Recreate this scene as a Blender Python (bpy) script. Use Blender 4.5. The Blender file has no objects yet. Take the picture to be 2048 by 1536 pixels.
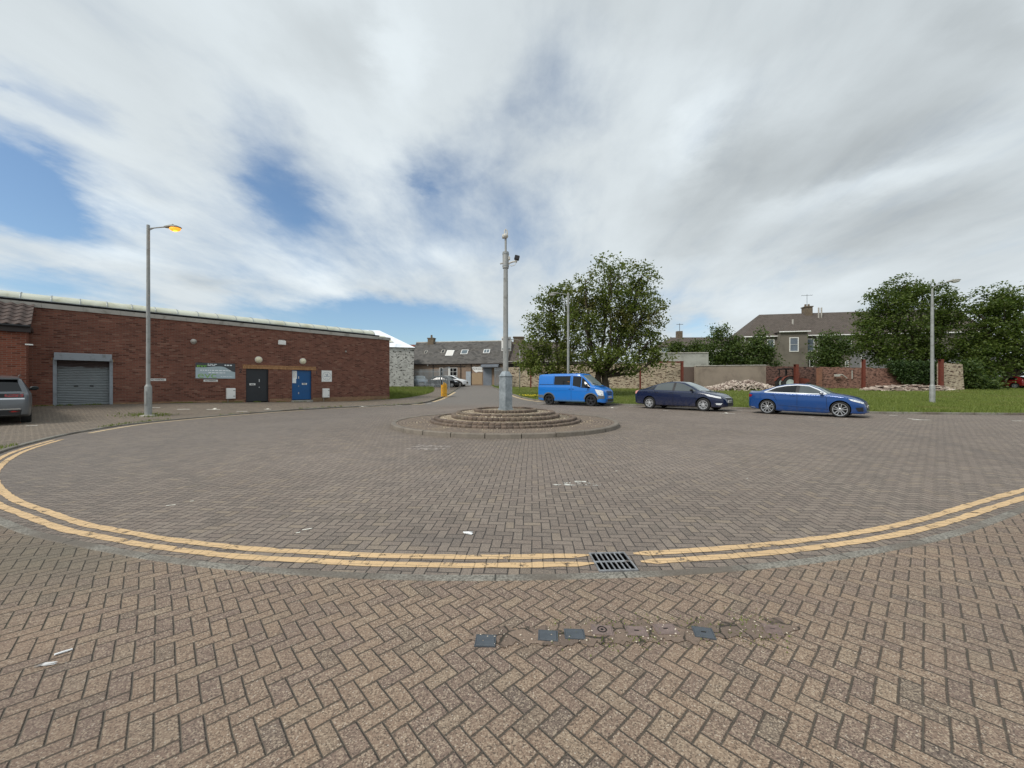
import bpy, bmesh, math, random
import numpy as np
from math import sin, cos, tan, atan2, pi, sqrt, radians, hypot, floor, asin
from mathutils import Vector, Matrix, noise
from mathutils.bvhtree import BVHTree

rnd = random.Random(11)
SC = bpy.context.scene
COL = SC.collection
H = 1.36           # eye height of the photographer
F = 769.0          # focal length in pixels of the 2048-wide photograph

def gz(x, y):
    """height of the natural ground: level plaza, then a gentle rise to the north"""
    if y < 26: return 0.0
    if y > 56: return 1.2
    t = y - 26.0
    return 0.04 * t if t > 2 else 0.04 * t * t / 4 + 0.02 * t * (1 if t > 0 else 0)

def at(x, y, Y):
    return Vector(((x - 1024) / F * Y, Y, H - (y - 768) / F * Y))

def gp(x, y):
    """ground point under a pixel of the photograph (plaza level / rise)"""
    d = y - 768.0
    Y = H * F / max(d, 0.01)
    if Y > 26:
        Y = (H + 1.04) * F / (d + 0.04 * F)
        if Y > 56: Y = 56
    return Vector(((x - 1024) / F * Y, Y, gz(0, Y)))

# ------------------------------------------------------------------ meshes
class MB:
    def __init__(s): s.v = []; s.f = []; s.m = []; s.cur = 0; s.M = None
    def add(s, vs, fs, m=None):
        o = len(s.v)
        for p in vs:
            p = Vector(p)
            s.v.append(s.M @ p if s.M else p)
        for f in fs:
            s.f.append([i + o for i in f]); s.m.append(s.cur if m is None else m)
        return s
    def box(s, a, b, m=None):
        x0, y0, z0 = a; x1, y1, z1 = b
        return s.add([(x0,y0,z0),(x1,y0,z0),(x1,y1,z0),(x0,y1,z0),(x0,y0,z1),(x1,y0,z1),(x1,y1,z1),(x0,y1,z1)],
              [(0,3,2,1),(4,5,6,7),(0,1,5,4),(1,2,6,5),(2,3,7,6),(3,0,4,7)], m)
    def cbox(s, c, d, rz=0, m=None, bevel=0.0, tilt=None):
        M = Matrix.Translation(Vector(c)) @ Matrix.Rotation(rz, 4, 'Z')
        if tilt is not None: M = M @ tilt
        h = [k / 2 for k in d]
        if bevel <= 0:
            old = s.M; s.M = (old @ M) if old else M
            s.box((-h[0], -h[1], -h[2]), h, m); s.M = old
            return s
        b = min(bevel, min(h) * 0.9)
        vs = []; idx = {}
        for sx in (-1, 1):
            for sy in (-1, 1):
                for sz in (-1, 1):
                    for ax in range(3):
                        p = [sx * h[0], sy * h[1], sz * h[2]]
                        for k in range(3):
                            if k != ax: p[k] -= (sx, sy, sz)[k] * b
                        idx[(sx, sy, sz, ax)] = len(vs); vs.append(Vector(p))
        fs = []
        for ax in range(3):
            o = [k for k in range(3) if k != ax]
            for sg in (-1, 1):
                loop = []
                for q in ((-1,-1),(1,-1),(1,1),(-1,1)):
                    c3 = [0,0,0]; c3[ax] = sg; c3[o[0]] = q[0]; c3[o[1]] = q[1]
                    loop.append(idx[(c3[0], c3[1], c3[2], ax)])
                if (sg < 0) != (ax == 1): loop.reverse()
                fs.append(loop)
        for ax in range(3):
            o = [k for k in range(3) if k != ax]
            for q in ((-1,-1),(1,-1),(1,1),(-1,1)):
                def g(sa, face):
                    c3 = [0,0,0]; c3[ax] = sa; c3[o[0]] = q[0]; c3[o[1]] = q[1]
                    return idx[(c3[0], c3[1], c3[2], face)]
                lp = [g(-1, o[0]), g(1, o[0]), g(1, o[1]), g(-1, o[1])]
                if (q[0] * q[1] > 0) != (ax == 1): lp.reverse()
                fs.append(lp)
        for sx in (-1, 1):
            for sy in (-1, 1):
                for sz in (-1, 1):
                    lp = [idx[(sx, sy, sz, k)] for k in range(3)]
                    if sx * sy * sz < 0: lp.reverse()
                    fs.append(lp)
        old = s.M; s.M = (old @ M) if old else M
        s.add(vs, fs, m); s.M = old
        return s
    def quad(s, a, b, c, d, m=None): return s.add([a, b, c, d], [(0,1,2,3)], m)
    def prism(s, poly, vec, m=None):
        n = len(poly); vec = Vector(vec)
        vs = [Vector(p) for p in poly] + [Vector(p) + vec for p in poly]
        fs = [tuple(range(n))[::-1], tuple(range(n, 2*n))] + [(i, (i+1) % n, (i+1) % n + n, i + n) for i in range(n)]
        return s.add(vs, fs, m)
    def tube(s, pts, r, seg=10, m=None, cap=True):
        pts = [Vector(p) for p in pts]; n = len(pts)
        rs = r if isinstance(r, (list, tuple)) else [r] * n
        vs = []; up = None
        for i, p in enumerate(pts):
            d = (pts[min(i+1, n-1)] - pts[max(i-1, 0)]).normalized()
            if up is None:
                up = Vector((0,0,1)) if abs(d.z) < 0.9 else Vector((1,0,0))
            a = d.cross(up)
            if a.length < 1e-6: a = d.cross(Vector((0,1,0)))
            a.normalize(); b = a.cross(d).normalized(); up = b
            for k in range(seg):
                t = 2*pi*k/seg
                vs.append(p + (a*cos(t) + b*sin(t)) * rs[i])
        fs = []
        for i in range(n-1):
            for k in range(seg):
                k2 = (k+1) % seg
                fs.append((i*seg+k, (i+1)*seg+k, (i+1)*seg+k2, i*seg+k2))
        if cap:
            fs.append(tuple(range(seg))); fs.append(tuple(range((n-1)*seg, n*seg))[::-1])
        return s.add(vs, fs, m)
    def lathe(s, prof, seg=24, axis='Z', c=(0,0,0), m=None, a0=0.0, cap=True):
        """prof: list of (radius, height) ; closed ends when radius is 0"""
        c = Vector(c); vs = []; n = len(prof)
        for r, h in prof:
            for k in range(seg):
                t = a0 + 2*pi*k/seg
                if axis == 'Z': p = (r*cos(t), r*sin(t), h)
                elif axis == 'Y': p = (r*cos(t), h, r*sin(t))
                else: p = (h, r*cos(t), r*sin(t))
                vs.append(c + Vector(p))
        fs = []
        for i in range(n-1):
            for k in range(seg):
                k2 = (k+1) % seg
                q = (i*seg+k, i*seg+k2, (i+1)*seg+k2, (i+1)*seg+k)
                fs.append(q if axis != 'Y' else q[::-1])
        if cap: fs.append(tuple(range(seg))[::-1]); fs.append(tuple(range((n-1)*seg, n*seg)))
        return s.add(vs, fs, m)
    def ell(s, c, r, seg=14, rings=8, m=None):
        pr = [(max(1e-4, sin(pi*i/rings)), -cos(pi*i/rings)) for i in range(rings+1)]
        old = s.M; M = Matrix.Translation(Vector(c)) @ Matrix.Diagonal((r[0], r[1], r[2], 1))
        s.M = (old @ M) if old else M
        s.lathe(pr, seg, 'Z', (0,0,0), m); s.M = old
        return s
    def build(s, name, mats, parent=None, smooth=False, angle=None):
        me = bpy.data.meshes.new(name)
        me.from_pydata([tuple(p) for p in s.v], [], s.f)
        if not isinstance(mats, (list, tuple)): mats = [mats]
        for mm in mats: me.materials.append(mm)
        if len(mats) > 1: me.polygons.foreach_set('material_index', s.m)
        if smooth or angle: me.polygons.foreach_set('use_smooth', [True]*len(me.polygons))
        me.update()
        if angle: me.set_sharp_from_angle(angle=radians(angle))
        o = bpy.data.objects.new(name, me); COL.objects.link(o)
        if parent: o.parent = parent
        return o

def build_each(mb, name, mats, parent=None, smooth=False, angle=None):
    """every loose piece of the builder becomes an object of its own"""
    n = len(mb.v); par = list(range(n))
    def find(i):
        while par[i] != i: par[i] = par[par[i]]; i = par[i]
        return i
    for f in mb.f:
        for k in f[1:]: par[find(k)] = find(f[0])
    grp = {}
    for f in mb.f: grp.setdefault(find(f[0]), []).append(f)
    out = []
    for fs in grp.values():
        ids = sorted({k for f in fs for k in f}); mp = {k: i for i, k in enumerate(ids)}
        q = MB(); q.v = [mb.v[k] for k in ids]; q.f = [[mp[k] for k in f] for f in fs]; q.m = [0]*len(fs)
        out.append(q.build(name, mats, parent, smooth, angle))
    return out
def tag(o, label=None, cat=None, group=None, kind=None):
    if label: o['label'] = label
    if cat: o['category'] = cat
    if group: o['group'] = group
    if kind: o['kind'] = kind
    return o
def thing(name, label, cat, loc=(0,0,0), rz=0, group=None):
    o = bpy.data.objects.new(name, None); COL.objects.link(o)
    o.empty_display_size = 0.2
    o.location = loc; o.rotation_euler = (0, 0, rz)
    return tag(o, label, cat, group)
def struct(o): o['kind'] = 'structure'; return o
def pchip(pts):
    xs = [p[0] for p in pts]; ys = [p[1] for p in pts]; n = len(xs)
    h = [xs[i+1]-xs[i] for i in range(n-1)]; d = [(ys[i+1]-ys[i])/h[i] for i in range(n-1)]
    m = [d[0]] + [0.0]*(n-2) + [d[-1]]
    for i in range(1, n-1):
        if d[i-1]*d[i] > 0:
            w1 = 2*h[i]+h[i-1]; w2 = h[i]+2*h[i-1]
            m[i] = (w1+w2)/(w1/d[i-1]+w2/d[i])
    def f(x):
        if x <= xs[0]: return ys[0]
        if x >= xs[-1]: return ys[-1]
        for i in range(n-1):
            if x <= xs[i+1]: break
        t = (x-xs[i])/h[i]
        return (ys[i]*(2*t**3-3*t*t+1)+m[i]*h[i]*(t**3-2*t*t+t)+ys[i+1]*(-2*t**3+3*t*t)+m[i+1]*h[i]*(t**3-t*t))
    return f
def catmull(pts, sub):
    out = []; n = len(pts)
    for i in range(n-1):
        p0 = pts[max(i-1,0)]; p1 = pts[i]; p2 = pts[i+1]; p3 = pts[min(i+2,n-1)]
        for k in range(sub):
            t = k/sub
            out.append(tuple(0.5*((2*b)+(-a+c)*t+(2*a-5*b+4*c-d)*t*t+(-a+3*b-3*c+d)*t**3) for a,b,c,d in zip(p0,p1,p2,p3)))
    out.append(tuple(pts[-1])); return out
def smooth(a, b, x):
    t = min(1, max(0, (x-a)/(b-a))); return t*t*(3-2*t)

# ------------------------------------------------------------------ materials
class NT:
    def __init__(s, nt): s.t = nt; s.n = nt.nodes; s.l = nt.links
    def node(s, typ, **kw):
        nd = s.n.new(typ)
        for k, v in kw.items(): setattr(nd, k, v)
        return nd
    def set(s, sock, v):
        if isinstance(v, bpy.types.NodeSocket): s.l.new(v, sock)
        else: sock.default_value = v
    def math(s, op, a, b=None, c=None, clamp=False):
        nd = s.n.new('ShaderNodeMath'); nd.operation = op; nd.use_clamp = clamp
        for k, v in enumerate((a, b, c)):
            if v is not None: s.set(nd.inputs[k], v)
        return nd.outputs[0]
    def vm(s, op, a, b=None, out=0):
        nd = s.n.new('ShaderNodeVectorMath'); nd.operation = op
        s.set(nd.inputs[0], a)
        if b is not None: s.set(nd.inputs[3] if op == 'SCALE' else nd.inputs[1], b)
        return nd.outputs['Value'] if op in ('LENGTH','DOT_PRODUCT','DISTANCE') else nd.outputs[0]
    def noise(s, vec, scale, detail=3, rough=0.55, dist=0.0, col=False):
        nd = s.n.new('ShaderNodeTexNoise'); s.set(nd.inputs['Vector'], vec)
        nd.inputs['Scale'].default_value = scale; nd.inputs['Detail'].default_value = detail
        nd.inputs['Roughness'].default_value = rough; nd.inputs['Distortion'].default_value = dist
        return nd.outputs['Color' if col else 'Fac']
    def ramp(s, x, a, b, lo=0.0, hi=1.0, smooth=True):
        nd = s.n.new('ShaderNodeMapRange'); nd.interpolation_type = 'SMOOTHSTEP' if smooth else 'LINEAR'
        s.set(nd.inputs['Value'], x)
        for k, v in (('From Min', a), ('From Max', b), ('To Min', lo), ('To Max', hi)): s.set(nd.inputs[k], v)
        return nd.outputs[0]
    def mix(s, f, a, b, mode='MIX'):
        nd = s.n.new('ShaderNodeMix'); nd.data_type = 'RGBA'; nd.blend_type = mode
        s.set(nd.inputs[0], f)
        for k, v in ((6, a), (7, b)):
            if not isinstance(v, bpy.types.NodeSocket) and len(v) == 3: v = (*v, 1)
            s.set(nd.inputs[k], v)
        return nd.outputs[2]
    def xyz(s, v):
        nd = s.n.new('ShaderNodeSeparateXYZ'); s.set(nd.inputs[0], v); return nd.outputs
    def comb(s, x, y, z=0.0):
        nd = s.n.new('ShaderNodeCombineXYZ')
        for k, v in enumerate((x, y, z)): s.set(nd.inputs[k], v)
        return nd.outputs[0]
    def bump(s, h, strength=0.5, dist=0.01, normal=None):
        nd = s.n.new('ShaderNodeBump'); s.set(nd.inputs['Height'], h)
        nd.inputs['Strength'].default_value = strength; nd.inputs['Distance'].default_value = dist
        if normal is not None: s.set(nd.inputs['Normal'], normal)
        return nd.outputs[0]
    def white(s, v):
        nd = s.n.new('ShaderNodeTexWhiteNoise'); nd.noise_dimensions = '3D'; s.set(nd.inputs['Vector'], v)
        return nd.outputs

def newmat(name):
    m = bpy.data.materials.new(name); m.use_nodes = True
    t = NT(m.node_tree); b = m.node_tree.nodes['Principled BSDF']
    return m, t, b
def srgb(*c):
    return tuple(((k/255)/12.92 if k/255 <= 0.04045 else ((k/255+0.055)/1.055)**2.4) for k in c)
def objco(t): return t.node('ShaderNodeTexCoord').outputs['Object']
def pos(t): return t.node('ShaderNodeNewGeometry').outputs['Position']

def pm(name, col, rough=0.6, var=0.18, scale=4.0, metallic=0.0, bump=0.0, bscale=40.0, coat=0.0, dirt=None, dscale=2.0, dthr=(0.5, 0.75), spec=0.5, ext=None):
    """general procedural surface: tone variation, optional dirt and grain"""
    m, t, b = newmat(name)
    v = objco(t)
    n = t.noise(v, scale, 4, 0.6)
    c = t.mix(t.ramp(n, 0.25, 0.75), tuple(k*(1-var) for k in col), tuple(min(1, k*(1+var)) for k in col))
    if dirt is not None:
        d = t.noise(v, dscale, 5, 0.65, 0.3)
        c = t.mix(t.ramp(d, dthr[0], dthr[1]), c, dirt)
    t.l.new(c, b.inputs['Base Color'])
    r2 = t.ramp(n, 0.2, 0.8, max(0.02, rough*0.85), min(1, rough*1.15))
    t.l.new(r2, b.inputs['Roughness'])
    b.inputs['Metallic'].default_value = metallic
    b.inputs['Specular IOR Level'].default_value = spec
    if coat: b.inputs['Coat Weight'].default_value = coat; b.inputs['Coat Roughness'].default_value = 0.04
    if bump: t.l.new(t.bump(t.noise(v, bscale, 4, 0.6), bump, 0.01), b.inputs['Normal'])
    return m

def glassmat(name, col=(0.012,0.015,0.017), rough=0.04, spec=0.8, ior=1.5):
    m, t, b = newmat(name)
    n = t.noise(objco(t), 1.5, 2)
    t.l.new(t.mix(n, tuple(k*0.7 for k in col), tuple(k*1.3 for k in col)), b.inputs['Base Color'])
    b.inputs['Roughness'].default_value = rough; b.inputs['Specular IOR Level'].default_value = spec; b.inputs['IOR'].default_value = ior
    return m

def herringbone(t, x, y, w=0.1):
    u = t.math('DIVIDE', x, w); v = t.math('DIVIDE', y, w)
    i = t.math('FLOOR', u); j = t.math('FLOOR', v)
    fx = t.math('SUBTRACT', u, i); fy = t.math('SUBTRACT', v, j)
    m = t.math('FLOORED_MODULO', t.math('ADD', t.math('SUBTRACT', i, j), 0.01), 4.0)
    g05 = t.math('GREATER_THAN', m, 0.5); g15 = t.math('GREATER_THAN', m, 1.5); g25 = t.math('GREATER_THAN', m, 2.5)
    is1 = t.math('SUBTRACT', g05, g15); is2 = t.math('SUBTRACT', g15, g25)
    isH = t.math('SUBTRACT', 1.0, g15)
    alH = t.math('ADD', fx, is1); alV = t.math('ADD', fy, is2)
    def sel(a, b): # isH? a : b
        return t.math('ADD', t.math('MULTIPLY', a, isH), t.math('MULTIPLY', b, g15))
    al = sel(alH, alV); ac = sel(fy, fx)
    ox = t.math('SUBTRACT', i, is1); oy = t.math('SUBTRACT', j, is2)
    e = t.math('MINIMUM', t.math('MINIMUM', al, t.math('SUBTRACT', 2.0, al)), t.math('MINIMUM', ac, t.math('SUBTRACT', 1.0, ac)))
    ident = t.comb(t.math('ADD', ox, 0.5), t.math('ADD', oy, 0.5), g15)
    return e, ident, al, ac

def paving(name, cols, joint, rot, size, jw=(0.03, 0.085), speck=0.5, stains=(), bumpd=0.012, moss=0.0, wear=None, agg=0.5):
    m, t, b = newmat(name)
    P = pos(t)
    wob = t.vm('SCALE', t.vm('SUBTRACT', t.noise(P, 9.0, 2, 0.5, col=True), (0.5,0.5,0.5)), 0.007)
    wob2 = t.vm('SCALE', t.vm('SUBTRACT', t.noise(P, 0.6, 2, 0.5, col=True), (0.5,0.5,0.5)), 0.05)
    Q = t.vm('ADD', t.vm('ADD', P, wob), wob2)
    rn = t.node('ShaderNodeVectorRotate', rotation_type='Z_AXIS'); t.set(rn.inputs['Vector'], Q); rn.inputs['Angle'].default_value = rot
    s = t.xyz(rn.outputs[0])
    e, ident, al, ac = herringbone(t, s[0], s[1], size)
    wn = t.white(ident); wc = t.xyz(wn[1])
    c = t.mix(wc[0], cols[0], cols[1])
    c = t.mix(t.math('MULTIPLY', t.math('GREATER_THAN', wc[1], 0.72), 0.6), c, cols[2])
    c = t.mix(t.math('MULTIPLY', t.math('LESS_THAN', wc[1], 0.10), 0.35), c, (0.30,0.235,0.16))
    c = t.mix(t.math('MULTIPLY', t.math('LESS_THAN', t.math('FRACT', t.math('MULTIPLY', wc[2], 7.3)), 0.05), 0.45), c, (0.075,0.066,0.058))
    fine = t.noise(P, 160.0, 3, 0.7)
    c = t.mix(t.ramp(fine, 0.3, 0.7), t.mix(0.22, c, (0.03,0.027,0.025)), t.mix(0.2, c, (0.46,0.39,0.31)))
    # exposed aggregate: grains of buff, brown and near-black
    gr = t.node('ShaderNodeTexVoronoi'); t.set(gr.inputs['Vector'], P); gr.inputs['Scale'].default_value = 185.0
    gc = t.xyz(gr.outputs['Color'])
    c = t.mix(t.ramp(gc[0], 0.0, 0.38, agg, 0.0), c, (0.045,0.038,0.032))
    c = t.mix(t.ramp(gc[0], 0.62, 1.0, 0.0, agg*0.8), c, (0.50,0.41,0.30))
    vor = t.node('ShaderNodeTexVoronoi'); t.set(vor.inputs['Vector'], P); vor.inputs['Scale'].default_value = 95.0
    vc = t.xyz(vor.outputs['Color'])
    isp = t.math('MULTIPLY', t.math('GREATER_THAN', vc[0], 0.87), t.ramp(vor.outputs['Distance'], 0.2, 0.4, 1.0, 0.0))
    c = t.mix(t.math('MULTIPLY', isp, speck), c, (0.62,0.55,0.45))
    # weathering: broad tone drift, tyre grime, blotches
    big = t.noise(P, 0.22, 4, 0.6, 0.4)
    c = t.mix(t.ramp(big, 0.35, 0.7, 0.0, 0.30), c, tuple(k*0.68 for k in cols[0]))
    mid = t.noise(P, 1.7, 5, 0.65)
    c = t.mix(t.ramp(mid, 0.5, 0.8, 0.0, 0.35), c, tuple(min(1, k*1.35) for k in cols[1]))
    bl = t.noise(P, 4.3, 4, 0.6)
    c = t.mix(t.ramp(bl, 0.62, 0.78, 0.0, 0.22), c, (0.06,0.055,0.05))
    if wear is not None: c = wear(t, P, c)
    jn = t.noise(P, 14.0, 3, 0.6)
    lo = t.ramp(jn, 0.3, 0.7, jw[0]*0.4, jw[0]*1.5); hi = t.ramp(jn, 0.3, 0.7, jw[1]*0.8, jw[1]*1.3)
    J = t.ramp(e, lo, hi)
    jc = t.mix(t.ramp(t.noise(P, 0.8, 4, 0.6), 0.55, 0.72, 0.0, moss), joint, (0.045,0.06,0.02))
    c = t.mix(J, jc, c)
    t.l.new(c, b.inputs['Base Color'])
    t.l.new(t.ramp(fine, 0.2, 0.8, 0.72, 0.95), b.inputs['Roughness'])
    b.inputs['Specular IOR Level'].default_value = 0.35
    hgt = t.math('ADD', t.ramp(e, 0.0, 0.09), t.math('MULTIPLY', fine, 0.22))
    tilt = t.math('MULTIPLY', t.math('SUBTRACT', wc[2], 0.5), t.math('ADD', t.math('MULTIPLY', al, 0.22), t.math('MULTIPLY', ac, 0.2)))
    hgt = t.math('ADD', hgt, tilt)
    t.l.new(t.bump(hgt, 0.9, bumpd), b.inputs['Normal'])
    return m

def brickmat(name, c1, c2, mortar, bw=0.225, bh=0.075, ms=0.012, dark=0.5, stain=(0.05,0.035,0.03), stainamt=0.45, bump=0.6, vertical=True, fleck=0.0):
    m, t, b = newmat(name)
    v = objco(t); s = t.xyz(v)
    # both wall directions are covered: run along x+y
    vec = t.comb(t.math('ADD', s[0], s[1]), s[2]) if vertical else t.comb(s[0], s[1])
    bt = t.node('ShaderNodeTexBrick'); t.set(bt.inputs['Vector'], vec)
    bt.inputs['Scale'].default_value = 1.0; bt.inputs['Brick Width'].default_value = bw; bt.inputs['Row Height'].default_value = bh
    bt.inputs['Mortar Size'].default_value = ms; bt.inputs['Mortar Smooth'].default_value = 0.3; bt.inputs['Bias'].default_value = 0.0
    bt.inputs['Color1'].default_value = (0,0,0,1); bt.inputs['Color2'].default_value = (1,1,1,1); bt.inputs['Mortar'].default_value = (0.5,0.5,0.5,1)
    k = t.xyz(bt.outputs['Color'])[0]
    c = t.mix(k, c1, c2)
    c = t.mix(t.math('MULTIPLY', t.math('LESS_THAN', k, 0.16), dark), c, tuple(q*0.35 for q in c1))
    if fleck: c = t.mix(t.math('MULTIPLY', t.math('GREATER_THAN', k, 0.93), fleck), c, (0.34,0.22,0.16))
    fine = t.noise(v, 30.0, 4, 0.65)
    c = t.mix(t.ramp(fine, 0.3, 0.75, 0.0, 0.4), c, tuple(q*0.5 for q in c1))
    c = t.mix(bt.outputs['Fac'], c, mortar)
    big = t.noise(v, 0.7, 5, 0.65, 0.5)
    c = t.mix(t.ramp(big, 0.45, 0.75, 0.0, stainamt), c, stain)
    t.l.new(c, b.inputs['Base Color']); b.inputs['Roughness'].default_value = 0.88
    b.inputs['Specular IOR Level'].default_value = 0.3
    hgt = t.math('ADD', t.math('MULTIPLY', bt.outputs['Fac'], -1.0), t.math('MULTIPLY', fine, 0.5))
    t.l.new(t.bump(hgt, bump, 0.012), b.inputs['Normal'])
    return m

def rubblemat(name, base, base2, gap, sx=1.6, sz=5.0, thr=(0.56, 0.62), stone=None):
    """random rubble walling: pale pointing with dark, flat, ragged stones showing"""
    m, t, b = newmat(name)
    v = objco(t); s = t.xyz(v)
    q = t.comb(t.math('MULTIPLY', s[0], sx), t.math('MULTIPLY', s[1], sx), t.math('MULTIPLY', s[2], sz))
    q = t.vm('SCALE', q, 1.9)
    n1 = t.noise(q, 1.0, 4, 0.6, 0.6)
    n2 = t.noise(q, 2.3, 3, 0.6, 0.2)
    c = t.mix(t.ramp(t.noise(v, 1.2, 5, 0.65), 0.3, 0.7), base, base2)
    if stone is not None: c = t.mix(t.ramp(n2, 0.52, 0.6), c, stone)
    gapm = t.ramp(n1, thr[0], thr[1])
    c = t.mix(gapm, c, t.mix(t.noise(v, 5.0, 3), gap, tuple(k*0.5 for k in gap)))
    t.l.new(c, b.inputs['Base Color']); b.inputs['Roughness'].default_value = 0.92
    b.inputs['Specular IOR Level'].default_value = 0.25
    hgt = t.math('ADD', t.math('MULTIPLY', gapm, -0.8), t.math('MULTIPLY', t.noise(v, 8.0, 5, 0.7), 0.8))
    t.l.new(t.bump(hgt, 0.8, 0.05), b.inputs['Normal'])
    return m

def leafmat(name, cols, accent=None, trans=0.35):
    m, t, b = newmat(name)
    g = t.node('ShaderNodeNewGeometry')
    r = g.outputs['Random Per Island']
    n = t.noise(g.outputs['Position'], 0.55, 3, 0.6)
    c = t.mix(t.ramp(t.math('ADD', t.math('MULTIPLY', r, 0.55), t.math('MULTIPLY', n, 0.6)), 0.2, 0.9), cols[0], cols[1])
    if accent is not None:
        c = t.mix(t.ramp(t.noise(g.outputs['Position'], 0.33, 2, 0.5), 0.55, 0.72, 0.0, 0.8), c, accent)
    t.l.new(c, b.inputs['Base Color']); b.inputs['Roughness'].default_value = 0.55
    b.inputs['Specular IOR Level'].default_value = 0.35
    tr = t.node('ShaderNodeBsdfTranslucent'); t.l.new(t.mix(0.5, c, (0.10,0.16,0.01)), tr.inputs[0])
    mx = t.node('ShaderNodeMixShader'); mx.inputs[0].default_value = trans
    out = m.node_tree.nodes['Material Output']
    t.l.new(b.outputs[0], mx.inputs[1]); t.l.new(tr.outputs[0], mx.inputs[2]); t.l.new(mx.outputs[0], out.inputs[0])
    return m
def emit(name, col, strength):
    m, t, b = newmat(name)
    b.inputs['Base Color'].default_value = (*col, 1)
    n = t.noise(objco(t), 12.0, 2)
    t.l.new(t.mix(n, tuple(k*0.75 for k in col), col), b.inputs['Emission Color']); b.inputs['Emission Strength'].default_value = strength
    return m

# lettering, turned into plain mesh
def text_mesh(name, body, size, mat, parent, loc, rot=(0,0,0), align='CENTER', ext=0.002, sx=1.0, bold=0.0):
    cu = bpy.data.curves.new(name, 'FONT'); cu.body = body; cu.size = size; cu.align_x = align; cu.align_y = 'CENTER'
    cu.extrude = ext; cu.offset = bold
    tmp = bpy.data.objects.new(name, cu); COL.objects.link(tmp)
    dg = bpy.context.evaluated_depsgraph_get()
    me = bpy.data.meshes.new_from_object(tmp.evaluated_get(dg))
    bpy.data.objects.remove(tmp); bpy.data.curves.remove(cu)
    me.materials.clear(); me.materials.append(mat); me.name = name
    o = bpy.data.objects.new(name, me); COL.objects.link(o)
    o.parent = parent; o.location = loc; o.rotation_euler = rot; o.scale = (sx, 1, 1)
    return o
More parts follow.
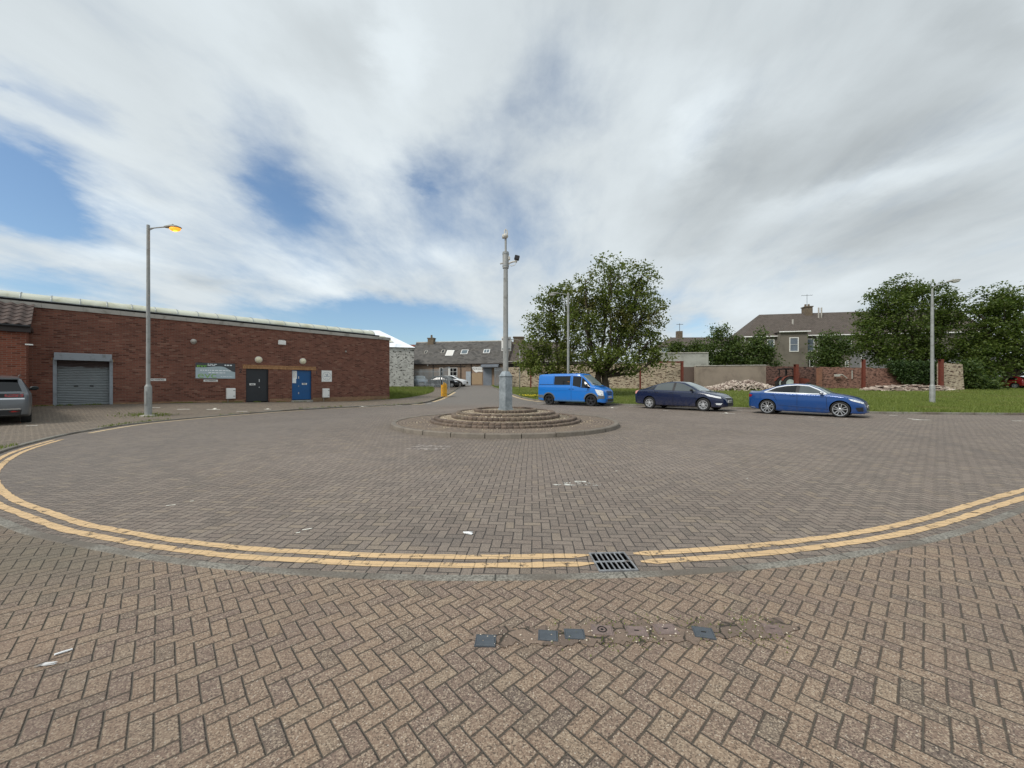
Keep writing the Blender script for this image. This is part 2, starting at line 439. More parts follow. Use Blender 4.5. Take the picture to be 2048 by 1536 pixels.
# ================================================================== sky, sun, camera
SUN_EL, SUN_AZ = radians(46), radians(-128)     # sun behind the photographer, to the left
def azel(x, y):
    dx, dz = (x-1024)/F, (768-y)/F
    return atan2(dx, 1.0), atan2(dz, hypot(dx, 1.0))
def build_world():
    w = bpy.data.worlds.new("World"); SC.world = w; w.use_nodes = True
    t = NT(w.node_tree); bg = w.node_tree.nodes['Background']
    sky = t.node('ShaderNodeTexSky'); sky.sky_type = 'NISHITA'; sky.sun_disc = False
    sky.sun_elevation = SUN_EL; sky.sun_rotation = SUN_AZ; sky.air_density = 1.0; sky.dust_density = 1.2; sky.ozone_density = 1.0
    D = t.node('ShaderNodeTexCoord').outputs['Generated']
    s = t.xyz(D)
    az = t.math('ARCTAN2', s[0], s[1]); el = t.math('ARCSINE', s[2])
    den = t.math('ADD', t.math('MAXIMUM', s[2], 0.0), 0.14)
    U = t.math('DIVIDE', s[0], den); V = t.math('DIVIDE', s[1], den)
    rn = t.node('ShaderNodeVectorRotate', rotation_type='Z_AXIS'); t.set(rn.inputs['Vector'], t.comb(U, V, 0.0)); rn.inputs['Angle'].default_value = radians(7)
    q = t.xyz(rn.outputs[0])
    wrp = t.noise(t.comb(q[0], q[1], 3.0), 0.55, 3, 0.5, col=True)
    wrs = t.vm('SCALE', t.vm('SUBTRACT', wrp, (0.5,0.5,0.5)), 0.9)
    st = t.vm('ADD', t.comb(t.math('MULTIPLY', q[0], 1.25), t.math('MULTIPLY', q[1], 0.46), 0.0), wrs)
    fb = t.noise(st, 1.1, 7, 0.56, 0.15)
    fb2 = t.noise(t.vm('ADD', t.comb(t.math('MULTIPLY', q[0], 1.0), t.math('MULTIPLY', q[1], 0.16), 7.7), t.vm('SCALE', wrs, 0.5)), 1.3, 5, 0.5)
    fine = t.noise(t.vm('ADD', t.comb(t.math('MULTIPLY', q[0], 2.0), t.math('MULTIPLY', q[1], 0.95), 1.0), wrs), 2.6, 6, 0.62)
    # ragged position for the cloud gaps
    edge = t.vm('SCALE', t.vm('SUBTRACT', t.noise(t.comb(t.math('MULTIPLY', az, 2.2), t.math('MULTIPLY', el, 5.0), 0.0), 1.6, 6, 0.6, col=True), (0.5,0.5,0.5)), 0.30)
    edge = t.vm('MULTIPLY', edge, (1.0, 0.5, 0.0))
    A = t.vm('ADD', t.comb(az, el, 0.0), edge)
    def blob(x1, y1, x2, y2, minor, amp):
        a, b_ = azel(x1, y1), azel(x2, y2)
        c = ((a[0]+b_[0])/2, (a[1]+b_[1])/2); maj = hypot(a[0]-b_[0], a[1]-b_[1])/2; ang = atan2(b_[1]-a[1], b_[0]-a[0])
        cx, cy = (x1+x2)/2, (y1+y2)/2
        r = sqrt(1+((cx-1024)/F)**2+((cy-768)/F)**2)
        mn = minor/F/r**1.3
        mp = t.node('ShaderNodeMapping', vector_type='TEXTURE'); t.set(mp.inputs['Vector'], A)
        mp.inputs['Location'].default_value = (*c, 0); mp.inputs['Rotation'].default_value = (0,0,ang); mp.inputs['Scale'].default_value = (maj, mn, 1)
        return t.ramp(t.vm('LENGTH', mp.outputs[0]), 0.0, 1.0, amp, 0.0)
    def total(lst):
        acc = None
        for bl in lst:
            v = blob(*bl); acc = v if acc is None else t.math('ADD', acc, v)
        return acc
    gaps = total([(-420,130,330,500,180,0.95), (-300,270,230,450,110,0.8), (-260,470,380,620,80,0.9), (250,220,840,500,190,0.46), (440,310,690,440,115,0.38), (-500,330,1250,420,330,0.34),
                  (720,250,1000,470,150,0.27), (880,300,1240,580,190,0.30), (800,290,1320,40,160,0.34), (320,100,660,300,130,0.26), (-160,60,300,300,110,0.55), (560,200,1100,420,120,0.25),
                  (330,640,1120,660,85,1.0), (480,690,1080,700,70,0.8), (520,620,1000,640,60,0.7), (200,640,700,630,45,0.5), (1290,690,1480,640,70,0.6), (1130,600,1500,570,40,0.25), (1440,560,1760,520,60,0.22),
                  (-40,150,40,200,40,0.25), (820,330,880,390,40,0.2)])
    lights = total([(1500,60,1300,420,110,0.10), (2300,150,1380,470,75,0.13), (860,-40,760,240,130,0.10), (420,480,760,560,90,0.09), (60,470,420,545,55,0.12), (700,500,1060,500,70,0.09), (120,330,420,470,60,0.08), (1250,560,2000,640,70,0.05)])
    darks = total([(2600,-200,1180,450,250,0.20), (2600,300,1400,505,130,0.14), (2500,-300,1500,100,300,0.05), (300,-80,900,140,130,0.10), (900,-200,2300,-150,200,0.08), (1800,-100,2500,160,160,0.10), (330,560,560,590,40,0.10), (880,620,640,560,36,0.06), (1250,500,1600,420,60,0.06)])
    cover = t.math('SUBTRACT', t.math('ADD', 0.98, t.math('MULTIPLY', t.math('SUBTRACT', fb, 0.5), 1.0)), gaps)
    cover = t.math('ADD', cover, t.math('MULTIPLY', t.math('SUBTRACT', fine, 0.5), 0.72))
    alpha = t.ramp(cover, -0.05, 1.0)
    lum = t.math('ADD', 0.585, t.math('MULTIPLY', t.math('SUBTRACT', fb2, 0.5), 0.24))
    lum = t.math('ADD', lum, t.math('MULTIPLY', t.math('SUBTRACT', fb, 0.5), 0.26))
    lum = t.math('ADD', lum, t.math('MULTIPLY', t.math('SUBTRACT', fine, 0.5), 0.10))
    lum = t.math('SUBTRACT', t.math('ADD', lum, lights), darks)
    lum = t.math('MAXIMUM', lum, 0.22)
    cc = t.vm('MULTIPLY', t.comb(lum, lum, lum), (0.915, 1.0, 1.045))
    # the clouds in front of the sun's light: sky colour is the Nishita sky, cleaned towards its blue
    skyc = t.vm('MULTIPLY', sky.outputs[0], SKYMUL)
    cloud = t.vm('SCALE', cc, 1.0/SKYSTR)
    mx = t.mix(alpha, skyc, cloud)
    t.l.new(mx, bg.inputs['Color']); bg.inputs['Strength'].default_value = SKYSTR
SKYSTR = 0.1
SKYMUL = (0.90, 1.04, 1.12)
build_world()
sl = bpy.data.lights.new('sun', 'SUN'); sl.energy = 2.2; sl.angle = radians(20); sl.color = (1.0, 0.955, 0.89)
so = bpy.data.objects.new('sun', sl); COL.objects.link(so)
sd = Vector((sin(SUN_AZ)*cos(SUN_EL), cos(SUN_AZ)*cos(SUN_EL), sin(SUN_EL)))
so.rotation_euler = (-sd).to_track_quat('-Z', 'Y').to_euler(); so.location = sd*60

cam = bpy.data.cameras.new('camera'); cam.sensor_width = 36; cam.lens = 36*F/2048; cam.clip_end = 2000; cam.clip_start = 0.05
co = bpy.data.objects.new('camera', cam); COL.objects.link(co); co.location = (0, 0, H); co.rotation_euler = (radians(90), 0, 0)
SC.camera = co
SC.view_settings.view_transform = 'Standard'; SC.view_settings.look = 'None'; SC.view_settings.gamma = 1; SC.view_settings.exposure = 0.36
SC.render.resolution_x = 1024; SC.render.resolution_y = 768
try: SC.cycles.use_denoising = True; SC.cycles.max_bounces = 8; SC.cycles.transparent_max_bounces = 8
except Exception: pass
# ================================================================== ground, kerbs, paint
C0 = Vector((-0.35, 13.4))           # centre of the turning circle
ISL = Vector((-0.22, 13.36))         # centre of the island
bpts = [(60,9.3),(40,8.6),(26,8.2),(16,7.5),(11.2,6.5),(8.4,5.35),(6.9,4.75),(5.59,4.2),(4.0,3.5),(2.72,3.09),(1.6,2.86),(0.63,2.76),(-0.5,2.73),(-1.55,2.8),(-2.63,2.97),(-3.97,3.36),(-4.9,3.75),
        (-6.4,4.5),(-8.2,5.75),(-10.0,7.5),(-11.4,9.5),(-12.2,11.1),(-12.75,13.1),(-12.5,15.6),(-11.5,19.0),(-9.9,21.6),(-8.0,23.6),(-6.6,25.3),(-6.0,27.2),(-5.75,30),(-5.8,34),(-6.0,38.6),(-6.35,44),(-6.9,53)]
rpts = [(-2.9,53),(-2.3,48),(-1.2,42),(-0.4,37.5),(0.18,34.3),(0.75,31.6),(1.5,29.2),(2.5,27.7),(4.2,26.3),(7.45,24.2),(10.2,22.4),(12.5,20.7),(14.3,19.0),(15.6,17.9),(17.5,17.35),(22,16.75),(30,16.5),(45,16.6),(60,17.0)]
BL = [Vector(p) for p in catmull(bpts, 8)]
BR = [Vector(p) for p in catmull(rpts, 8)]
# left forecourt and brick unit: line of the wall
def wallZ(x): return F*3.49/(164-0.099*(x-57))
def wallP(x): Z = wallZ(x); return Vector(((x-1024)/F*Z, Z))
W0, W1 = wallP(57), wallP(779)
WD = (W1-W0).normalized(); WN = Vector((WD.y, -WD.x))     # along the wall, and out of it towards the camera
def zleft(x, y):
    p = Vector((x, y)); d = (p-W0).dot(WN); along = (p-W0).dot(WD)
    rise = 0.37 - 0.31*smooth(1, 19, along)
    base = gz(x, y)
    k = 1 - smooth(0.3, 6.0, d)
    if along > 20: k *= max(0.0, 1-(along-20)/3)
    return base + 0.035 + rise*k
def znear(x, y):
    """paving on this side of the kerb: flush by the drain, a low kerb on both sides"""
    k = smooth(1.2, 4.5, abs(x-0.6))
    return 0.008 + 0.03*k
def zout(x, y):
    if y < 8: 
        return znear(x, y)
    return max(zleft(x, y), 0.03)
def zgrass(x, y):
    return gz(x, y) + 0.05 + 0.06*smooth(0.3, 2.0, y-16.5)*(0.5+0.5*noise.noise(Vector((x*0.25, y*0.25, 0)))) + 0.02*noise.noise(Vector((x*1.1, y*1.1, 3)))
def strip_sheet(name, line, mat, zf, center, ext, rows, first=0.0, smooth_=True):
    mb = MB(); nn = len(line); vs = []
    for j in range(rows+1):
        tt = (j/rows)**1.8
        for p in line:
            d = (p-center).normalized()
            q = p + d*(first + (ext-first)*tt)
            vs.append((q.x, q.y, zf(q.x, q.y)))
    fs = []
    for j in range(rows):
        for i in range(nn-1):
            a = j*nn+i
            fs.append((a, a+1, a+nn+1, a+nn))
    mb.add(vs, fs)
    o = mb.build(name, mat, smooth=smooth_)
    # make sure it faces up
    if sum(p.normal.z for p in o.data.polygons) < 0: o.data.flip_normals()
    return o

# ---- materials
def road_wear(t, P, c):
    s = t.xyz(P)
    r = t.vm('LENGTH', t.vm('SUBTRACT', P, (ISL.x, ISL.y, 0)))
    # polished wheel track round the island and dust collected at its kerb
    n = t.noise(P, 0.5, 4, 0.6)
    tr = t.math('MULTIPLY', t.ramp(t.math('ABSOLUTE', t.math('SUBTRACT', r, 7.2)), 0.0, 2.2, 1.0, 0.0), t.ramp(n, 0.35, 0.7))
    c = t.mix(t.math('MULTIPLY', tr, 0.30), c, (0.30,0.25,0.215))
    du = t.math('MULTIPLY', t.ramp(r, 3.7, 4.6, 1.0, 0.0), t.ramp(t.noise(P, 2.0, 4, 0.6), 0.35, 0.65))
    c = t.mix(t.math('MULTIPLY', du, 0.5), c, (0.13,0.105,0.075))
    # older grey surface up the lane
    st = t.ramp(t.noise(P, 0.75, 6, 0.7, 1.0), 0.60, 0.72)
    c = t.mix(t.math('MULTIPLY', st, 0.28), c, (0.075,0.068,0.062))
    ar = t.math('ARCTAN2', s[0], s[1])
    tk = t.ramp(t.noise(t.comb(t.math('MULTIPLY', r, 1.6), t.math('MULTIPLY', ar, 0.8), 2.0), 1.3, 5, 0.6), 0.56, 0.72)
    c = t.mix(t.math('MULTIPLY', tk, 0.22), c, (0.085,0.08,0.076))
    lb = t.ramp(s[0], -3.0, -8.0)
    c = t.mix(t.math('MULTIPLY', lb, 0.25), c, (0.135,0.132,0.128))
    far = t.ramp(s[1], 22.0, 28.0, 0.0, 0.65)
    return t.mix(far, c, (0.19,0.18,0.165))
def foot_wear_tones(t, P, c):
    s = t.xyz(P)
    n = t.noise(P, 0.7, 4, 0.6)
    k = t.math('MULTIPLY', t.ramp(s[0], -1.5, -4.0), t.math('MULTIPLY', t.ramp(s[1], 2.0, 3.0), t.ramp(n, 0.35, 0.6)))
    c = t.mix(t.math('MULTIPLY', k, 0.55), c, (0.10,0.115,0.08))
    # redder, darker paving to the left in patches, fainter to the right
    lf = t.math('MULTIPLY', t.ramp(s[0], 0.5, -2.5), t.ramp(t.noise(P, 0.55, 3, 0.55), 0.3, 0.7))
    c = t.mix(t.math('MULTIPLY', lf, 0.32), c, (0.150,0.110,0.090))
    rt = t.math('MULTIPLY', t.ramp(s[0], 1.2, 3.0), t.ramp(t.noise(P, 0.8, 3, 0.55), 0.3, 0.7))
    c = t.mix(t.math('MULTIPLY', rt, 0.22), c, (0.15,0.13,0.11))
    st = t.ramp(t.noise(P, 1.1, 6, 0.7, 1.2), 0.60, 0.70)
    return t.mix(t.math('MULTIPLY', st, 0.30), c, (0.08,0.07,0.06))
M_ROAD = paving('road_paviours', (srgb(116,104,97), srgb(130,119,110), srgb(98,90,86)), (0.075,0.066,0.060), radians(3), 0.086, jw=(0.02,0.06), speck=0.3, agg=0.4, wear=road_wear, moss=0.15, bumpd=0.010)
M_FOOT = paving('footway_paviours', (srgb(126,105,91), srgb(142,119,99), srgb(112,93,86)), (0.112,0.095,0.074), radians(47), 0.074, jw=(0.015,0.052), speck=0.6, agg=0.72, wear=foot_wear_tones, moss=0.3, bumpd=0.012)
M_FORE = paving('forecourt_paviours', (srgb(112,101,90), srgb(126,114,101), srgb(98,90,83)), (0.05,0.045,0.036), radians(20), 0.086, speck=0.25, moss=0.45, bumpd=0.010)

def kerbmat():
    m, t, b = newmat('granite_kerb')
    P = pos(t)
    n = t.noise(P, 55, 3, 0.7)
    c = t.mix(t.ramp(n, 0.35, 0.65), srgb(94,91,84), srgb(146,142,132))
    c = t.mix(t.ramp(t.noise(P, 1.1, 4), 0.42, 0.62, 0, 0.85), c, srgb(96,88,79))
    u = t.node('ShaderNodeUVMap'); s = t.xyz(u.outputs[0])
    f = t.math('FRACT', t.math('DIVIDE', s[0], 0.91))
    j = t.math('MULTIPLY', t.ramp(f, 0.0, 0.012), t.ramp(f, 0.988, 1.0, 1, 0))
    c = t.mix(j, (0.03,0.03,0.025), c)
    t.l.new(c, b.inputs['Base Color']); b.inputs['Roughness'].default_value = 0.85
    t.l.new(t.bump(t.math('ADD', n, t.math('MULTIPLY', j, 1.5)), 0.5, 0.004), b.inputs['Normal'])
    return m
M_KERB = kerbmat()
def sweep(name, line, zf, prof, mat, side):
    """profile (offset outwards, dz) swept along a kerb line, u = running length"""
    me = bpy.data.meshes.new(name); n = len(line); k = len(prof); vs = []; L = [0.0]
    for i, p in enumerate(line):
        d = (line[min(i+1,n-1)]-line[max(i-1,0)]).normalized(); nr = Vector((d.y, -d.x))*side
        if i: L.append(L[-1]+(p-line[i-1]).length)
        for off, dz in prof:
            q = p+nr*off; vs.append((q.x, q.y, zf(q.x, q.y, off)+dz))
    fs = []; uv = []
    for i in range(n-1):
        for j in range(k-1):
            f = (i*k+j, (i+1)*k+j, (i+1)*k+j+1, i*k+j+1)
            fs.append(f if side < 0 else f[::-1])
            u4 = [(L[i],j),(L[i+1],j),(L[i+1],j+1),(L[i],j+1)]
            uv += u4 if side < 0 else u4[::-1]
    me.from_pydata(vs, [], fs); lay = me.uv_layers.new()
    for q, w in zip(lay.data, uv): q.uv = w
    me.materials.append(mat); me.update()
    if sum(p.normal.z for p in me.polygons) < 0: me.flip_normals()
    o = bpy.data.objects.new(name, me); COL.objects.link(o); return o

# ---- the road sheet: plaza, lane and far ground in one
def ground_sheet():
    mb = MB()
    xs = sorted(set([-400,-200,-120,-80]+[k*4 for k in range(-15,18)]+[90,130,200,400]))
    ys = sorted(set([-60,-30,-12]+[k*2 for k in range(-4,33)]+[80,110,160,260,500,900]))
    vs = [(x, y, gz(x, y)) for y in ys for x in xs]; n = len(xs)
    mb.add(vs, [(j*n+i, j*n+i+1, (j+1)*n+i+1, (j+1)*n+i) for j in range(len(ys)-1) for i in range(n-1)])
    return struct(mb.build('road', M_ROAD, smooth=True))
ground_sheet()
i_fore = next(i for i, p in enumerate(BL) if p.x < -4.9)
near_line = BL[:i_fore+1]; left_line = BL[i_fore:]
KW = 0.095
fw = strip_sheet('footway', near_line, M_FOOT, znear, C0, 60, 40, KW-0.01); struct(fw)
fc = strip_sheet('forecourt', left_line, M_FORE, lambda x, y: zout(x, y), C0, 60, 60, KW-0.01); struct(fc)
prof = [(0.0,-0.06),(0.0,-0.008),(0.012,0.004),(KW-0.012,0.006),(KW,-0.004),(KW,-0.06)]
struct(sweep('kerb', near_line, lambda x, y, o: znear(x, y), prof, M_KERB, -1))
struct(sweep('kerb', left_line, lambda x, y, o: zout(x, y)+0.03*smooth(24,27,y), prof, M_KERB, -1))
def zk(x, y, o): return gz(x, y)+0.055
struct(sweep('kerb', BR, zk, [(0.0,-0.06),(0.0,0.03),(0.012,0.045),(0.11,0.045),(0.125,0.03),(0.125,-0.06)], M_KERB, -1))

# ---- grass
def grassmat():
    m, t, b = newmat('grass_ground')
    P = pos(t)
    n = t.noise(P, 0.35, 5, 0.65, 0.4); n2 = t.noise(P, 3.0, 4, 0.7); n3 = t.noise(P, 25, 3, 0.7)
    c = t.mix(t.ramp(n, 0.35, 0.68), (0.105,0.140,0.026), (0.165,0.190,0.045))
    c = t.mix(t.ramp(n2, 0.45, 0.8, 0, 0.7), c, (0.15,0.14,0.05))
    c = t.mix(t.ramp(n3, 0.45, 0.7, 0, 0.45), c, (0.035,0.055,0.011))
    t.l.new(c, b.inputs['Base Color']); b.inputs['Roughness'].default_value = 0.9; b.inputs['Specular IOR Level'].default_value = 0.15
    t.l.new(t.bump(t.math('ADD', n2, n3), 1.0, 0.08), b.inputs['Normal'])
    return m
M_GRASSG = grassmat()
def densify(line, step):
    out = [line[0]]
    for p in line[1:]:
        d = (p-out[-1]).length; k = max(1, int(d/step))
        a = out[-1]
        for i in range(1, k+1): out.append(a+(p-a)*(i/k))
    return out
gl = strip_sheet('lawn', densify(BR, 1.2), M_GRASSG, zgrass, C0, 75, 60, 0.118); struct(gl)
# the small green beside the brick unit
tri = [gp(776,801.5), gp(800,799.5), gp(828,795.5), gp(850,790), gp(866,784), gp(868,779)]
lawnL_front = [Vector((p.x, p.y)) for p in tri]
def lawn_left():
    mb = MB(); vs = []; n = len(lawnL_front)
    fr = [Vector(q) for q in catmull([tuple(q) for q in lawnL_front], 4)]
    n = len(fr); R = 14
    for j in range(R+1):
        tt = j/R
        for i, p in enumerate(fr):
            e = Vector((-20+10.2*i/(n-1), 47.5))
            q = p + (e-p)*tt
            z = max(zout(q.x, q.y), gz(q.x,q.y)+0.03)+0.012+0.05*min(1,tt*6)+0.02*noise.noise(Vector((q.x,q.y,0)))
            vs.append((q.x, q.y, z))
    mb.add(vs, [(j*n+i, j*n+i+1, (j+1)*n+i+1, (j+1)*n+i) for j in range(R) for i in range(n-1)])
    o = mb.build('lawn', M_GRASSG, smooth=True)
    if sum(p.normal.z for p in o.data.polygons) < 0: o.data.flip_normals()
    return struct(o)
lawnL = lawn_left()
def blades(name, spots, mat, hmin, hmax, wid):
    """spots: list of (x,y,z); three thin blades at each"""
    N = len(spots)*3
    rg = np.random.default_rng(5)
    base = np.repeat(np.array(spots), 3, axis=0) + np.c_[rg.normal(0, .05, (N,2)), np.zeros(N)]
    a = rg.uniform(0, 2*pi, N); h = rg.uniform(hmin, hmax, N); w = wid*rg.uniform(.6, 1.4, N)
    lean = rg.normal(0, .35, (N,2))*h[:,None]
    d = np.c_[np.cos(a), np.sin(a), np.zeros(N)]*w[:,None]
    tip = base + np.c_[lean, h]
    v = np.stack([base-d, base+d, tip], 1).reshape(-1, 3)
    me = bpy.data.meshes.new(name); me.vertices.add(3*N); me.vertices.foreach_set('co', v.ravel())
    me.loops.add(3*N); me.loops.foreach_set('vertex_index', np.arange(3*N)); me.polygons.add(N)
    me.polygons.foreach_set('loop_start', np.arange(N)*3); me.polygons.foreach_set('loop_total', np.full(N, 3))
    me.materials.append(mat); me.update(calc_edges=True)
    o = bpy.data.objects.new(name, me); COL.objects.link(o); return o
M_BLADE = leafmat('grass_blades', ((0.105,0.150,0.024),(0.22,0.26,0.060)), accent=(0.22,0.20,0.07), trans=0.3)
def tri_spots(o, count, dens):
    """random points on a sheet, denser where dens() is larger"""
    me = o.data; me.calc_loop_triangles(); out = []
    tris = []; wts = []
    for lt in me.loop_triangles:
        p = [me.vertices[i].co for i in lt.vertices]; c = (p[0]+p[1]+p[2])/3
        k = lt.area*dens(c)
        if k > 0: tris.append(p); wts.append(k)
    ch = rnd.choices(range(len(tris)), wts, k=count)
    for i in ch:
        p = tris[i]; a, b_ = rnd.random(), rnd.random()
        if a+b_ > 1: a, b_ = 1-a, 1-b_
        out.append(tuple(p[0]+(p[1]-p[0])*a+(p[2]-p[0])*b_))
    return out
def dg(c):
    if c.x < -3 or c.x > c.y*1.45+2 or c.y > 52: return 0
    return (22/max(c.y, 17))**2 * (0.35+max(0, 0.65+noise.noise(Vector((c.x*.5, c.y*.5, 1)))))
tag(blades('grass', tri_spots(gl, 52000, dg), M_BLADE, .05, .17, .012), 'short rough grass covering the vacant plot behind the parked cars', 'grass', kind='stuff')
tag(blades('grass', tri_spots(lawnL, 9000, lambda c: 1.0 if c.y < 50 else 0), M_BLADE, .06, .22, .016), 'bright grass corner between brick unit and lane', 'grass', kind='stuff')
# weeds in the joint at the foot of the wall and round the lamp
ws = []
for k in range(900):
    s_ = rnd.uniform(0.2, 19.0); q = W0+WD*s_+WN*abs(rnd.gauss(0.03, 0.10))
    if noise.noise(Vector((s_*0.9, 0, 5))) + (0.35 if s_ < 1.2 else 0) < 0.05: continue
    ws.append((q.x, q.y, zout(q.x, q.y)))
for k in range(200):
    q = Vector((-14.85,15.7))+Vector((rnd.gauss(0,.4), rnd.gauss(0,.3))); ws.append((q.x, q.y, zout(q.x, q.y)))
for k in range(500):
    i = rnd.randrange(20, len(left_line)-10); p = left_line[i]; d = (p-C0).normalized(); q = p+d*(KW+abs(rnd.gauss(0,.03)))
    if noise.noise(Vector((p.x*.5, p.y*.5, 9))) > 0.0: ws.append((q.x, q.y, zout(q.x, q.y)))
tag(blades('weeds', ws, M_BLADE, .03, .10, .012), 'low weeds growing in the joints of the forecourt', 'weeds', kind='stuff')

# ---- paint: lines follow the kerb
def paintmat(name, col, wear=(0.60, 0.72), jt=True):
    m, t, b = newmat(name)
    P = pos(t)
    n = t.noise(P, 7.0, 5, 0.7); n2 = t.noise(P, 60, 3, 0.7); n3 = t.noise(P, 1.2, 3, 0.6)
    c = t.mix(t.ramp(n3, 0.3, 0.7), tuple(k*0.88 for k in col), col)
    c = t.mix(t.ramp(n2, 0.35, 0.6, 0.3, 0.0), c, tuple(k*0.55 for k in col))
    rn = t.node('ShaderNodeVectorRotate', rotation_type='Z_AXIS'); t.set(rn.inputs['Vector'], P); rn.inputs['Angle'].default_value = radians(3)
    s = t.xyz(rn.outputs[0]); e, ident, al, ac = herringbone(t, s[0], s[1], 0.086)
    if jt: c = t.mix(t.ramp(e, 0.02, 0.06, 0.55, 0.0), c, (0.10,0.08,0.055))
    t.l.new(c, b.inputs['Base Color']); b.inputs['Roughness'].default_value = 0.75
    holes = t.ramp(t.math('ADD', n, t.math('MULTIPLY', n2, 0.25)), wear[0]+0.12, wear[1]+0.12, 1.0, 0.0)
    t.l.new(holes, b.inputs['Alpha'])
    t.l.new(t.bump(t.math('ADD', t.ramp(e, 0, .12), n2), 0.4, 0.006), b.inputs['Normal'])
    return m
M_YEL = paintmat('yellow_line_paint', srgb(212,180,136), wear=(0.56,0.68))
M_YELW = paintmat('pale_line_paint', srgb(214,190,150), wear=(0.58,0.70))
M_WHT = paintmat('white_line_paint', srgb(232,228,216), wear=(0.62,0.72))
M_PATCH = paintmat('pale_cement_smear', srgb(158,148,140), wear=(0.48,0.58))
M_FADE = paintmat('faded_white_paint', srgb(214,212,204), wear=(0.42,0.52))
def nearest(line, p): return min(range(len(line)), key=lambda i: (line[i]-p).length)
def line_strip(name, line, a, b, off, wid, mat, z=0.004, inward=True, group=None):
    i0, i1 = sorted((nearest(line, Vector(a)), nearest(line, Vector(b))))
    seg = densify(line[i0:i1+1], 0.07); mb = MB(); vs = []
    n = len(seg)
    for i, p in enumerate(seg):
        d = (seg[min(i+1,n-1)]-seg[max(i-1,0)]).normalized(); nr = Vector((d.y, -d.x))
        # inwards = towards the carriageway
        j1 = 0.010*noise.noise(Vector((p.x*3, p.y*3, 0)))+0.012*noise.noise(Vector((p.x*13, p.y*13, 2))); j2 = 0.010*noise.noise(Vector((p.x*3, p.y*3, 7)))+0.012*noise.noise(Vector((p.x*13, p.y*13, 9)))
        tp = 1.0
        if i == 0 or i == n-1: tp = 0.35
        q1 = p+nr*(off-wid/2*tp+j1); q2 = p+nr*(off+wid/2*tp+j2)
        vs += [(q1.x, q1.y, gz(q1.x,q1.y)+z), (q2.x, q2.y, gz(q2.x,q2.y)+z)]
    mb.add(vs, [(2*i, 2*i+2, 2*i+3, 2*i+1) for i in range(n-1)])
    o = mb.build(name, mat)
    if sum(p.normal.z for p in o.data.polygons) < 0: o.data.flip_normals()
    return struct(o)
for off in (0.150, 0.290):
    line_strip('yellow_line', BL, (-11.2,9.2), (0.57,2.76), off, 0.078, M_YEL)
    line_strip('yellow_line', BL, (0.95,2.76), (26,8.2), off, 0.078, M_YEL)
    line_strip('yellow_line', BL, (-6.7,25.1), (-6.1,39.5), off, 0.11, M_YELW)
    line_strip('yellow_line', BR, (-0.2,36), (3.3,27.0), off, 0.11, M_YELW)
line_strip('edge_line', BL, (-11.9,10.4), (-11.0,20.1), 0.30, 0.11, M_YELW)
line_strip('edge_line', BL, (-10.3,21.1), (-7.2,24.5), 0.30, 0.10, M_YELW)
# parking-bay ends, worn to short L and T shapes
def bay(x, y, w, ang=0.0, tlen=0.0, zf=None, mat=None):
    p = gp(x, y); mb = MB()
    z = (zf(p.x, p.y) if zf else gz(p.x, p.y))
    for _ in range(4):
        if zf:
            Y = (H-z)*F/(y-768); p = Vector(((x-1024)/F*Y, Y, 0)); z = zf(p.x, p.y)
    L = w/F*p.y
    def rect(cx, cy, lx, ly):
        pts = []
        for i in range(13):
            pts.append((cx-lx/2+lx*i/12, cy-ly/2+ly*0.18*noise.noise(Vector((i*.9+x, y, 0)))))
        for i in range(13):
            pts.append((cx+lx/2-lx*i/12, cy+ly/2+ly*0.18*noise.noise(Vector((i*.9+x, y, 5)))))
        mb.add([(a, b_, 0) for a, b_ in pts], [(i, i+1, 24-i, 25-i) for i in range(12)])
    rect(0, 0, L, 0.10)
    if tlen: rect(0.0 if tlen > 0 else L*0.3, 0.05+abs(tlen)/2, 0.11, abs(tlen))
    o = mb.build('bay_marking', mat or M_WHT)
    if sum(q.normal.z for q in o.data.polygons) < 0: o.data.flip_normals()
    e = 0.6
    nx = Vector((1, 0, ((zf or gz)(p.x+e, p.y)-(zf or gz)(p.x-e, p.y))/(2*e))); ny = Vector((0, 1, ((zf or gz)(p.x, p.y+e)-(zf or gz)(p.x, p.y-e))/(2*e)))
    nz = nx.cross(ny).normalized(); tx = nx.normalized(); ty = nz.cross(tx)
    R = Matrix((tx, ty, nz)).transposed().to_4x4()
    o.matrix_world = Matrix.Translation((p.x, p.y, z+0.006)) @ R @ Matrix.Rotation(ang, 4, 'Z')
    return struct(o)
for a in ((1081,807.5,14,.1,0),(1225,816,22,-.2,.5),(1262,813.5,9,-.4,0),(1332,821,10,-.3,0),(1455,827,28,-.35,.5),(1479,821.5,9,-.6,0),(1622,834.5,10,-.2,0),(1787,831,16,-.1,0),(1842,840,32,-.15,.5),(2010,829.5,40,0,0),(2034,842,20,-.1,0),(1692,838,6,0,0)):
    bay(*a)
for a in ((310,826,16,.5,0),(361,826,10,.5,0),(373,825.5,11,.5,0),(427,824,22,.5,.45),(474,812,9,.6,0),(484,824,18,.5,0),(535,820.5,12,.5,.3),(727,814,17,.6,.4),(766,812,13,.6,0),(798,811.5,14,.7,0),(829,808.5,12,.7,0),(858,807.5,10,.7,0),(64,851.5,16,.5,0),(375,812.5,9,.6,0)):
    bay(a[0], a[1], a[2], a[3], a[4], zf=zout)
def patch_bricks(name, cx, cy, cells, mat, rot=0.0, s=0.086):
    """paint left on a few paviours"""
    p = gp(cx, cy); mb = MB()
    for (i, j, w, h) in cells:
        mb.cbox((i*s+w*s/2, j*s+h*s/2, 0), (w*s-.012, h*s-.012, .0016))
    o = mb.build(name, mat); o.location = (p.x, p.y, p.z+0.004); o.rotation_euler = (0,0,rot)
    return struct(o)
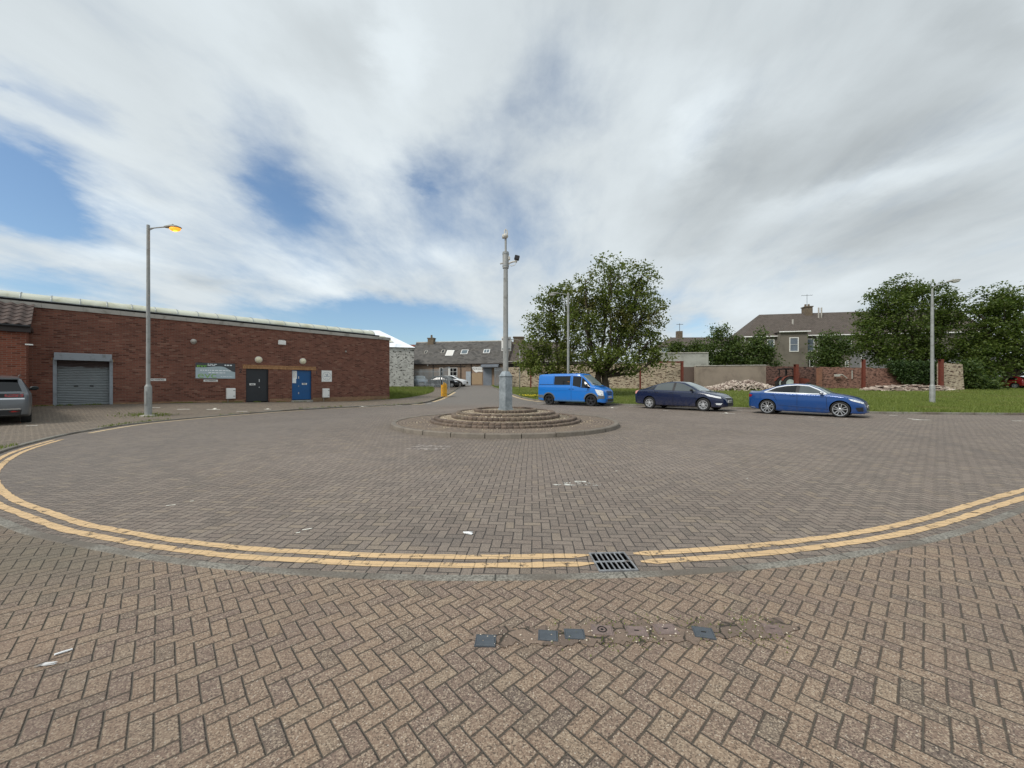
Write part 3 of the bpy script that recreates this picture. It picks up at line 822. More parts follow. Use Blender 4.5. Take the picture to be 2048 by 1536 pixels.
patch_bricks('faded_paint_mark', 1100, 971, [(0,0,2,1),(2,0,2,1),(4,0,1,2),(3,1,1,1),(5,0,2,1),(4,2,2,1),(6,1,1,1),(2,1,1,1),(6,-1,1,1),(7,0,1,1)], M_FADE, -radians(3))
patch_bricks('faded_paint_mark', 808, 899, [(k % 6 + (k//6) % 2*.5, k//6, 1, 1) for k in range(30)], M_PATCH, -radians(12), .13)
for q in ((590,1068,1),(603,1062,2),(330,1013,2),(378,1004,1),(1232,943,1),(1495,958,1)):
    patch_bricks('faded_paint_mark', q[0], q[1], [(0,0,.55*q[2],.35)], M_WHT, .5)

# ---- drain
M_IRON = pm('cast_iron_drain', (0.30,0.31,0.32), 0.55, 0.25, 20, metallic=0.5, bump=0.2, bscale=90, dirt=(0.12,0.09,0.07), dscale=14)
M_PIT = pm('dark_void', (0.002,0.002,0.002), 1.0, spec=0.0)
def drain():
    t = thing('drain_grate', 'grey iron gully grate with two rows of slots between the yellow line ends', 'drain', (0.765, 2.93, 0.0), 0.06)
    w, d = 0.29, 0.30
    f = MB()
    f.box((-w/2,-d/2,-.02),(w/2,-d/2+.015,.014)); f.box((-w/2,d/2-.015,-.02),(w/2,d/2,.014))
    f.box((-w/2,-d/2+.015,-.02),(-w/2+.012,d/2-.015,.014)); f.box((w/2-.012,-d/2+.015,-.02),(w/2,d/2-.015,.014))
    f.build('frame', M_IRON, t)
    g = MB()
    for k in range(1, 7):
        x = -w/2+.012+(w-.024)*k/7
        g.box((x-.0055,-d/2+.015,-.01),(x+.0055,d/2-.015,.012))
    g.box((-w/2+.012,-.012,-.012),(w/2-.012,.010,.0105))
    g.build('bars', M_IRON, t)
    p = MB(); p.box((-w/2+.012,-d/2+.015,.0045),(w/2-.012,d/2-.015,.0062)); p.build('black_pit_plate', M_PIT, t)  # black plate above the road, painted as the unlit depth below the bars
drain()
# ---- service covers in the footway
M_BLUEC = pm('slate_blue_plastic', srgb(72,78,84), 0.6, 0.15, 30, bump=0.15, bscale=60)
M_BRNC = pm('brown_iron_cover', srgb(120,104,98), 0.7, 0.2, 25, bump=0.3, bscale=70, dirt=(0.10,0.08,0.07), dscale=20)
M_HOLE = pm('keyhole_black', (0.006,0.005,0.005), 0.9)
def cover(px_, py_, w, d, rot, blue, label, style=0):
    Y = (H-znear(0.3,2))*F/(py_-768); x = (px_-1024)/F*Y
    t = thing('service_cover', label, 'service cover', (x, Y, znear(x, Y)), rot, 'small service covers let into the footway')
    mat = M_BLUEC if blue else M_BRNC
    l = MB(); l.cbox((0,0,.004), (w-.012, d-.012, .010), 0, None, .002)
    if style == 1:
        for k in range(5): l.box((-w*.38, -d*.36+d*.72*k/5, .009), (w*.38, -d*.36+d*.72*k/5+.004, .0108))
    l.build('lid', mat, t)
    r = MB()
    for a, b_ in (((-w/2,-d/2,-.01),(w/2,-d/2+.005,.0075)), ((-w/2,d/2-.005,-.01),(w/2,d/2,.0075)), ((-w/2,-d/2+.005,-.01),(-w/2+.005,d/2-.005,.0075)), ((w/2-.005,-d/2+.005,-.01),(w/2,d/2-.005,.0075))): r.box(a, b_)
    r.build('rim', mat, t)
    if not blue or style == 2:
        k = MB()
        if style == 3:
            k.lathe([(.026,.009),(.026,.0112),(.020,.0112),(.020,.009)], 20, cap=False)
            k.lathe([(0.0001,.0092),(.008,.0092),(.008,.0108),(0.0001,.0108)], 10)
        else: k.box((-.012,-.004,.0085),(.012,.004,.0102))
        k.build('keyhole', M_HOLE, t)
cover(971,1283,.108,.090,-.03,True,'blue-grey square service cover standing alone, leftmost of the row in the footway')
cover(1096,1273,.105,.085,-.10,True,'blue-grey cover just left of another blue-grey cover, second from the left of the row')
cover(1149,1270,.108,.082,-.05,True,'blue-grey cover touching the left side of the ringed brown cover')
cover(1204,1262,.118,.085,-.12,False,'brown iron service cover with a raised ring round a round keyhole',3)
cover(1273,1264,.112,.083,-.10,False,'plain brown service cover with slot, between the ringed cover and another slotted cover')
cover(1331,1260,.118,.088,.02,False,'plain brown slotted cover next to the blue-grey cover on the right')
cover(1407,1267,.105,.092,-.22,True,'blue-grey cover with a small keyhole, right of all the touching brown covers',2)
cover(1545,1261,.085,.088,-.30,False,'ribbed brown service cover standing apart at the right end of the row',1)
# broken bedding round them
def mortarmat():
    m, t, b = newmat('broken_mortar')
    P = pos(t)
    v = t.node('ShaderNodeTexVoronoi', feature='DISTANCE_TO_EDGE'); t.set(v.inputs['Vector'], t.vm('ADD', P, t.vm('SCALE', t.noise(P, 12, 3, .6, col=True), .05))); v.inputs['Scale'].default_value = 7.5
    vc = t.node('ShaderNodeTexVoronoi'); t.set(vc.inputs['Vector'], t.vm('ADD', P, t.vm('SCALE', t.noise(P, 12, 3, .6, col=True), .05))); vc.inputs['Scale'].default_value = 7.5
    n = t.noise(P, 60, 4, .7)
    c = t.mix(t.xyz(vc.outputs['Color'])[0], srgb(108,94,84), srgb(140,121,105))
    c = t.mix(t.ramp(n, .35, .7, 0, .5), c, srgb(88,76,68))
    crack = t.math('MULTIPLY', t.ramp(v.outputs['Distance'], 0.006, 0.05, 1, 0), t.ramp(t.noise(P, 6, 3), .36, .56))
    c = t.mix(crack, c, (0.04,0.034,0.024))
    c = t.mix(t.ramp(t.noise(P, 9, 4, .7), .62, .72, 0, .8), c, (0.05,0.05,0.03))
    t.l.new(c, b.inputs['Base Color']); b.inputs['Roughness'].default_value = .92
    t.l.new(t.bump(t.math('ADD', t.math('MULTIPLY', crack, -1.5), n), .7, .012), b.inputs['Normal'])
    return m
M_MORT = mortarmat()
def mortar():
    mb = MB(); top = []; bot = []
    N = 90
    for k in range(N+1):
        x = 936+(1600-936)*k/N
        yc = 1276-(x-936)*0.030
        hw = 21+14*noise.noise(Vector((k*.35,0,0)))+9*noise.noise(Vector((k*1.1,3,0)))
        if x < 1080: hw *= .85 if x > 1000 else .7
        if 1430 < x < 1500: hw *= .7
        e = min(1, k/6, (N-k)/6); hw = max(3, hw*e)
        hw2 = hw*(1+.4*noise.noise(Vector((k*.9,9,0))))
        for lst, yy in ((top, yc-hw), (bot, yc+hw2*.9)):
            Y = (H-.012)*F/(yy-768); lst.append(((x-1024)/F*Y, Y, znear((x-1024)/F*Y, Y)+.004))
    vs = top+bot; mb.add(vs, [(k, N+1+k, N+2+k, k+1) for k in range(N)])
    o = mb.build('mortar_patch', M_MORT)
    if sum(p.normal.z for p in o.data.polygons) < 0: o.data.flip_normals()
    struct(o)
mortar()
# ---- litter
M_PAPER = pm('white_paper', srgb(225,226,226), .8, .1, 20)
def litter(x, y, pts, lab, cat='litter', h=.012, name='paper_scrap', rot=0):
    zf = znear if y > 1150 else gz
    p = gp(x, y); Y = (H-zf(p.x, p.y))*F/(y-768); X = (x-1024)/F*Y
    mb = MB(); n = len(pts)
    vs = [(a, b_, .008+h*abs(noise.noise(Vector((a*30, b_*30, x))))) for a, b_ in pts]
    cx = sum(a for a, b_ in pts)/n; cy = sum(b_ for a, b_ in pts)/n
    vs.append((cx, cy, h+.008)); lo = [(a, b_, .005) for a, b_ in pts]
    mb.add(vs, [(i, (i+1) % n, n) for i in range(n)])
    mb.add(lo+[(cx, cy, h+.005)], [((i+1) % n, i, n) for i in range(n)])
    o = mb.build(name, M_PAPER); o.location = (X, Y, zf(X, Y)); o.rotation_euler = (0,0,rot)
    tag(o, lab, cat); return o
st_ = MB()
for k in range(170):
    u = rnd.uniform(945, 1590); yy = 1276-(u-936)*.030+rnd.gauss(0, 15); Y = (H-.012)*F/(yy-768); x = (u-1024)/F*Y; s = rnd.uniform(.002,.0075)
    st_.cbox((x, Y, znear(x,Y)+.005+s*.3), (s*1.4, s, s*.8), rnd.random()*3, None, s*.25)
tag(st_.build('stone_crumbs', leafmat('pale_crumbs', (srgb(120,106,92), srgb(206,194,176)), trans=0)), 'crumbs of stone and mortar scattered round the service covers', 'crumbs', kind='stuff')
wd = []
for k in range(150):
    u = rnd.choice([1120, 1205, 1265, 1300, 1385, 1395, 1480, 1530])+rnd.gauss(0,9); yy = 1276-(u-936)*.030+rnd.choice([-18,14])+rnd.gauss(0,3); Y = (H-.012)*F/(yy-768); x = (u-1024)/F*Y
    wd.append((x, Y, znear(x,Y)+.004))
wo_ = blades('moss_tufts', wd, M_BLADE, .004, .012, .004)
tag(wo_, 'tiny tufts of moss and weed between the service covers', 'weeds', kind='stuff')
litter(935,1068,[(-.045,.03),(-.03,.0),(0,-.012),(.04,-.03),(.05,.0),(.03,.02),(.05,.04),(0,.02)], 'crumpled white paper scrap lying alone on the road just inside the yellow lines')
litter(127,1306,[(-.030,-.005),(.030,-.005),(.030,.005),(-.030,.005)], 'thin white paper stick on the footway, lower left', rot=.75, h=.004)
litter(88,1334,[(-.04,-.014),(-.02,.0),(.0,.003),(.034,.012),(.04,.022),(.0,.014),(-.028,.008)], 'torn white shred on a lifted paviour beside the paper stick', h=.01)
# ---- yellow flowers on the verge
M_FLOW = pm('yellow_petals', srgb(225,205,40), .7, .15, 30)
def flowers():
    p = gp(1050, 797); t = thing('dandelion_clump', 'clump of yellow flowers on the verge behind the pole base', 'flowers', (p.x+.5, p.y+.35, gz(p.x, p.y+.35)+.08))
    a = MB(); b_ = MB()
    for k in range(60):
        q = Vector((rnd.gauss(0,.45), rnd.gauss(0,.18), rnd.uniform(.08,.2)))
        a.ell(q, (.05,.05,.02), 7, 4); b_.tube([(q.x,q.y,-.05), q], .008, 5)
    tag(a.build('flower_heads', M_FLOW, t), kind='stuff'); tag(b_.build('stems', M_BLADE, t), kind='stuff')
flowers()
# ================================================================== buildings and walls
RZ = atan2(WD.y, WD.x)
M_BRICK = brickmat('red_brick', srgb(112,68,56), srgb(142,94,78), srgb(120,98,86), ms=.010, dark=.5, stain=srgb(88,62,54), stainamt=.45, fleck=.35)
M_BRICK2 = brickmat('brighter_red_brick', srgb(122,66,50), srgb(150,88,68), srgb(132,106,92), ms=.010, dark=.5, stainamt=.3)
M_PLINTH = brickmat('buff_brick', srgb(150,116,88), srgb(172,138,106), srgb(120,100,84), ms=.010, dark=.2, stain=srgb(96,84,66), stainamt=.6)
M_SOLDIER = brickmat('buff_soldier_course', srgb(172,128,88), srgb(190,146,104), srgb(120,92,70), bw=.075, bh=.6, ms=.010, dark=.1, stainamt=.15)
M_CONC = pm('concrete_coping', srgb(168,164,156), .85, .12, 2.5, bump=.3, bscale=40, dirt=srgb(112,108,98), dscale=1.6)
M_GRP = pm('yellowed_rooflight_sheet', srgb(196,199,184), .45, .08, 1.2, dirt=srgb(164,164,138), dscale=1.0, dthr=(.45,.75))
M_DARKGAP = pm('black_felt', (0.012,0.012,0.012), .9)
M_GALV = pm('galvanised_steel', srgb(150,156,158), .5, .14, 6, metallic=.35, bump=.05, dirt=srgb(118,122,122), dscale=5)
def shutmat():
    m, t, b = newmat('shutter_grey')
    v = objco(t); s = t.xyz(v); n = t.noise(v, 3, 4, .6)
    c = t.mix(n, srgb(118,124,126), srgb(142,148,150))
    # brown towards the top under the roller box, ragged at its lower edge
    e = t.math('ADD', s[2], t.math('MULTIPLY', t.noise(t.comb(t.math('MULTIPLY', s[0], 2.5), 0.0, t.math('MULTIPLY', s[2], 9.0)), 1.0, 4, .6), .5))
    c = t.mix(t.ramp(e, 2.30, 2.44, 0, .85), c, srgb(66,44,38))
    c = t.mix(t.ramp(t.noise(v, 1.5, 5, .7), .5, .7, 0, .3), c, srgb(96,98,98))
    t.l.new(c, b.inputs['Base Color']); b.inputs['Roughness'].default_value = .5; b.inputs['Metallic'].default_value = .3
    return m
M_SHUT = shutmat()
M_HOOD = pm('grey_painted_steel', srgb(140,146,152), .45, .06, 2, metallic=.2, dirt=srgb(110,112,112), dscale=3)
M_BLKD = pm('black_door_paint', srgb(34,38,43), .45, .2, 2)
M_BLUD = pm('blue_door_paint', srgb(0,80,136), .4, .12, 2)
M_STEEL = pm('brushed_steel', srgb(190,192,192), .3, .1, 10, metallic=.8)
M_WHITE = pm('white_plastic', srgb(230,230,226), .45, .04, 3, dirt=srgb(190,186,172), dscale=5, dthr=(.6,.85))
M_CREAM = pm('yellowed_lamp_glass', srgb(220,214,186), .35, .06, 6)
M_BLACK = pm('black_print', (0.012,0.012,0.014), .5)
M_TILE = pm('brown_pantile', srgb(74,61,56), .85, .3, 7, bump=.3, bscale=30, dirt=srgb(102,92,84), dscale=6, dthr=(.58,.7))
M_FASC = pm('dark_brown_fascia', srgb(46,36,34), .6, .15, 3)
BLD_TOP = H+3.49
def wl(x, y):
    P = wallP(x); s = (P-W0).dot(WD); Z = P.y
    return s, H-(y-768)/F*Z
def brick_unit():
    b = thing('brick_unit', 'long low red brick industrial unit with barrel rooflight, roller shutter, black door and blue door', 'building', (W0.x, W0.y, 0), RZ)
    L = (W1-W0).length; top = BLD_TOP
    ops = []   # openings s0,s1,z0,z1
    s0, _ = wl(110, 760); s1, zt = wl(222, 715); shut = (s0, s1, -.2, wl(166, 718)[1])
    d1 = (wl(492,735)[0], wl(537,735)[0], -.2, wl(514,737)[1]); d2 = (wl(584,739)[0], wl(623,739)[0], -.2, wl(603,740.5)[1])
    ops = [shut, d1, d2]
    w = MB(); x = -8.0; th = .30
    capb = top-.20
    for (a, c, z0, z1) in ops:
        w.box((x, 0, -.5), (a, th, capb)); w.box((a, 0, z1), (c, th, capb)); x = c
    w.box((x, 0, -.5), (L, th, capb))
    w.box((L-th, th, -.5), (L, 14, capb)); w.box((-8, th, -.5), (-8+th, 14, capb)); w.box((-8+th, 14-th, -.5), (L-th, 14, capb))
    w.build('wall', M_BRICK, b)
    p = MB(); x = -8.0
    for (a, c, z0, z1) in ops: p.box((x, -.018, -.5), (a-.06, -.001, .0+.0+wl(640, 795)[1])); x = c+.06
    p.box((x, -.018, -.5), (L, -.001, wl(640,795)[1])); p.build('plinth', M_PLINTH, b)
    c = MB(); xx = -8.05
    while xx < L+.06:
        e = min(xx+1.2, L+.06); c.box((xx+.003, -.07, capb), (e-.003, .42, top)); xx = e
    c.build('coping', M_CONC, b)
    r = MB(); r.box((-8+th, .44, capb-.4), (L-th, 13.6, capb+.08)); r.build('roof', M_DARKGAP, b)
    # barrel rooflight: ribbed translucent vault standing on a dark kerb just behind the parapet
    yc, rad, zb, hh = 1.50, .95, top+.20, .36
    k = MB(); k.box((-8, yc-rad+.03, capb+.05), (L-.5, yc+rad-.03, zb-.02)); k.build('rooflight_kerb', M_DARKGAP, b)
    v = MB(); NS = 14; pitch = .86; X0 = -8.0; n = int((L-.45-X0)/pitch)
    X1 = X0+n*pitch
    for i in range(n):
        a, e = X0+i*pitch+.012, X0+(i+1)*pitch-.012
        vs = []; dz = .006*((i*7) % 3)
        for q in (a, e):
            for k2 in range(NS+1):
                t = pi*k2/NS; vs.append((q, yc-rad*cos(t), zb+dz+hh*sin(t)))
        v.add(vs, [(k2, k2+1, NS+2+k2, NS+1+k2) for k2 in range(NS)])
    v.add([(X1, yc-rad*cos(pi*k2/NS), zb+hh*sin(pi*k2/NS)) for k2 in range(NS+1)], [tuple(range(NS+1))])
    v.build('barrel_rooflight', M_GRP, b, angle=40)
    ri = MB()
    for i in range(n+1):
        q = X0+i*pitch
        ri.tube([(q, yc-(rad+.012)*cos(pi*k2/NS), zb+(hh+.012)*sin(pi*k2/NS)) for k2 in range(NS+1)], .018, 6)
    ri.build('rooflight_ribs', M_GALV, b)
    f = MB(); f.box((X0, yc-rad-.05, zb-.03), (X1, yc-rad+.03, zb-.005)); f.build('rooflight_sill', M_GALV, b)
    # roller shutter: curtain with slats, guides, hood box
    a, e, _, zt = shut; zc = wl(166, 808)[1]
    sh = MB(); N = 27; hs = (zt-zc)/N; pts = []
    for i in range(N):
        z = zc+i*hs
        for q in ((0,.0),(.18,-.018),(.5,-.026),(.82,-.018)): pts.append((.16+q[1], z+q[0]*hs))
    pts.append((.16, zt))
    vs = []
    for y_, z_ in pts: vs += [(a+.05, y_, z_), (e-.05, y_, z_)]
    sh.add(vs, [(2*i, 2*i+1, 2*i+3, 2*i+2) for i in range(len(pts)-1)])
    sh.box((a+.05, .10, zc-.03), (e-.05, .165, zc+.06))
    so_ = sh.build('roller_shutter', M_SHUT, b)
    hd = MB()
    for q in (.36, .64): hd.box((a+(e-a)*q-.06, .105, zc+.80), (a+(e-a)*q+.06, .13, zc+.85))
    build_each(hd, 'handle', M_BLACK, so_)
    g = MB(); g.box((a-.06, -.02, zc-.1), (a+.05, .12, zt+.02)); g.box((e-.05, -.02, zc-.1), (e+.06, .12, zt+.02)); build_each(g, 'shutter_guide', M_HOOD, b)
    h = MB(); zh0, zh1 = wl(166, 721.5)[1], wl(166, 707.5)[1]
    h.prism([(a-.02, -.30, zh0), (a-.02, -.002, zh0), (a-.02, -.002, zh1), (a-.02, -.27, zh1), (a-.02, -.30, zh1-.03)], (e-a+.04, 0, 0)); h.build('shutter_hood', M_HOOD, b)
    cn = MB()
    for q in (a-.11, e+.04): cn.box((q, -.012, zh0-.02), (q+.07, -.001, zh0+.10))
    build_each(cn, 'padstone', M_SOLDIER, b)
    # doors
    for nm, (a, e, _, zt), mat, zc in (('door', d1, M_BLKD, wl(514,804)[1]), ('door', d2, M_BLUD, wl(603,800)[1])):
        dd = MB(); dd.cbox(((a+e)/2, .13, (zc+zt)/2), (e-a-.10, .05, zt-zc-.06), 0, None, .006)
        do = dd.build(nm, mat, b)
        do['label'] = 'black steel door' if mat is M_BLKD else 'bright blue steel door'
        fr = MB(); fr.box((a+.001, .08, zc-.1), (a+.045, .18, zt-.001)); fr.box((e-.045, .08, zc-.1), (e-.001, .18, zt-.001)); fr.box((a+.045, .08, zt-.04), (e-.045, .18, zt-.001)); fr.build('frame', mat, do)
        hn = MB(); left = mat is M_BLUD
        hx = a+.36*(e-a) if left else a+.60*(e-a)
        for zz, hh2 in ((1.18,.16),(.84,.05)) if not left else ((1.35,.15),(.86,.05),(.38,.12)):
            hn.box((hx-.022, .085, zc+zz), (hx+.022, .106, zc+zz+hh2))
        build_each(hn, 'handle', M_STEEL, do)
        pl = MB(); cx = a+(.66 if left else .30)*(e-a); cz = zc+(1.02 if left else 1.04)
        pl.cbox((cx, .098, cz), (.30, .012, .11), 0, None, .004); pp = pl.build('letter_plate', M_WHITE, do)
        ps = MB(); ps.cbox((cx, .0895, cz), (.17, .006, .045)); ps.build('slot', M_BLACK if left else pm('grey_print', srgb(120,122,124), .6), pp)
        back = MB(); back.box((a-.05, .31, zc-.2), (e+.05, .34, zt+.1)); back.build('inner_dark', M_PIT, b)
    back = MB(); back.box((shut[0]-.05, .31, -.2), (shut[1]+.05, .34, shut[3]+.1)); back.build('inner_dark', M_PIT, b)
    so2 = MB(); za, ze = wl(486,734)[1]-.0, wl(486,734)[1]+.0
    zl = (d1[3]+d2[3])/2
    so2.box((wl(485,730)[0], -.022, zl), (wl(632,735)[0], -.001, zl+.225)); so2.build('soldier_course', M_SOLDIER, b)
    st = MB(); st.box((d2[0]-.05, -.12, -.1), (d2[1]+.05, .12, wl(603,800)[1]-.004)); st.build('doorstep', M_CONC, b)
    # small pieces standing on the wall
    nd = MB()
    sx, sz = wl(691, 703); nd.cbox((sx, -.05, sz), (.10, .10, .10), 0, None, .02); nd.build('sensor', M_CONC, b)
    return b
BR_U = brick_unit()
def wall_at(x, y, out=.0):
    s, z = wl(x, y); q = W0+WD*s+WN*out
    return Vector((q.x, q.y, z))
# lamps, meter boxes, signs fixed to the wall
def bulkhead(x, y, r, label, group='round wall lamps over the doors'):
    t = thing('wall_lamp', label, 'lamp', wall_at(x, y), RZ, group)
    a = MB(); a.lathe([(.0001,-.001),(r,-.001),(r,-.05),(r*.94,-.06)], 24, 'Y'); a.build('base', M_WHITE, t, angle=40)
    g = MB(); g.lathe([(r*.93,-.058),(r*.90,-.09),(r*.7,-.135),(r*.4,-.16),(.0001,-.168)], 24, 'Y'); g.build('glass_cover', M_CREAM, t, smooth=True)
bulkhead(517, 719.5, .19, 'round cream wall lamp above the black door')
bulkhead(605.5, 722.5, .19, 'round cream wall lamp above the blue door')
def vent(x, y):
    t = thing('wall_vent', 'small round white vent cowl high on the wall above the green and grey sign', 'vent', wall_at(x, y), RZ)
    a = MB(); a.lathe([(.0001,-.001),(.13,-.001),(.13,-.03),(.0001,-.031)], 20, 'Y'); a.build('flange', M_WHITE, t, angle=40)
    c = MB(); c.ell((0,-.06,0), (.13,.13,.12), 16, 8); c.build('cowl', M_CONC, t, smooth=True)
vent(387, 683)
def alarm(x, y):
    t = thing('alarm_box', 'white rectangular alarm box high on the wall between and above the doors', 'alarm box', wall_at(x, y), RZ)
    a = MB(); a.cbox((0,-.055,0), (.42,.108,.26), 0, None, .025); a.build('cover', M_WHITE, t)
    b = MB(); b.cbox((0,-.03,.155), (.30,.06,.04)); b.build('lid', M_CONC, t)
alarm(563.5, 685.5)
def meter(x, y, w, h, label):
    t = thing('meter_box', label, 'meter box', wall_at(x, y), RZ, 'white meter boxes beside the doors')
    a = MB(); a.cbox((0,-.085,0), (w,.168,h), 0, None, .015); a.build('case', M_WHITE, t)
    d = MB(); d.cbox((0,-.176,-.01), (w-.05,.012,h-.06), 0, None, .005); d.build('door', M_WHITE, t)
    k = MB()
    for z in (.27, -.24): k.box((w*.22, -.188, h*z-.012), (w*.46, -.183, h*z+.012))
    build_each(k, 'hinge', M_BLACK, t)
    p = MB(); p.tube([(-w*.3,-.06,-h/2), (-w*.3,-.06,-h/2-.25)], .016, 8); p.build('pipe', M_CONC, t)
meter(460.8, 787, .42, .60, 'white meter box low on the wall left of the black door')
meter(650.7, 786, .42, .60, 'white meter box low on the wall right of the blue door')
TXR = (radians(90), 0, 0)
M_SGREY = pm('sign_grey_blue', srgb(168,184,190), .4, .05, 3)
M_SDARK = pm('sign_charcoal', srgb(62,66,70), .4, .06, 3)
M_SGRNP = pm('sign_pale_green', srgb(132,172,104), .4, .08, 4)
M_SGRN = pm('sign_green', srgb(128,196,60), .4, .08, 4)
M_SWHT = pm('sign_white_print', srgb(232,238,240), .5, .03, 4)
M_INK = pm('sign_grey_print', srgb(120,132,150), .5, .05, 6)
def lines_of_print(mb, x0, x1, z, h, y, seed):
    """print too small to read: one small stroke per word"""
    r = random.Random(seed); x = x0
    while x < x1:
        w = min(r.uniform(.05,.16), x1-x)
        if w > .02: mb.box((x, y-.0015, z-h/2), (x+w, y, z+h/2))
        x += w+.03
def evc_sign():
    sL, zt = wl(391, 725); sR, zb = wl(470, 758)
    s0, z0 = wl(391,756.5); s1, z1 = wl(470, 758.5)
    w = sR-sL; zb = z0; h = wl(391,725)[1]-zb
    t = thing('unit_sign', 'wide grey and charcoal sign board with green EVC lettering beside the black door', 'sign', tuple((W0+WD*((sL+sR)/2)).to_3d()+Vector((0,0,zb))), RZ)
    a = MB(); a.box((-w/2,-.03,0),(w/2,-.002,h)); a.build('board', M_SGREY, t)
    d = MB(); N = 24; up = []; lo = []
    for k in range(N+1):
        u = k/N; x = -w/2+w*u
        z = h*(.70+.09*smooth(.1,.6,u)-.36*smooth(.62,1.0,u)**1.3)
        lo.append((x,-.0335,z)); up.append((x,-.0335,h))
    d.add(lo+up, [(k,k+1,N+2+k,N+1+k) for k in range(N)]); d.build('header_band', M_SDARK, t)
    text_mesh('logo', 'evc', .24, M_SGRN, t, (-w*.35,-.0355,h*.80), TXR, sx=1.4)
    m = MB(); lines_of_print(m, -w*.21, w*.02, h*.92, .035, -.0345, 1); lines_of_print(m, -w*.21, -w*.02, h*.84, .035, -.0345, 2)
    lines_of_print(m, w*.22, w*.42, h*.88, .06, -.0345, 3)
    lines_of_print(m, -w*.39, w*.40, h*.52, .05, -.0315, 4); lines_of_print(m, -w*.19, w*.24, h*.37, .05, -.0315, 5); lines_of_print(m, w*.12, w*.45, h*.12, .025, -.0315, 8)
    tag(m.build('small_print', M_SWHT, t), kind='stuff')
    text_mesh('large_logo', 'evc', .50, M_SGRNP, t, (-w*.22,-.0318,h*.20), TXR, sx=1.25)
evc_sign()
def plate_sign(x, y, txt, label, w=.62, h=.115, name='wall_sign', group='small no parking plates on the wall'):
    t = thing(name, label, 'sign', wall_at(x, y), RZ, group)
    a = MB(); a.cbox((0,-.006,0), (w,.010,h), 0, None, .003); a.build('plate', M_WHITE, t)
    text_mesh('lettering', txt, h*.78, M_BLACK, t, (0,-.0122,0), TXR, sx=.92, bold=.002)
plate_sign(315.5, 759.5, 'NO PARKING', 'small white plate with black NO PARKING beside the left lamp post')
plate_sign(421.5, 761.3, 'NO PARKING', 'small white plate with black NO PARKING under the EVC sign')
def number(x, y, ch, label):
    o = text_mesh('door_number', ch, .30, M_BLACK, None, wall_at(x, y, .006), (radians(90), 0, RZ), bold=.006, ext=.004); tag(o, label, 'number', 'black door numbers')
number(481, 742, '2', 'black number 2 on the brickwork left of the black door')
number(633.5, 746, '1', 'black number 1 on the brickwork right of the blue door')
def circle_sign():
    t = thing('shop_sign', 'square white sign with a thin ring and small lettering right of the blue door', 'sign', wall_at(653.3, 752.3), RZ)
    w = .66
    a = MB(); a.cbox((0,-.012,0), (w,.022,w+.08), 0, None, .004); a.build('board', M_WHITE, t)
    r = MB()
    r.lathe([(.26,-.0245),(.275,-.0245),(.275,-.0232),(.26,-.0232)], 40, 'Y', cap=False)
    r.build('ring', M_INK, t)
    m = MB(); m.box((-.19,-.0246,-.03),(.19,-.0236,-.005)); m.box((-.02,-.0246,-.005),(.02,-.0236,.12)); m.box((.03,-.0246,.03),(.06,-.0236,.17)); m.box((-.09,-.0246,-.19),(-.05,-.0236,-.16)); m.box((.02,-.0246,-.20),(.05,-.0236,-.17)); m.box((-.09,-.0246,.10),(-.05,-.0236,.15))
    m.build('lettering', M_INK, t)
circle_sign()
def notice():
    s, z = wl(590, 751.5)
    q = W0+WD*s
    t = thing('door_notice', 'two white paper notices taped to the top left of the blue door', 'notice', (q.x, q.y, z), RZ)
    a = MB(); a.box((-.14,.088,-.20),(.14,.096,.36)); a.build('upper_sheet', M_WHITE, t)
    b = MB(); b.box((-.14,.083,-.46),(.09,.087,-.16)); b.build('lower_sheet', M_SWHT, t)
    m = MB(); 
    for k in range(6): lines_of_print(m, -.1, .1, .28-.07*k, .012, .0878, 20+k)
    tag(m.build('print', M_INK, t), kind='stuff')
notice()

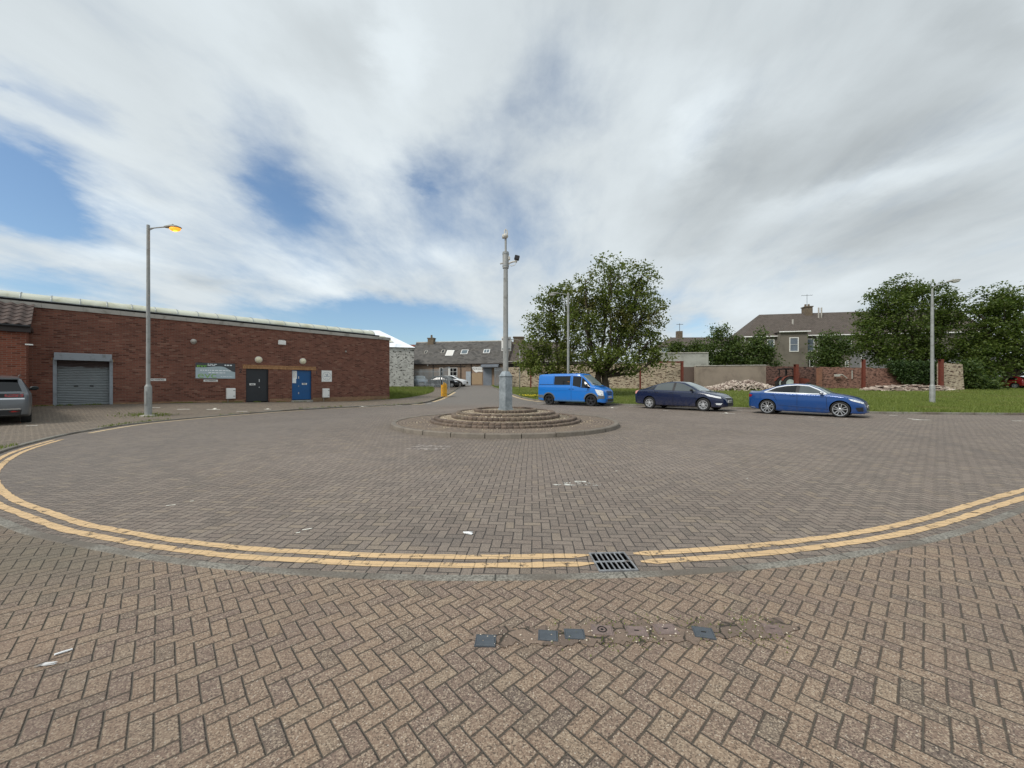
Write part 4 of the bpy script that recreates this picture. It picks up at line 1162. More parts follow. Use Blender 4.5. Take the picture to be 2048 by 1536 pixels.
def tiled_lodge():
    """low brick building with a pantiled roof, cut by the left edge of the picture"""
    # its front stands 1.3 m proud of the long wall and ends where that wall starts
    O = W0+WN*1.35
    b = thing('pantiled_building', 'brick building with a brown pantile roof at the left edge of the square', 'building', (O.x, O.y, 0), RZ)
    ze = 3.55; L = -10.0
    w = MB(); w.box((L, 0, -.3), (.02, .28, ze)); w.box((-.26, .28, -.3), (.02, 1.30, ze)); w.build('wall', M_BRICK2, b)
    fa = MB(); fa.box((L, -.20, ze-.12), (.14, -.003, ze+.14)); fa.box((.021, -.003, ze-.02), (.14, 1.3, ze+.14)); fa.build('fascia', M_FASC, b)
    gt = MB(); gt.tube([(L,-.26,ze+.12),(.14,-.26,ze+.12)], .055, 10); gt.build('gutter', M_BLACK, b)
    # pantiles: rolls across, courses stepping up the slope
    r = MB(); pitch = radians(33); W = .30; rows = 6; cl = .33; nx = int(10/W)
    for j in range(rows):
        base_y = -.30+j*cl*cos(pitch); base_z = ze+.15+j*cl*sin(pitch)
        vs = []; K = nx*6
        for e in range(2):
            dy = e*(cl+.05)*cos(pitch); dz = e*(cl+.05)*sin(pitch) + (.035 if e == 0 else 0)
            for k in range(K+1):
                x = .16-k*W/6; ph = 2*pi*k/6
                jit = .006*noise.noise(Vector((floor(k/6)*3.1, j*2.7, 0)))
                vs.append((x, base_y+dy, base_z+dz+.035*cos(ph)+jit))
        vs2 = [(p[0], p[1], p[2]-.03) for p in vs[:K+1]]
        n0 = len(vs); vs += vs2
        fs = [(k+1, k, K+1+k, K+2+k) for k in range(K)]+[(k, k+1, n0+k+1, n0+k) for k in range(K)]
        r.add(vs, fs)
    # the underside and verge
    y1 = -.30+rows*cl*cos(pitch); z1 = ze+.15+rows*cl*sin(pitch)
    r.add([(L,-.28,ze+.10),(.15,-.28,ze+.10),(.15,y1,z1-.05),(L,y1,z1-.05)], [(3,2,1,0)])
    r.add([(.15,-.30,ze+.16),(.15,-.30,ze+.04),(.15,y1,z1-.16),(.15,y1,z1+.0)], [(0,1,2,3)])
    r.build('roof', M_TILE, b, angle=60)
    lt = MB(); s_ = MB(); lt.cbox((.10,-.06,2.95), (.20,.1,.05)); lt.build('corner_lamp', M_WHITE, b)
tiled_lodge()

# ------------------------------------------------ white rubble building behind the unit
M_WRUB = rubblemat('limewashed_rubble', srgb(196,195,190), srgb(166,164,160), srgb(84,80,76), 1.5, 3.0, (.55,.62))
M_WROOF = pm('white_profiled_roof', srgb(232,236,240), .4, .05, .6, dirt=srgb(190,200,208), dscale=.7)
def quadwall(name, mats, parent, poly, vec): 
    m = MB(); m.prism(poly, vec); return m.build(name, mats, parent)
def white_building():
    Y = 48.0; x1 = at(827.5, 0, Y).x; x0 = x1-14; zt = at(0, 695.5, Y).z; z0 = .2
    b = thing('white_stone_building', 'white limewashed rubble building with a white roof behind the end of the brick unit', 'building', (x1, Y, 0), radians(16))
    w = MB(); w.box((-14,0,z0),(0,9,zt)); w.build('wall', M_WRUB, b)
    r = MB(); rh = 2.6
    r.add([(-14.2,-.2,zt),(.2,-.2,zt),(.2,9.2,zt),(-14.2,9.2,zt),(-13,4.5,zt+rh),(-4.3,4.5,zt+rh)], [(0,1,5,4),(1,2,5),(2,3,4,5),(3,0,4),(3,2,1,0)]); r.build('roof', M_WROOF, b)
    sk = MB(); n = Vector((0,-rh,4.7)).normalized()
    def on(x, f): return Vector((x, -.2+4.7*f, zt+rh*f))+n*-.02*-1
    sk.add([on(-3.2,.25)+Vector((0,-.05,.06)), on(-2.4,.25)+Vector((0,-.05,.06)), on(-3.6,.62)+Vector((0,-.05,.06)), on(-4.4,.62)+Vector((0,-.05,.06))], [(0,1,2,3)]); sk.build('rooflight', M_GRP, b)
    cr = MB(); cr.box((-1.9,-.01,zt-2.7),(-1.88,-.001,zt-1.4)); cr.build('crack', M_BLACK, b)
white_building()

# ------------------------------------------------ slate roofed workshop up the lane
M_SLATE = brickmat('grey_slate', srgb(84,82,80), srgb(108,105,101), srgb(62,60,58), bw=.42, bh=.26, ms=.008, dark=.3, stain=srgb(70,66,60), stainamt=.5, bump=.5)
M_HARL = pm('brown_roughcast', srgb(140,120,103), .92, .10, 1.5, bump=.5, bscale=25, dirt=srgb(116,99,86), dscale=.6, dthr=(.4,.75))
M_LEADB = pm('old_chimney_stone', srgb(104,92,76), .9, .25, 3, bump=.6, bscale=10, dirt=srgb(66,58,48), dscale=2)
M_GUT = pm('dark_gutter', srgb(50,42,38), .6, .1)
M_PANE = glassmat('window_pane', (.16,.19,.23), .06, .8)  # pale colour stands for curtains and for sky reflected in the glass
M_DPANE = glassmat('dark_window_pane', (.008,.009,.010), .06, .5)
M_WFRAME = pm('white_window_frame', srgb(226,226,222), .5, .05, 5)
M_GDOOR = pm('pale_grey_door', srgb(158,166,172), .5, .08, 3, dirt=srgb(130,138,142), dscale=2)
M_DGREY = pm('grey_steel_sheet', srgb(118,124,132), .5, .10, 2, metallic=.2)
def window(b, x, z, w, h, y, mat=None, bars=((.5,),()), fr=.06, name='window', ft=.05):
    f = MB(); o = .0
    f.box((x,y-ft,z),(x+fr,y-.002,z+h)); f.box((x+w-fr,y-ft,z),(x+w,y-.002,z+h)); f.box((x+fr,y-ft,z),(x+w-fr,y-.002,z+fr)); f.box((x+fr,y-ft,z+h-fr),(x+w-fr,y-.002,z+h))
    for q in bars[0]: f.box((x+fr,y-ft+.004,z+h*q-.02),(x+w-fr,y-.004,z+h*q+.02))
    for q in bars[1]: f.box((x+w*q-.02,y-ft+.006,z+fr),(x+w*q+.02,y-.006,z+h-fr))
    wo = f.build(name, M_WFRAME, b)
    p = MB(); p.box((x+fr*.8,y-.02,z+fr*.8),(x+w-fr*.8,y-.003,z+h-fr*.8)); p.build('pane', mat or M_PANE, wo)
    return wo
def workshop():
    YL, YR = 57.0, 54.5
    A = at(812, 0, YL); B = at(1014, 0, YR); A.z = B.z = 0
    d = (B-A); L = d.length; rz = atan2(d.y, d.x)
    b = thing('slate_workshop', 'long low roughcast workshop with a slate roof and skylights at the end of the lane', 'building', (A.x, A.y, 0), rz)
    def lx(px_): 
        # local x and depth where a pixel column meets the front wall
        k = (px_-1024)/F; n = Vector((-d.y, d.x)).normalized()
        t = (A.x-k*A.y)/((k*d.y-d.x)); 
        P = A+d*t; return d.length*t, P.y
    def lz(px_, py_): s, Y = lx(px_); return H-(py_-768)/F*Y
    ze = lz(900, 727.5); zr = 7.9; D = 8.0
    w = MB(); w.box((0,0,.6),(L,.4,ze)); w.box((0,D-.4,.6),(L,D,ze))
    for q in (0, L-.4): w.prism([(q,.4,.6),(q,D-.4,.6),(q,D-.4,ze),(q,D/2,zr-.06),(q,.4,ze)], (.4,0,0))
    w.build('wall', M_HARL, b)
    # roof as its own frame so slates run along the slope
    sl = hypot(D/2+.2, zr-ze); pt = atan2(zr-ze, D/2+.2)
    r = MB(); r.box((-.1,0,-.08),(L+.05,sl,0)); ro = r.build('roof', brick_roof, b); ro.location = (0,-.2,ze); ro.rotation_euler = (pt,0,0)
    r2 = MB(); r2.box((-.1,0,-.08),(L+.05,sl,0)); ro2 = r2.build('roof', brick_roof, b); ro2.location = (L-.05,D+.2,ze); ro2.rotation_euler = (pt,0,pi)
    rg = MB(); rg.tube([(-.1,D/2,zr+.02),(L+.05,D/2,zr+.02)], .11, 8); rg.build('ridge', M_CONC, ro if False else b)
    g = MB(); g.tube([(-.1,-.28,ze-.05),(L,-.28,ze-.05)], .08, 8); g.build('gutter', M_GUT, b)
    dp = MB()
    for q in (921.5, 942.5, 866.5): s, Y = lx(q); dp.tube([(s,-.06,ze-.1),(s,-.06,.9)], .05, 8)
    build_each(dp, 'downpipe', M_GUT, b)
    # skylights lie on the slope
    def sky(x0, x1, y0, y1, mat, nm='skylight', bars=False):
        s0, Y0 = lx(x0); s1, Y1 = lx(x1)
        f0 = (lzv(y1, Y0)-ze)/(zr-ze); f1 = (lzv(y0, Y0)-ze)/(zr-ze)
        f = MB(); f.box((s0,sl*f0,.003),(s1,sl*f1,.07)); so3 = f.build(nm, M_CONC if mat is M_DPANE else M_WFRAME, b)
        so3.location = (0,-.2,ze); so3.rotation_euler = (pt,0,0)
        p = MB(); e = .09; p.box((s0+e,sl*f0+e,.06),(s1-e,sl*f1-e,.078)); p.build('pane', mat, so3)
        if bars:
            q = MB(); q.box(((s0+s1)/2-.03,sl*f0+e,.079),((s0+s1)/2+.03,sl*f1-e,.092)); q.build('glazing_bar', M_WFRAME, so3)
    def lzv(py_, Y): return H-(py_-768)/F*(Y+1.8)
    M_SKYP = glassmat('skylight_pane', (.10,.13,.15), .08, .8)
    M_BLIND = pm('white_blind', srgb(206,204,198), .6, .05)
    sky(884.5,899.5,700.5,712.5,M_BLIND); sky(914.5,928.5,699.5,709,M_SKYP); sky(960.5,973.5,698.5,707,M_SKYP,bars=True); sky(838.5,844.5,701.5,707.5,M_DPANE); sky(873,880,699.5,707,M_DPANE)
    # openings
    s0,_ = lx(900); s1,_ = lx(914.5); z0 = lz(907,759); z1 = lz(907,735.5)
    window(b, s0, z0, s1-s0, z1-z0, 0, M_DPANE, ((.33,.66),(.42,)))
    s0,_ = lx(879); s1,_ = lx(886); window(b, s0, z0, s1-s0, z1-z0, 0, M_DPANE, ((.33,.66),()))
    dr = MB(); s0,_ = lx(932); s1,_ = lx(941.8); dr.box((s0,-.05,lz(936,770.5)),(s1,-.002,lz(936,743))); dr.build('door', M_GDOOR, b)['label'] = 'pale grey door'
    sh = MB(); s0,_ = lx(966.5); s1,_ = lx(983.5); sh.box((s0,-.06,lz(975,772)),(s1,-.002,lz(975,736))); 
    so4 = sh.build('roller_shutter', M_DGREY, b)
    cp = MB(); s2,_ = lx(964.5); s3,_ = lx(999); cp.prism([(s2,-.9,lz(975,735)),(s2,-.003,lz(975,735)),(s2,-.003,lz(975,728)),(s2,-.9,lz(975,731))], (s3-s2,0,0)); cp.build('canopy', M_DGREY, b)
    tp = MB(); s0,_ = lx(943); s1,_ = lx(964.5); tp.box((s0,-.03,lz(950,769)),(s1,-.002,lz(950,746.5))); tp.build('boarded_opening', pm('buff_boarding', srgb(158,136,108), .85, .08), b)
    rl = MB(); s0,_ = lx(860); s1,_ = lx(931); rl.box((s0,-.05,lz(900,734.2)),(s1,-.003,lz(900,733))); rl.build('conduit', M_GUT, b)
    nb = MB(); s0,_ = lx(854.5); s1,_ = lx(857); nb.box((s0,-.12,lz(855,732)),(s1,-.002,lz(855,727.5))); nb.build('wall_lamp', M_WFRAME, b)
    # chimneys
    def chim(px_, w_, zt):
        s,_ = lx(px_); c = MB(); c.box((s-w_/2,D/2-.45,zr-.9),(s+w_/2,D/2+.45,zt)); c.box((s-w_/2-.08,D/2-.53,zt),(s+w_/2+.08,D/2+.53,zt+.14)); c.lathe([(.17,zt+.14),(.14,zt+.62),(.0001,zt+.62)], 12, 'Z', (s,D/2,0)); c.build('chimney', M_LEADB, b)
    chim(843, .95, zr+.55)
    # sign with bubble lettering, flat on the wall
    s0,_ = lx(943.5); s1,_ = lx(965)
    P = A+d.normalized()*((s0+s1)/2)
    t = thing('graffiti_sign', 'white sign with black outlined bubble lettering beside the shutter of the slate workshop', 'sign', (P.x, P.y, lz(954,739)), rz)
    a = MB(); nn = Vector((0,-1,0)); w2 = (s1-s0)/2
    out = [(-w2,.30),(-w2*.6,.42),(0,.36),(w2*.5,.44),(w2,.34),(w2,-.38),(w2*.3,-.30),(-w2*.2,-.44),(-w2*.6,-.20),(-w2*.85,.02)]
    a.prism([(x,-.025,z) for x, z in out], (0,.022,0)); a.build('board', M_WHITE, t)
    text_mesh('lettering', 'MORGAN', .36, M_BLACK, t, (.05,-.0275,.05), TXR, sx=.95)
    return b
M_SL = None
brick_roof = brickmat('grey_slate', srgb(84,82,80), srgb(106,103,99), srgb(60,58,56), bw=.42, bh=.26, ms=.010, dark=.35, stain=srgb(72,67,60), stainamt=.5, bump=.4, vertical=False)
workshop()

def house(name, label, origin, rz, L, D, z0, ze, zr, wall, roof, hipL=0.0, hipR=0.0, over=.3, cat='house'):
    b = thing(name, label, cat, origin, rz)
    w = MB()
    w.box((0,0,z0),(L,.3,ze)); w.box((0,D-.3,z0),(L,D,ze))
    for q, hp in ((0,hipL),(L-.3,hipR)):
        poly = [(q,.3,z0),(q,D-.3,z0),(q,D-.3,ze)]+([] if hp else [(q,D/2,zr-.1)])+[(q,.3,ze)]
        w.prism(poly, (.3,0,0))
    w.build('wall', wall, b)
    r = MB(); o = over
    a, c = Vector((-o if not hipL else -o, -o, ze)), Vector((L+o, -o, ze)); e, f = Vector((L+o, D+o, ze)), Vector((-o, D+o, ze))
    R0, R1 = Vector((-o+hipL, D/2, zr)), Vector((L+o-hipR, D/2, zr))
    vs = [a, c, e, f, R0, R1]; dn = [p-Vector((0,0,.14)) for p in (a,c,e,f)]
    r.add(vs+dn, [(0,1,5,4),(2,3,4,5),(1,2,5),(3,0,4),(0,6,7,1),(1,7,8,2),(2,8,9,3),(3,9,6,0),(9,8,7,6)])
    r.build('roof', roof, b)
    return b
M_RTILE = brickmat('brown_concrete_tile', srgb(92,84,78), srgb(106,97,90), srgb(60,54,50), bw=.33, bh=.16, ms=.02, dark=.2, stain=srgb(70,66,56), stainamt=.4, bump=.4)
M_REDT = brickmat('red_tile', srgb(120,66,52), srgb(136,76,60), srgb(80,48,40), bw=.33, bh=.18, ms=.02, stainamt=.3)
M_RENDER = pm('dark_roughcast', srgb(112,106,96), .93, .08, 1.2, bump=.5, bscale=18, dirt=srgb(92,87,78), dscale=.5, dthr=(.45,.75))
M_GREYR = pm('grey_roughcast', srgb(128,128,130), .93, .06, 1.2, bump=.4, bscale=18)
# red roof glimpsed between the white building and the workshop
p = at(800, 0, 74)
house('red_roofed_house', 'far house of which only the red tiled roof shows over the white building', (p.x-6, 74, 0), 0, 16, 9, .5, 6.3, 9.4, M_HARL, M_REDT, 3, 3)
# gable end right of the pole
p = at(1016, 0, 58)
hg = house('gabled_cottage', 'brown cottage gable with a chimney just right of the camera pole', (p.x, 55.2, 0), radians(2), 9, 8.5, .9, 4.4, 7.9, M_HARL, M_RTILE)
ch = MB(); ch.box((1.0,3.8,7.1),(2.6,4.8,8.5)); ch.box((.9,3.7,8.5),(2.7,4.9,8.65)); ch.build('chimney', M_LEADB, hg)

# main terrace house on the right
def terrace():
    Y = 66.0
    A = at(1490, 0, Y); L = 34.0; rz = radians(-11.0)
    def Xl(px_): 
        k = (px_-1024)/F; d = Vector((cos(rz), sin(rz))); t = (A.x-k*A.y)/(k*d.y-d.x); return t, A.y+d.y*t
    def zz(px_, py_): return H-(py_-768)/F*Xl(px_)[1]
    ze = zz(1530, 673); zr = ze+4.6
    b = house('terrace_house', 'large roughcast house with brown hipped roof and white windows behind the brick wall', (A.x, A.y, 0), rz, L, 10.5, .5, ze, zr, M_RENDER, M_RTILE, 4.6, 0)
    gt = MB(); gt.tube([(-.3,-.38,ze-.05),(L,-.38,ze-.05)], .10, 8); gt.tube([(-.05,-.38,ze-.1),(-.05,-.12,ze-.6),(-.05,-.12,1)], .07, 8)
    s,_ = Xl(1634); gt.tube([(s-.3,-.38,ze-.1),(s,-.12,ze-.6),(s,-.12,1)], .07, 8); build_each(gt, 'gutter', M_WFRAME, b)
    s0,_ = Xl(1553); s1,_ = Xl(1606)
    bw = MB(); zb = ze+.55; bw.box((s0,-1.4,.5),(s1,-.002,zb)); bay_ = bw.build('bay', M_RENDER, b)
    br = MB(); o = .25; m = (s0+s1)/2
    br.add([(s0-o,-1.4-o,zb),(s1+o,-1.4-o,zb),(s1+o,1.0,zb),(s0-o,1.0,zb),(m,.2,zb+1.7),(m,3.2,zb+1.7)], [(0,1,4),(1,2,5,4),(3,0,4,5),(3,2,1,0)]); br.build('bay_roof', M_RTILE, bay_)
    bg_ = MB(); bg_.tube([(s0-o-.05,-1.4-o-.05,zb-.04),(s1+o+.05,-1.4-o-.05,zb-.04)], .10, 8); bg_.build('bay_gutter', M_WFRAME, bay_)
    def win(x0, x1, y0, y1, y=0.0, mat=None):
        a,_ = Xl(x0); c,_ = Xl(x1); k = 1 if y == 0 else .98
        window(b, a, zz(x0,y1), c-a, zz(x0,y0)-zz(x0,y1), y, mat, ((.5,),()), .12, ft=.08)
    win(1570,1588,677,705,-1.4); win(1612.5,1628.5,677.5,703); win(1534,1548.5,679,696); win(1497,1505,683,696); win(1618,1627,719,734,0,M_DPANE); win(1690,1697,721,734)
    win(1694,1703,679,697)
    s,_ = Xl(1650); c = MB(); c.box((s-.55,4.6,zr-1.8),(s+.55,6.0,zr+1.0)); c.box((s-.65,4.5,zr+1.0),(s+.65,6.1,zr+1.15))
    for q in (-.25,.25): c.lathe([(.19,zr+1.15),(.15,zr+1.6),(.0001,zr+1.6)], 12, 'Z', (s+q,5.3,0))
    c.build('chimney', M_LEADB, b)
    ae = MB(); ae.tube([(s,5.3,zr+1.5),(s,5.3,zr+3.4)], .04, 6); ae.tube([(s-.9,5.3,zr+3.2),(s+.9,5.3,zr+3.2)], .03, 6)
    for q in (-.8,-.4,0,.4,.8): ae.tube([(s+q,5.0,zr+3.2),(s+q,5.6,zr+3.2)], .02, 5)
    ae.build('aerial', M_GALV, b)
    vp = MB(); 
    for px_ in (1666, 1672): q,_ = Xl(px_); vp.tube([(q,4.0,zr-1.5),(q,4.0,zr+.7)], .12, 8)
    q = (s0+s1)/2+.7; vp.tube([(q,.5,zb+.8),(q,.5,zb+2.3)], .14, 8)
    build_each(vp, 'flue', M_CONC, b)
    # paler grey extension at the foot, right
    e0,_ = Xl(1700); ex = MB(); ex.box((e0,-2.2,.5),(L,-.003,zz(1720,704))); ex.build('extension', M_GREYR, b)
    pp = MB()
    for px_ in (1703.5, 1757.5): q,_ = Xl(px_); pp.tube([(q,-2.28,.8),(q,-2.28,zz(1720,712))], .07, 8)
    build_each(pp, 'downpipe', M_WFRAME, b)
terrace()
p = at(1320, 0, 84)
h2 = house('distant_house', 'smaller distant house with grey hipped roof between the tall tree and the dark tree', (p.x, 84, 0), radians(-2), 17, 9, .5, at(0,693,84).z, at(0,674.5,88).z, pm('white_render', srgb(196,196,192), .9, .05), M_RTILE, 4.4, 0)
c = MB(); zc = at(0,674.5,88).z; c.box((5.3,4.0,zc-.6),(6.5,5.0,zc+1.4)); c.build('chimney', M_LEADB, h2)
ae = MB(); ae.tube([(6,4.5,zc+1.4),(6,4.5,zc+3.2)], .05, 6); ae.tube([(5.3,4.5,zc+3.0),(6.8,4.5,zc+3.0)], .05, 6); ae.build('aerial', M_GUT, h2)
for q in (.3, 8.5): window(h2, q, at(0,703,84).z-1, 1.6, 1.7, 0, None, ((.5,),(.5,)), .12)

# ------------------------------------------------ boundary walls of the demolished plot
M_RUBW = rubblemat('pale_rubble', srgb(182,170,150), srgb(160,147,128), srgb(88,66,56), 1.3, 4.2, (.545,.60), stone=srgb(146,124,106))
M_GREND = pm('grey_cement_render', srgb(142,130,116), .93, .08, .8, bump=.3, bscale=12, dirt=srgb(114,103,92), dscale=.45, dthr=(.42,.7))
M_LREND = pm('pale_grey_render', srgb(166,166,158), .93, .06, .8, bump=.25, bscale=12, dirt=srgb(128,128,120), dscale=.5, dthr=(.45,.75))
M_OLDBR = rubblemat('old_red_brick', srgb(116,84,73), srgb(136,104,92), srgb(72,54,49), 1.5, 5.2, (.50,.62), stone=srgb(152,120,104))
M_OLDBR2 = rubblemat('sooty_red_brick', srgb(92,70,64), srgb(112,86,78), srgb(54,42,40), 1.5, 5.2, (.50,.62), stone=srgb(124,92,80))
M_RUST = pm('rusty_steel', srgb(104,50,36), .85, .25, 8, bump=.3, bscale=40, dirt=srgb(66,36,30), dscale=4)
def seg_wall(name, label, P, Q, h0, h1, th, mat, cat='wall', rag=0.0, n=30, capmat=None, caph=.0, z0=None, right_rag=False):
    """wall from P to Q (x,y) with a ragged top"""
    P = Vector(P); Q = Vector(Q); d = Q-P; L = d.length
    t = thing(name, label, cat, (P.x, P.y, 0), atan2(d.y, d.x)); m = MB(); top = []
    za, zb = gz(P.x,P.y)-.3, gz(Q.x,Q.y)-.3
    for i in range(n+1):
        u = i/n; z = h0+(h1-h0)*u
        if rag: z += rag*(noise.noise(Vector((u*L*.7, P.x, 0)))+.5*round(2*noise.noise(Vector((u*L*1.9, P.x, 4)))))
        top.append((L*u, z))
    prof = [(0, min(za,zb))]+[(x, z) for x, z in top]+[(L, min(za,zb))]
    if right_rag:
        prof = [(0, za)]+top[:-1]
        for k in range(6):
            f = 1-k/5; prof.append((L*(.93+.10*(1-f))+.1*noise.noise(Vector((k*2.1,0,0))), za+(top[-1][1]-za)*f))
    m.prism([(x, 0, z) for x, z in prof], (0, th, 0)); m.build('masonry', mat, t)
    if capmat:
        c = MB(); k = 0
        for i in range(n): c.box((top[i][0]+.004,-.06,max(top[i][1],top[i+1][1])+.001),(top[i+1][0]-.004,th+.06,max(top[i][1],top[i+1][1])+caph))
        c.build('coping', capmat, t)
    return t
def xy(px_, Y): return (at(px_, 0, Y).x, Y)
def zz_(py_, Y): return H-(py_-768)/F*Y
seg_wall('rubble_wall', 'long pale rubble stone wall behind the blue van and the tall tree', xy(1012,49), xy(1364,43), zz_(735,49), zz_(722.5,43), .5, M_RUBW, n=40, rag=.05, capmat=None)
seg_wall('rendered_wall', 'grey cement rendered wall behind the rubble heap', xy(1391,45.2), xy(1532,45), zz_(732.5,45), zz_(731,45), .35, M_GREND, n=6, capmat=M_CONC, caph=.09)
seg_wall('rendered_wall', 'short dark brown rendered wall between the rust framed stonework and the grey rendered wall', xy(1365.5,45.9), xy(1391,45.9), zz_(734,46), zz_(734,46), .3, pm('brown_render', srgb(98,84,76), .92, .12, 1), n=3)
seg_wall('upper_wall', 'higher pale grey rendered wall stepping up behind the stone wall', xy(1300,50), xy(1417,50), zz_(707.5,50), zz_(706.5,50), .4, M_LREND, n=6, capmat=M_CONC, caph=.14)
seg_wall('brick_wall', 'recessed sooty red brick wall behind the rusty tractor', xy(1532,47), xy(1640,47), zz_(732.5,47), zz_(734,47), .3, M_OLDBR2, rag=.06)
seg_wall('brick_wall', 'brighter red brick wall between the orange brick pier and the ivy', xy(1641,45), xy(1885,43.5), zz_(734,45), zz_(738,43.5), .3, M_OLDBR, rag=.07, n=40)
seg_wall('broken_wall_stub', 'ragged pale rubble wall stub beside the rusty post near the right trees', xy(1886,41.5), xy(1928,41.5), zz_(726,41.5), zz_(728,41.5), .6, M_RUBW, rag=.05, right_rag=True, n=10)
seg_wall('brick_pier', 'narrow orange brick pier at the joint of the dark and bright brick walls', xy(1638,44.6), xy(1644.5,44.6), zz_(736,44.6), zz_(736,44.6), .4, brickmat('orange_brick', srgb(132,86,64), srgb(150,100,76), srgb(124,104,92)), n=2)
def post(px_, Y, ytop, w, label, beam=None):
    x, y = xy(px_, Y); t = thing('rusty_post', label, 'post', (x, y, gz(x, y)-.1), 0, 'rusty steel stanchions along the wall')
    h = zz_(ytop, Y)-gz(x,y)+.1; m = MB(); f = .018
    m.box((-w/2,-w/2,0),(w/2,-w/2+f,h)); m.box((-w/2,w/2-f,0),(w/2,w/2,h)); m.box((-f/2,-w/2+f,0),(f/2,w/2-f,h)); m.build('column', M_RUST, t)
    m = MB(); m.box((-w*.8,-w*.8,.1),(w*.8,-w/2-.001,.13)); m.box((-w*.7,-w*.52,h),(w*.7,w*.52,h+.02)); m.build('cap_plate', M_RUST, t)
    if beam:
        m = MB(); m.box((-beam,-.08,h-.16),(-w/2-.002,.08,h)); m.build('beam', M_RUST, t)
post(1061.5, 46, 733, .16, 'slim rusty post in front of the stone wall left of the van')
post(1280.5, 42.5, 735, .15, 'thin rusty post against the stone wall behind the navy car')
post(1364, 42.4, 722.5, .24, 'rusty post with a beam over the right end of the pale stone wall', 2.6)
post(1592.5, 42.5, 729, .34, 'thick reddish post beside the rusty tractor')
post(1727, 42.8, 719.5, .26, 'tall dark rusty post in front of the bright brick wall')
post(1882, 41, 719, .30, 'rusty post at the left side of the broken wall stub')
def pipes():
    x, y = xy(1686, 44.45); t = thing('wall_pipe', 'bent white pipe and grey box fixed to the bright brick wall', 'pipe', (x, y, 0))
    m = MB(); m.tube([(-.5,0,zz_(749,44.45)),(-.1,-.02,zz_(749.5,44.45)),(.45,-.02,zz_(756.5,44.45))], .06, 8); m.build('bent_pipe', M_CONC, t)
    m = MB(); m.box((-.95,-.14,zz_(753,44.45)),(-.42,.1,zz_(748.5,44.45))); m.build('box', M_LREND, t)
    m = MB(); m.tube([(1.05,0,zz_(757.5,44.45)),(1.05,0,zz_(741,44.45))], .05, 8); m.build('upright_pipe', M_LREND, t)
pipes()
# shed roof seen under the tall tree, behind the stone wall
def shed():
    x0, _ = xy(1016, 52); x1, _ = xy(1215, 52)
    b = thing('flat_roofed_shed', 'dark flat roofed shed with a pale roof edge behind the stone wall under the tree', 'shed', (x0, 51, 0), 0)
    L = x1-x0; z = zz_(724, 51)
    m = MB(); m.box((0,.3,.8),(L,6,z-.3)); m.build('wall', pm('dark_shed_wall', srgb(70,66,62), .9, .15), b)
    m = MB(); m.box((-.2,-.2,z-.28),(L+.2,6.2,z)); m.build('roof_edge', M_GUT, b)
    m = MB(); m.box((-.25,-.25,z+.001),(L+.25,6.25,z+.10)); m.build('roof', M_CONC, b)
shed()
def stub_post():
    x, y = xy(1081, 37); t = thing('grey_post', 'stout grey post standing on the verge behind the left end of the blue van', 'post', (x, y, gz(x,y)))
    h = zz_(726, 37)-gz(x,y)
    m = MB(); m.cbox((0,0,h/2), (.28,.28,h), 0, None, .02); m.build('shaft', M_DGREY, t); m = MB(); m.cbox((0,0,h+.05), (.36,.36,.10), 0, None, .02); m.build('cap', M_CONC, t)
stub_post()
# rubble heaps
M_RUB = leafmat('broken_brick', (srgb(112,92,84), srgb(196,184,170)), accent=srgb(140,112,100), trans=0.0)
def heap(x0, x1, Y, prof, n, label, dpt=2.2, flat=False):
    X0, X1 = xy(x0, Y)[0], xy(x1, Y)[0]; m = MB()
    for k in range(n):
        u = rnd.random(); v = rnd.gauss(0, .38)
        hh = prof(u)*max(0, 1-abs(v)**1.6); z = hh*rnd.random()**.35
        x = X0+(X1-X0)*u; y = Y+v*dpt
        s = rnd.uniform(.6, 1.5); dm = (.23*s, .12*s, .09*s)
        if flat and rnd.random() < .12: dm = (rnd.uniform(.6,1.6), .4, .07)
        til = Matrix.Rotation(rnd.uniform(-.9,.9)*(.3 if flat else 1), 4, 'X') @ Matrix.Rotation(rnd.uniform(-.9,.9)*(.2 if flat else 1), 4, 'Y')
        m.cbox((x, y, gz(x,y)+.05+z), dm, rnd.uniform(0,3.14), None, .0, til)
    o = m.build('rubble', M_RUB); tag(o, label, 'rubble', kind='stuff')
heap(1405, 1556, 42.5, lambda u: 1.15*min(1, u*2.2)**.8*min(1,(1-u)*3.2)*(0.85+.3*noise.noise(Vector((u*9,0,0)))), 2300, 'heap of broken pinkish bricks against the grey rendered wall')
heap(1735, 1884, 41, lambda u: .62*min(1,u*4+.2)*(0.85+.3*noise.noise(Vector((u*7,3,0)))), 1100, 'low spread of broken slabs and bricks in front of the ivy', 1.4, True)

# ------------------------------------------------ lane end: palisade fence, gate, yellow board
M_PAL = pm('galvanised_palisade', srgb(136,142,146), .55, .10, 4, metallic=.3)
def palisade(name, label, P, Q, h, cat, pitch=.155, group=None):
    P = Vector(P); Q = Vector(Q); d = Q-P; L = d.length
    t = thing(name, label, cat, (P.x, P.y, gz(P.x, P.y)), atan2(d.y, d.x), group)
    m = MB(); n = int(L/pitch)
    for i in range(n):
        x = (i+.5)*L/n
        m.prism([(x-.035,-.02,.08),(x+.035,-.02,.08),(x+.035,-.02,h-.1),(x,-.02,h),(x-.035,-.02,h-.1)], (0,.006,0))
    m.build('pales', M_PAL, t)
    r = MB()
    for z in (.40, h-.38): r.box((0,-.012,z),(L,.03,z+.05))
    build_each(r, 'rail', M_PAL, t)
    np_ = max(2, int(L/2.7)+1)
    for i in range(np_):
        p_ = MB(); x = L*i/(np_-1); p_.box((x-.05,.032,-.1),(x+.05,.13,h-.02)); p_.build('post', M_PAL, t)
    return t
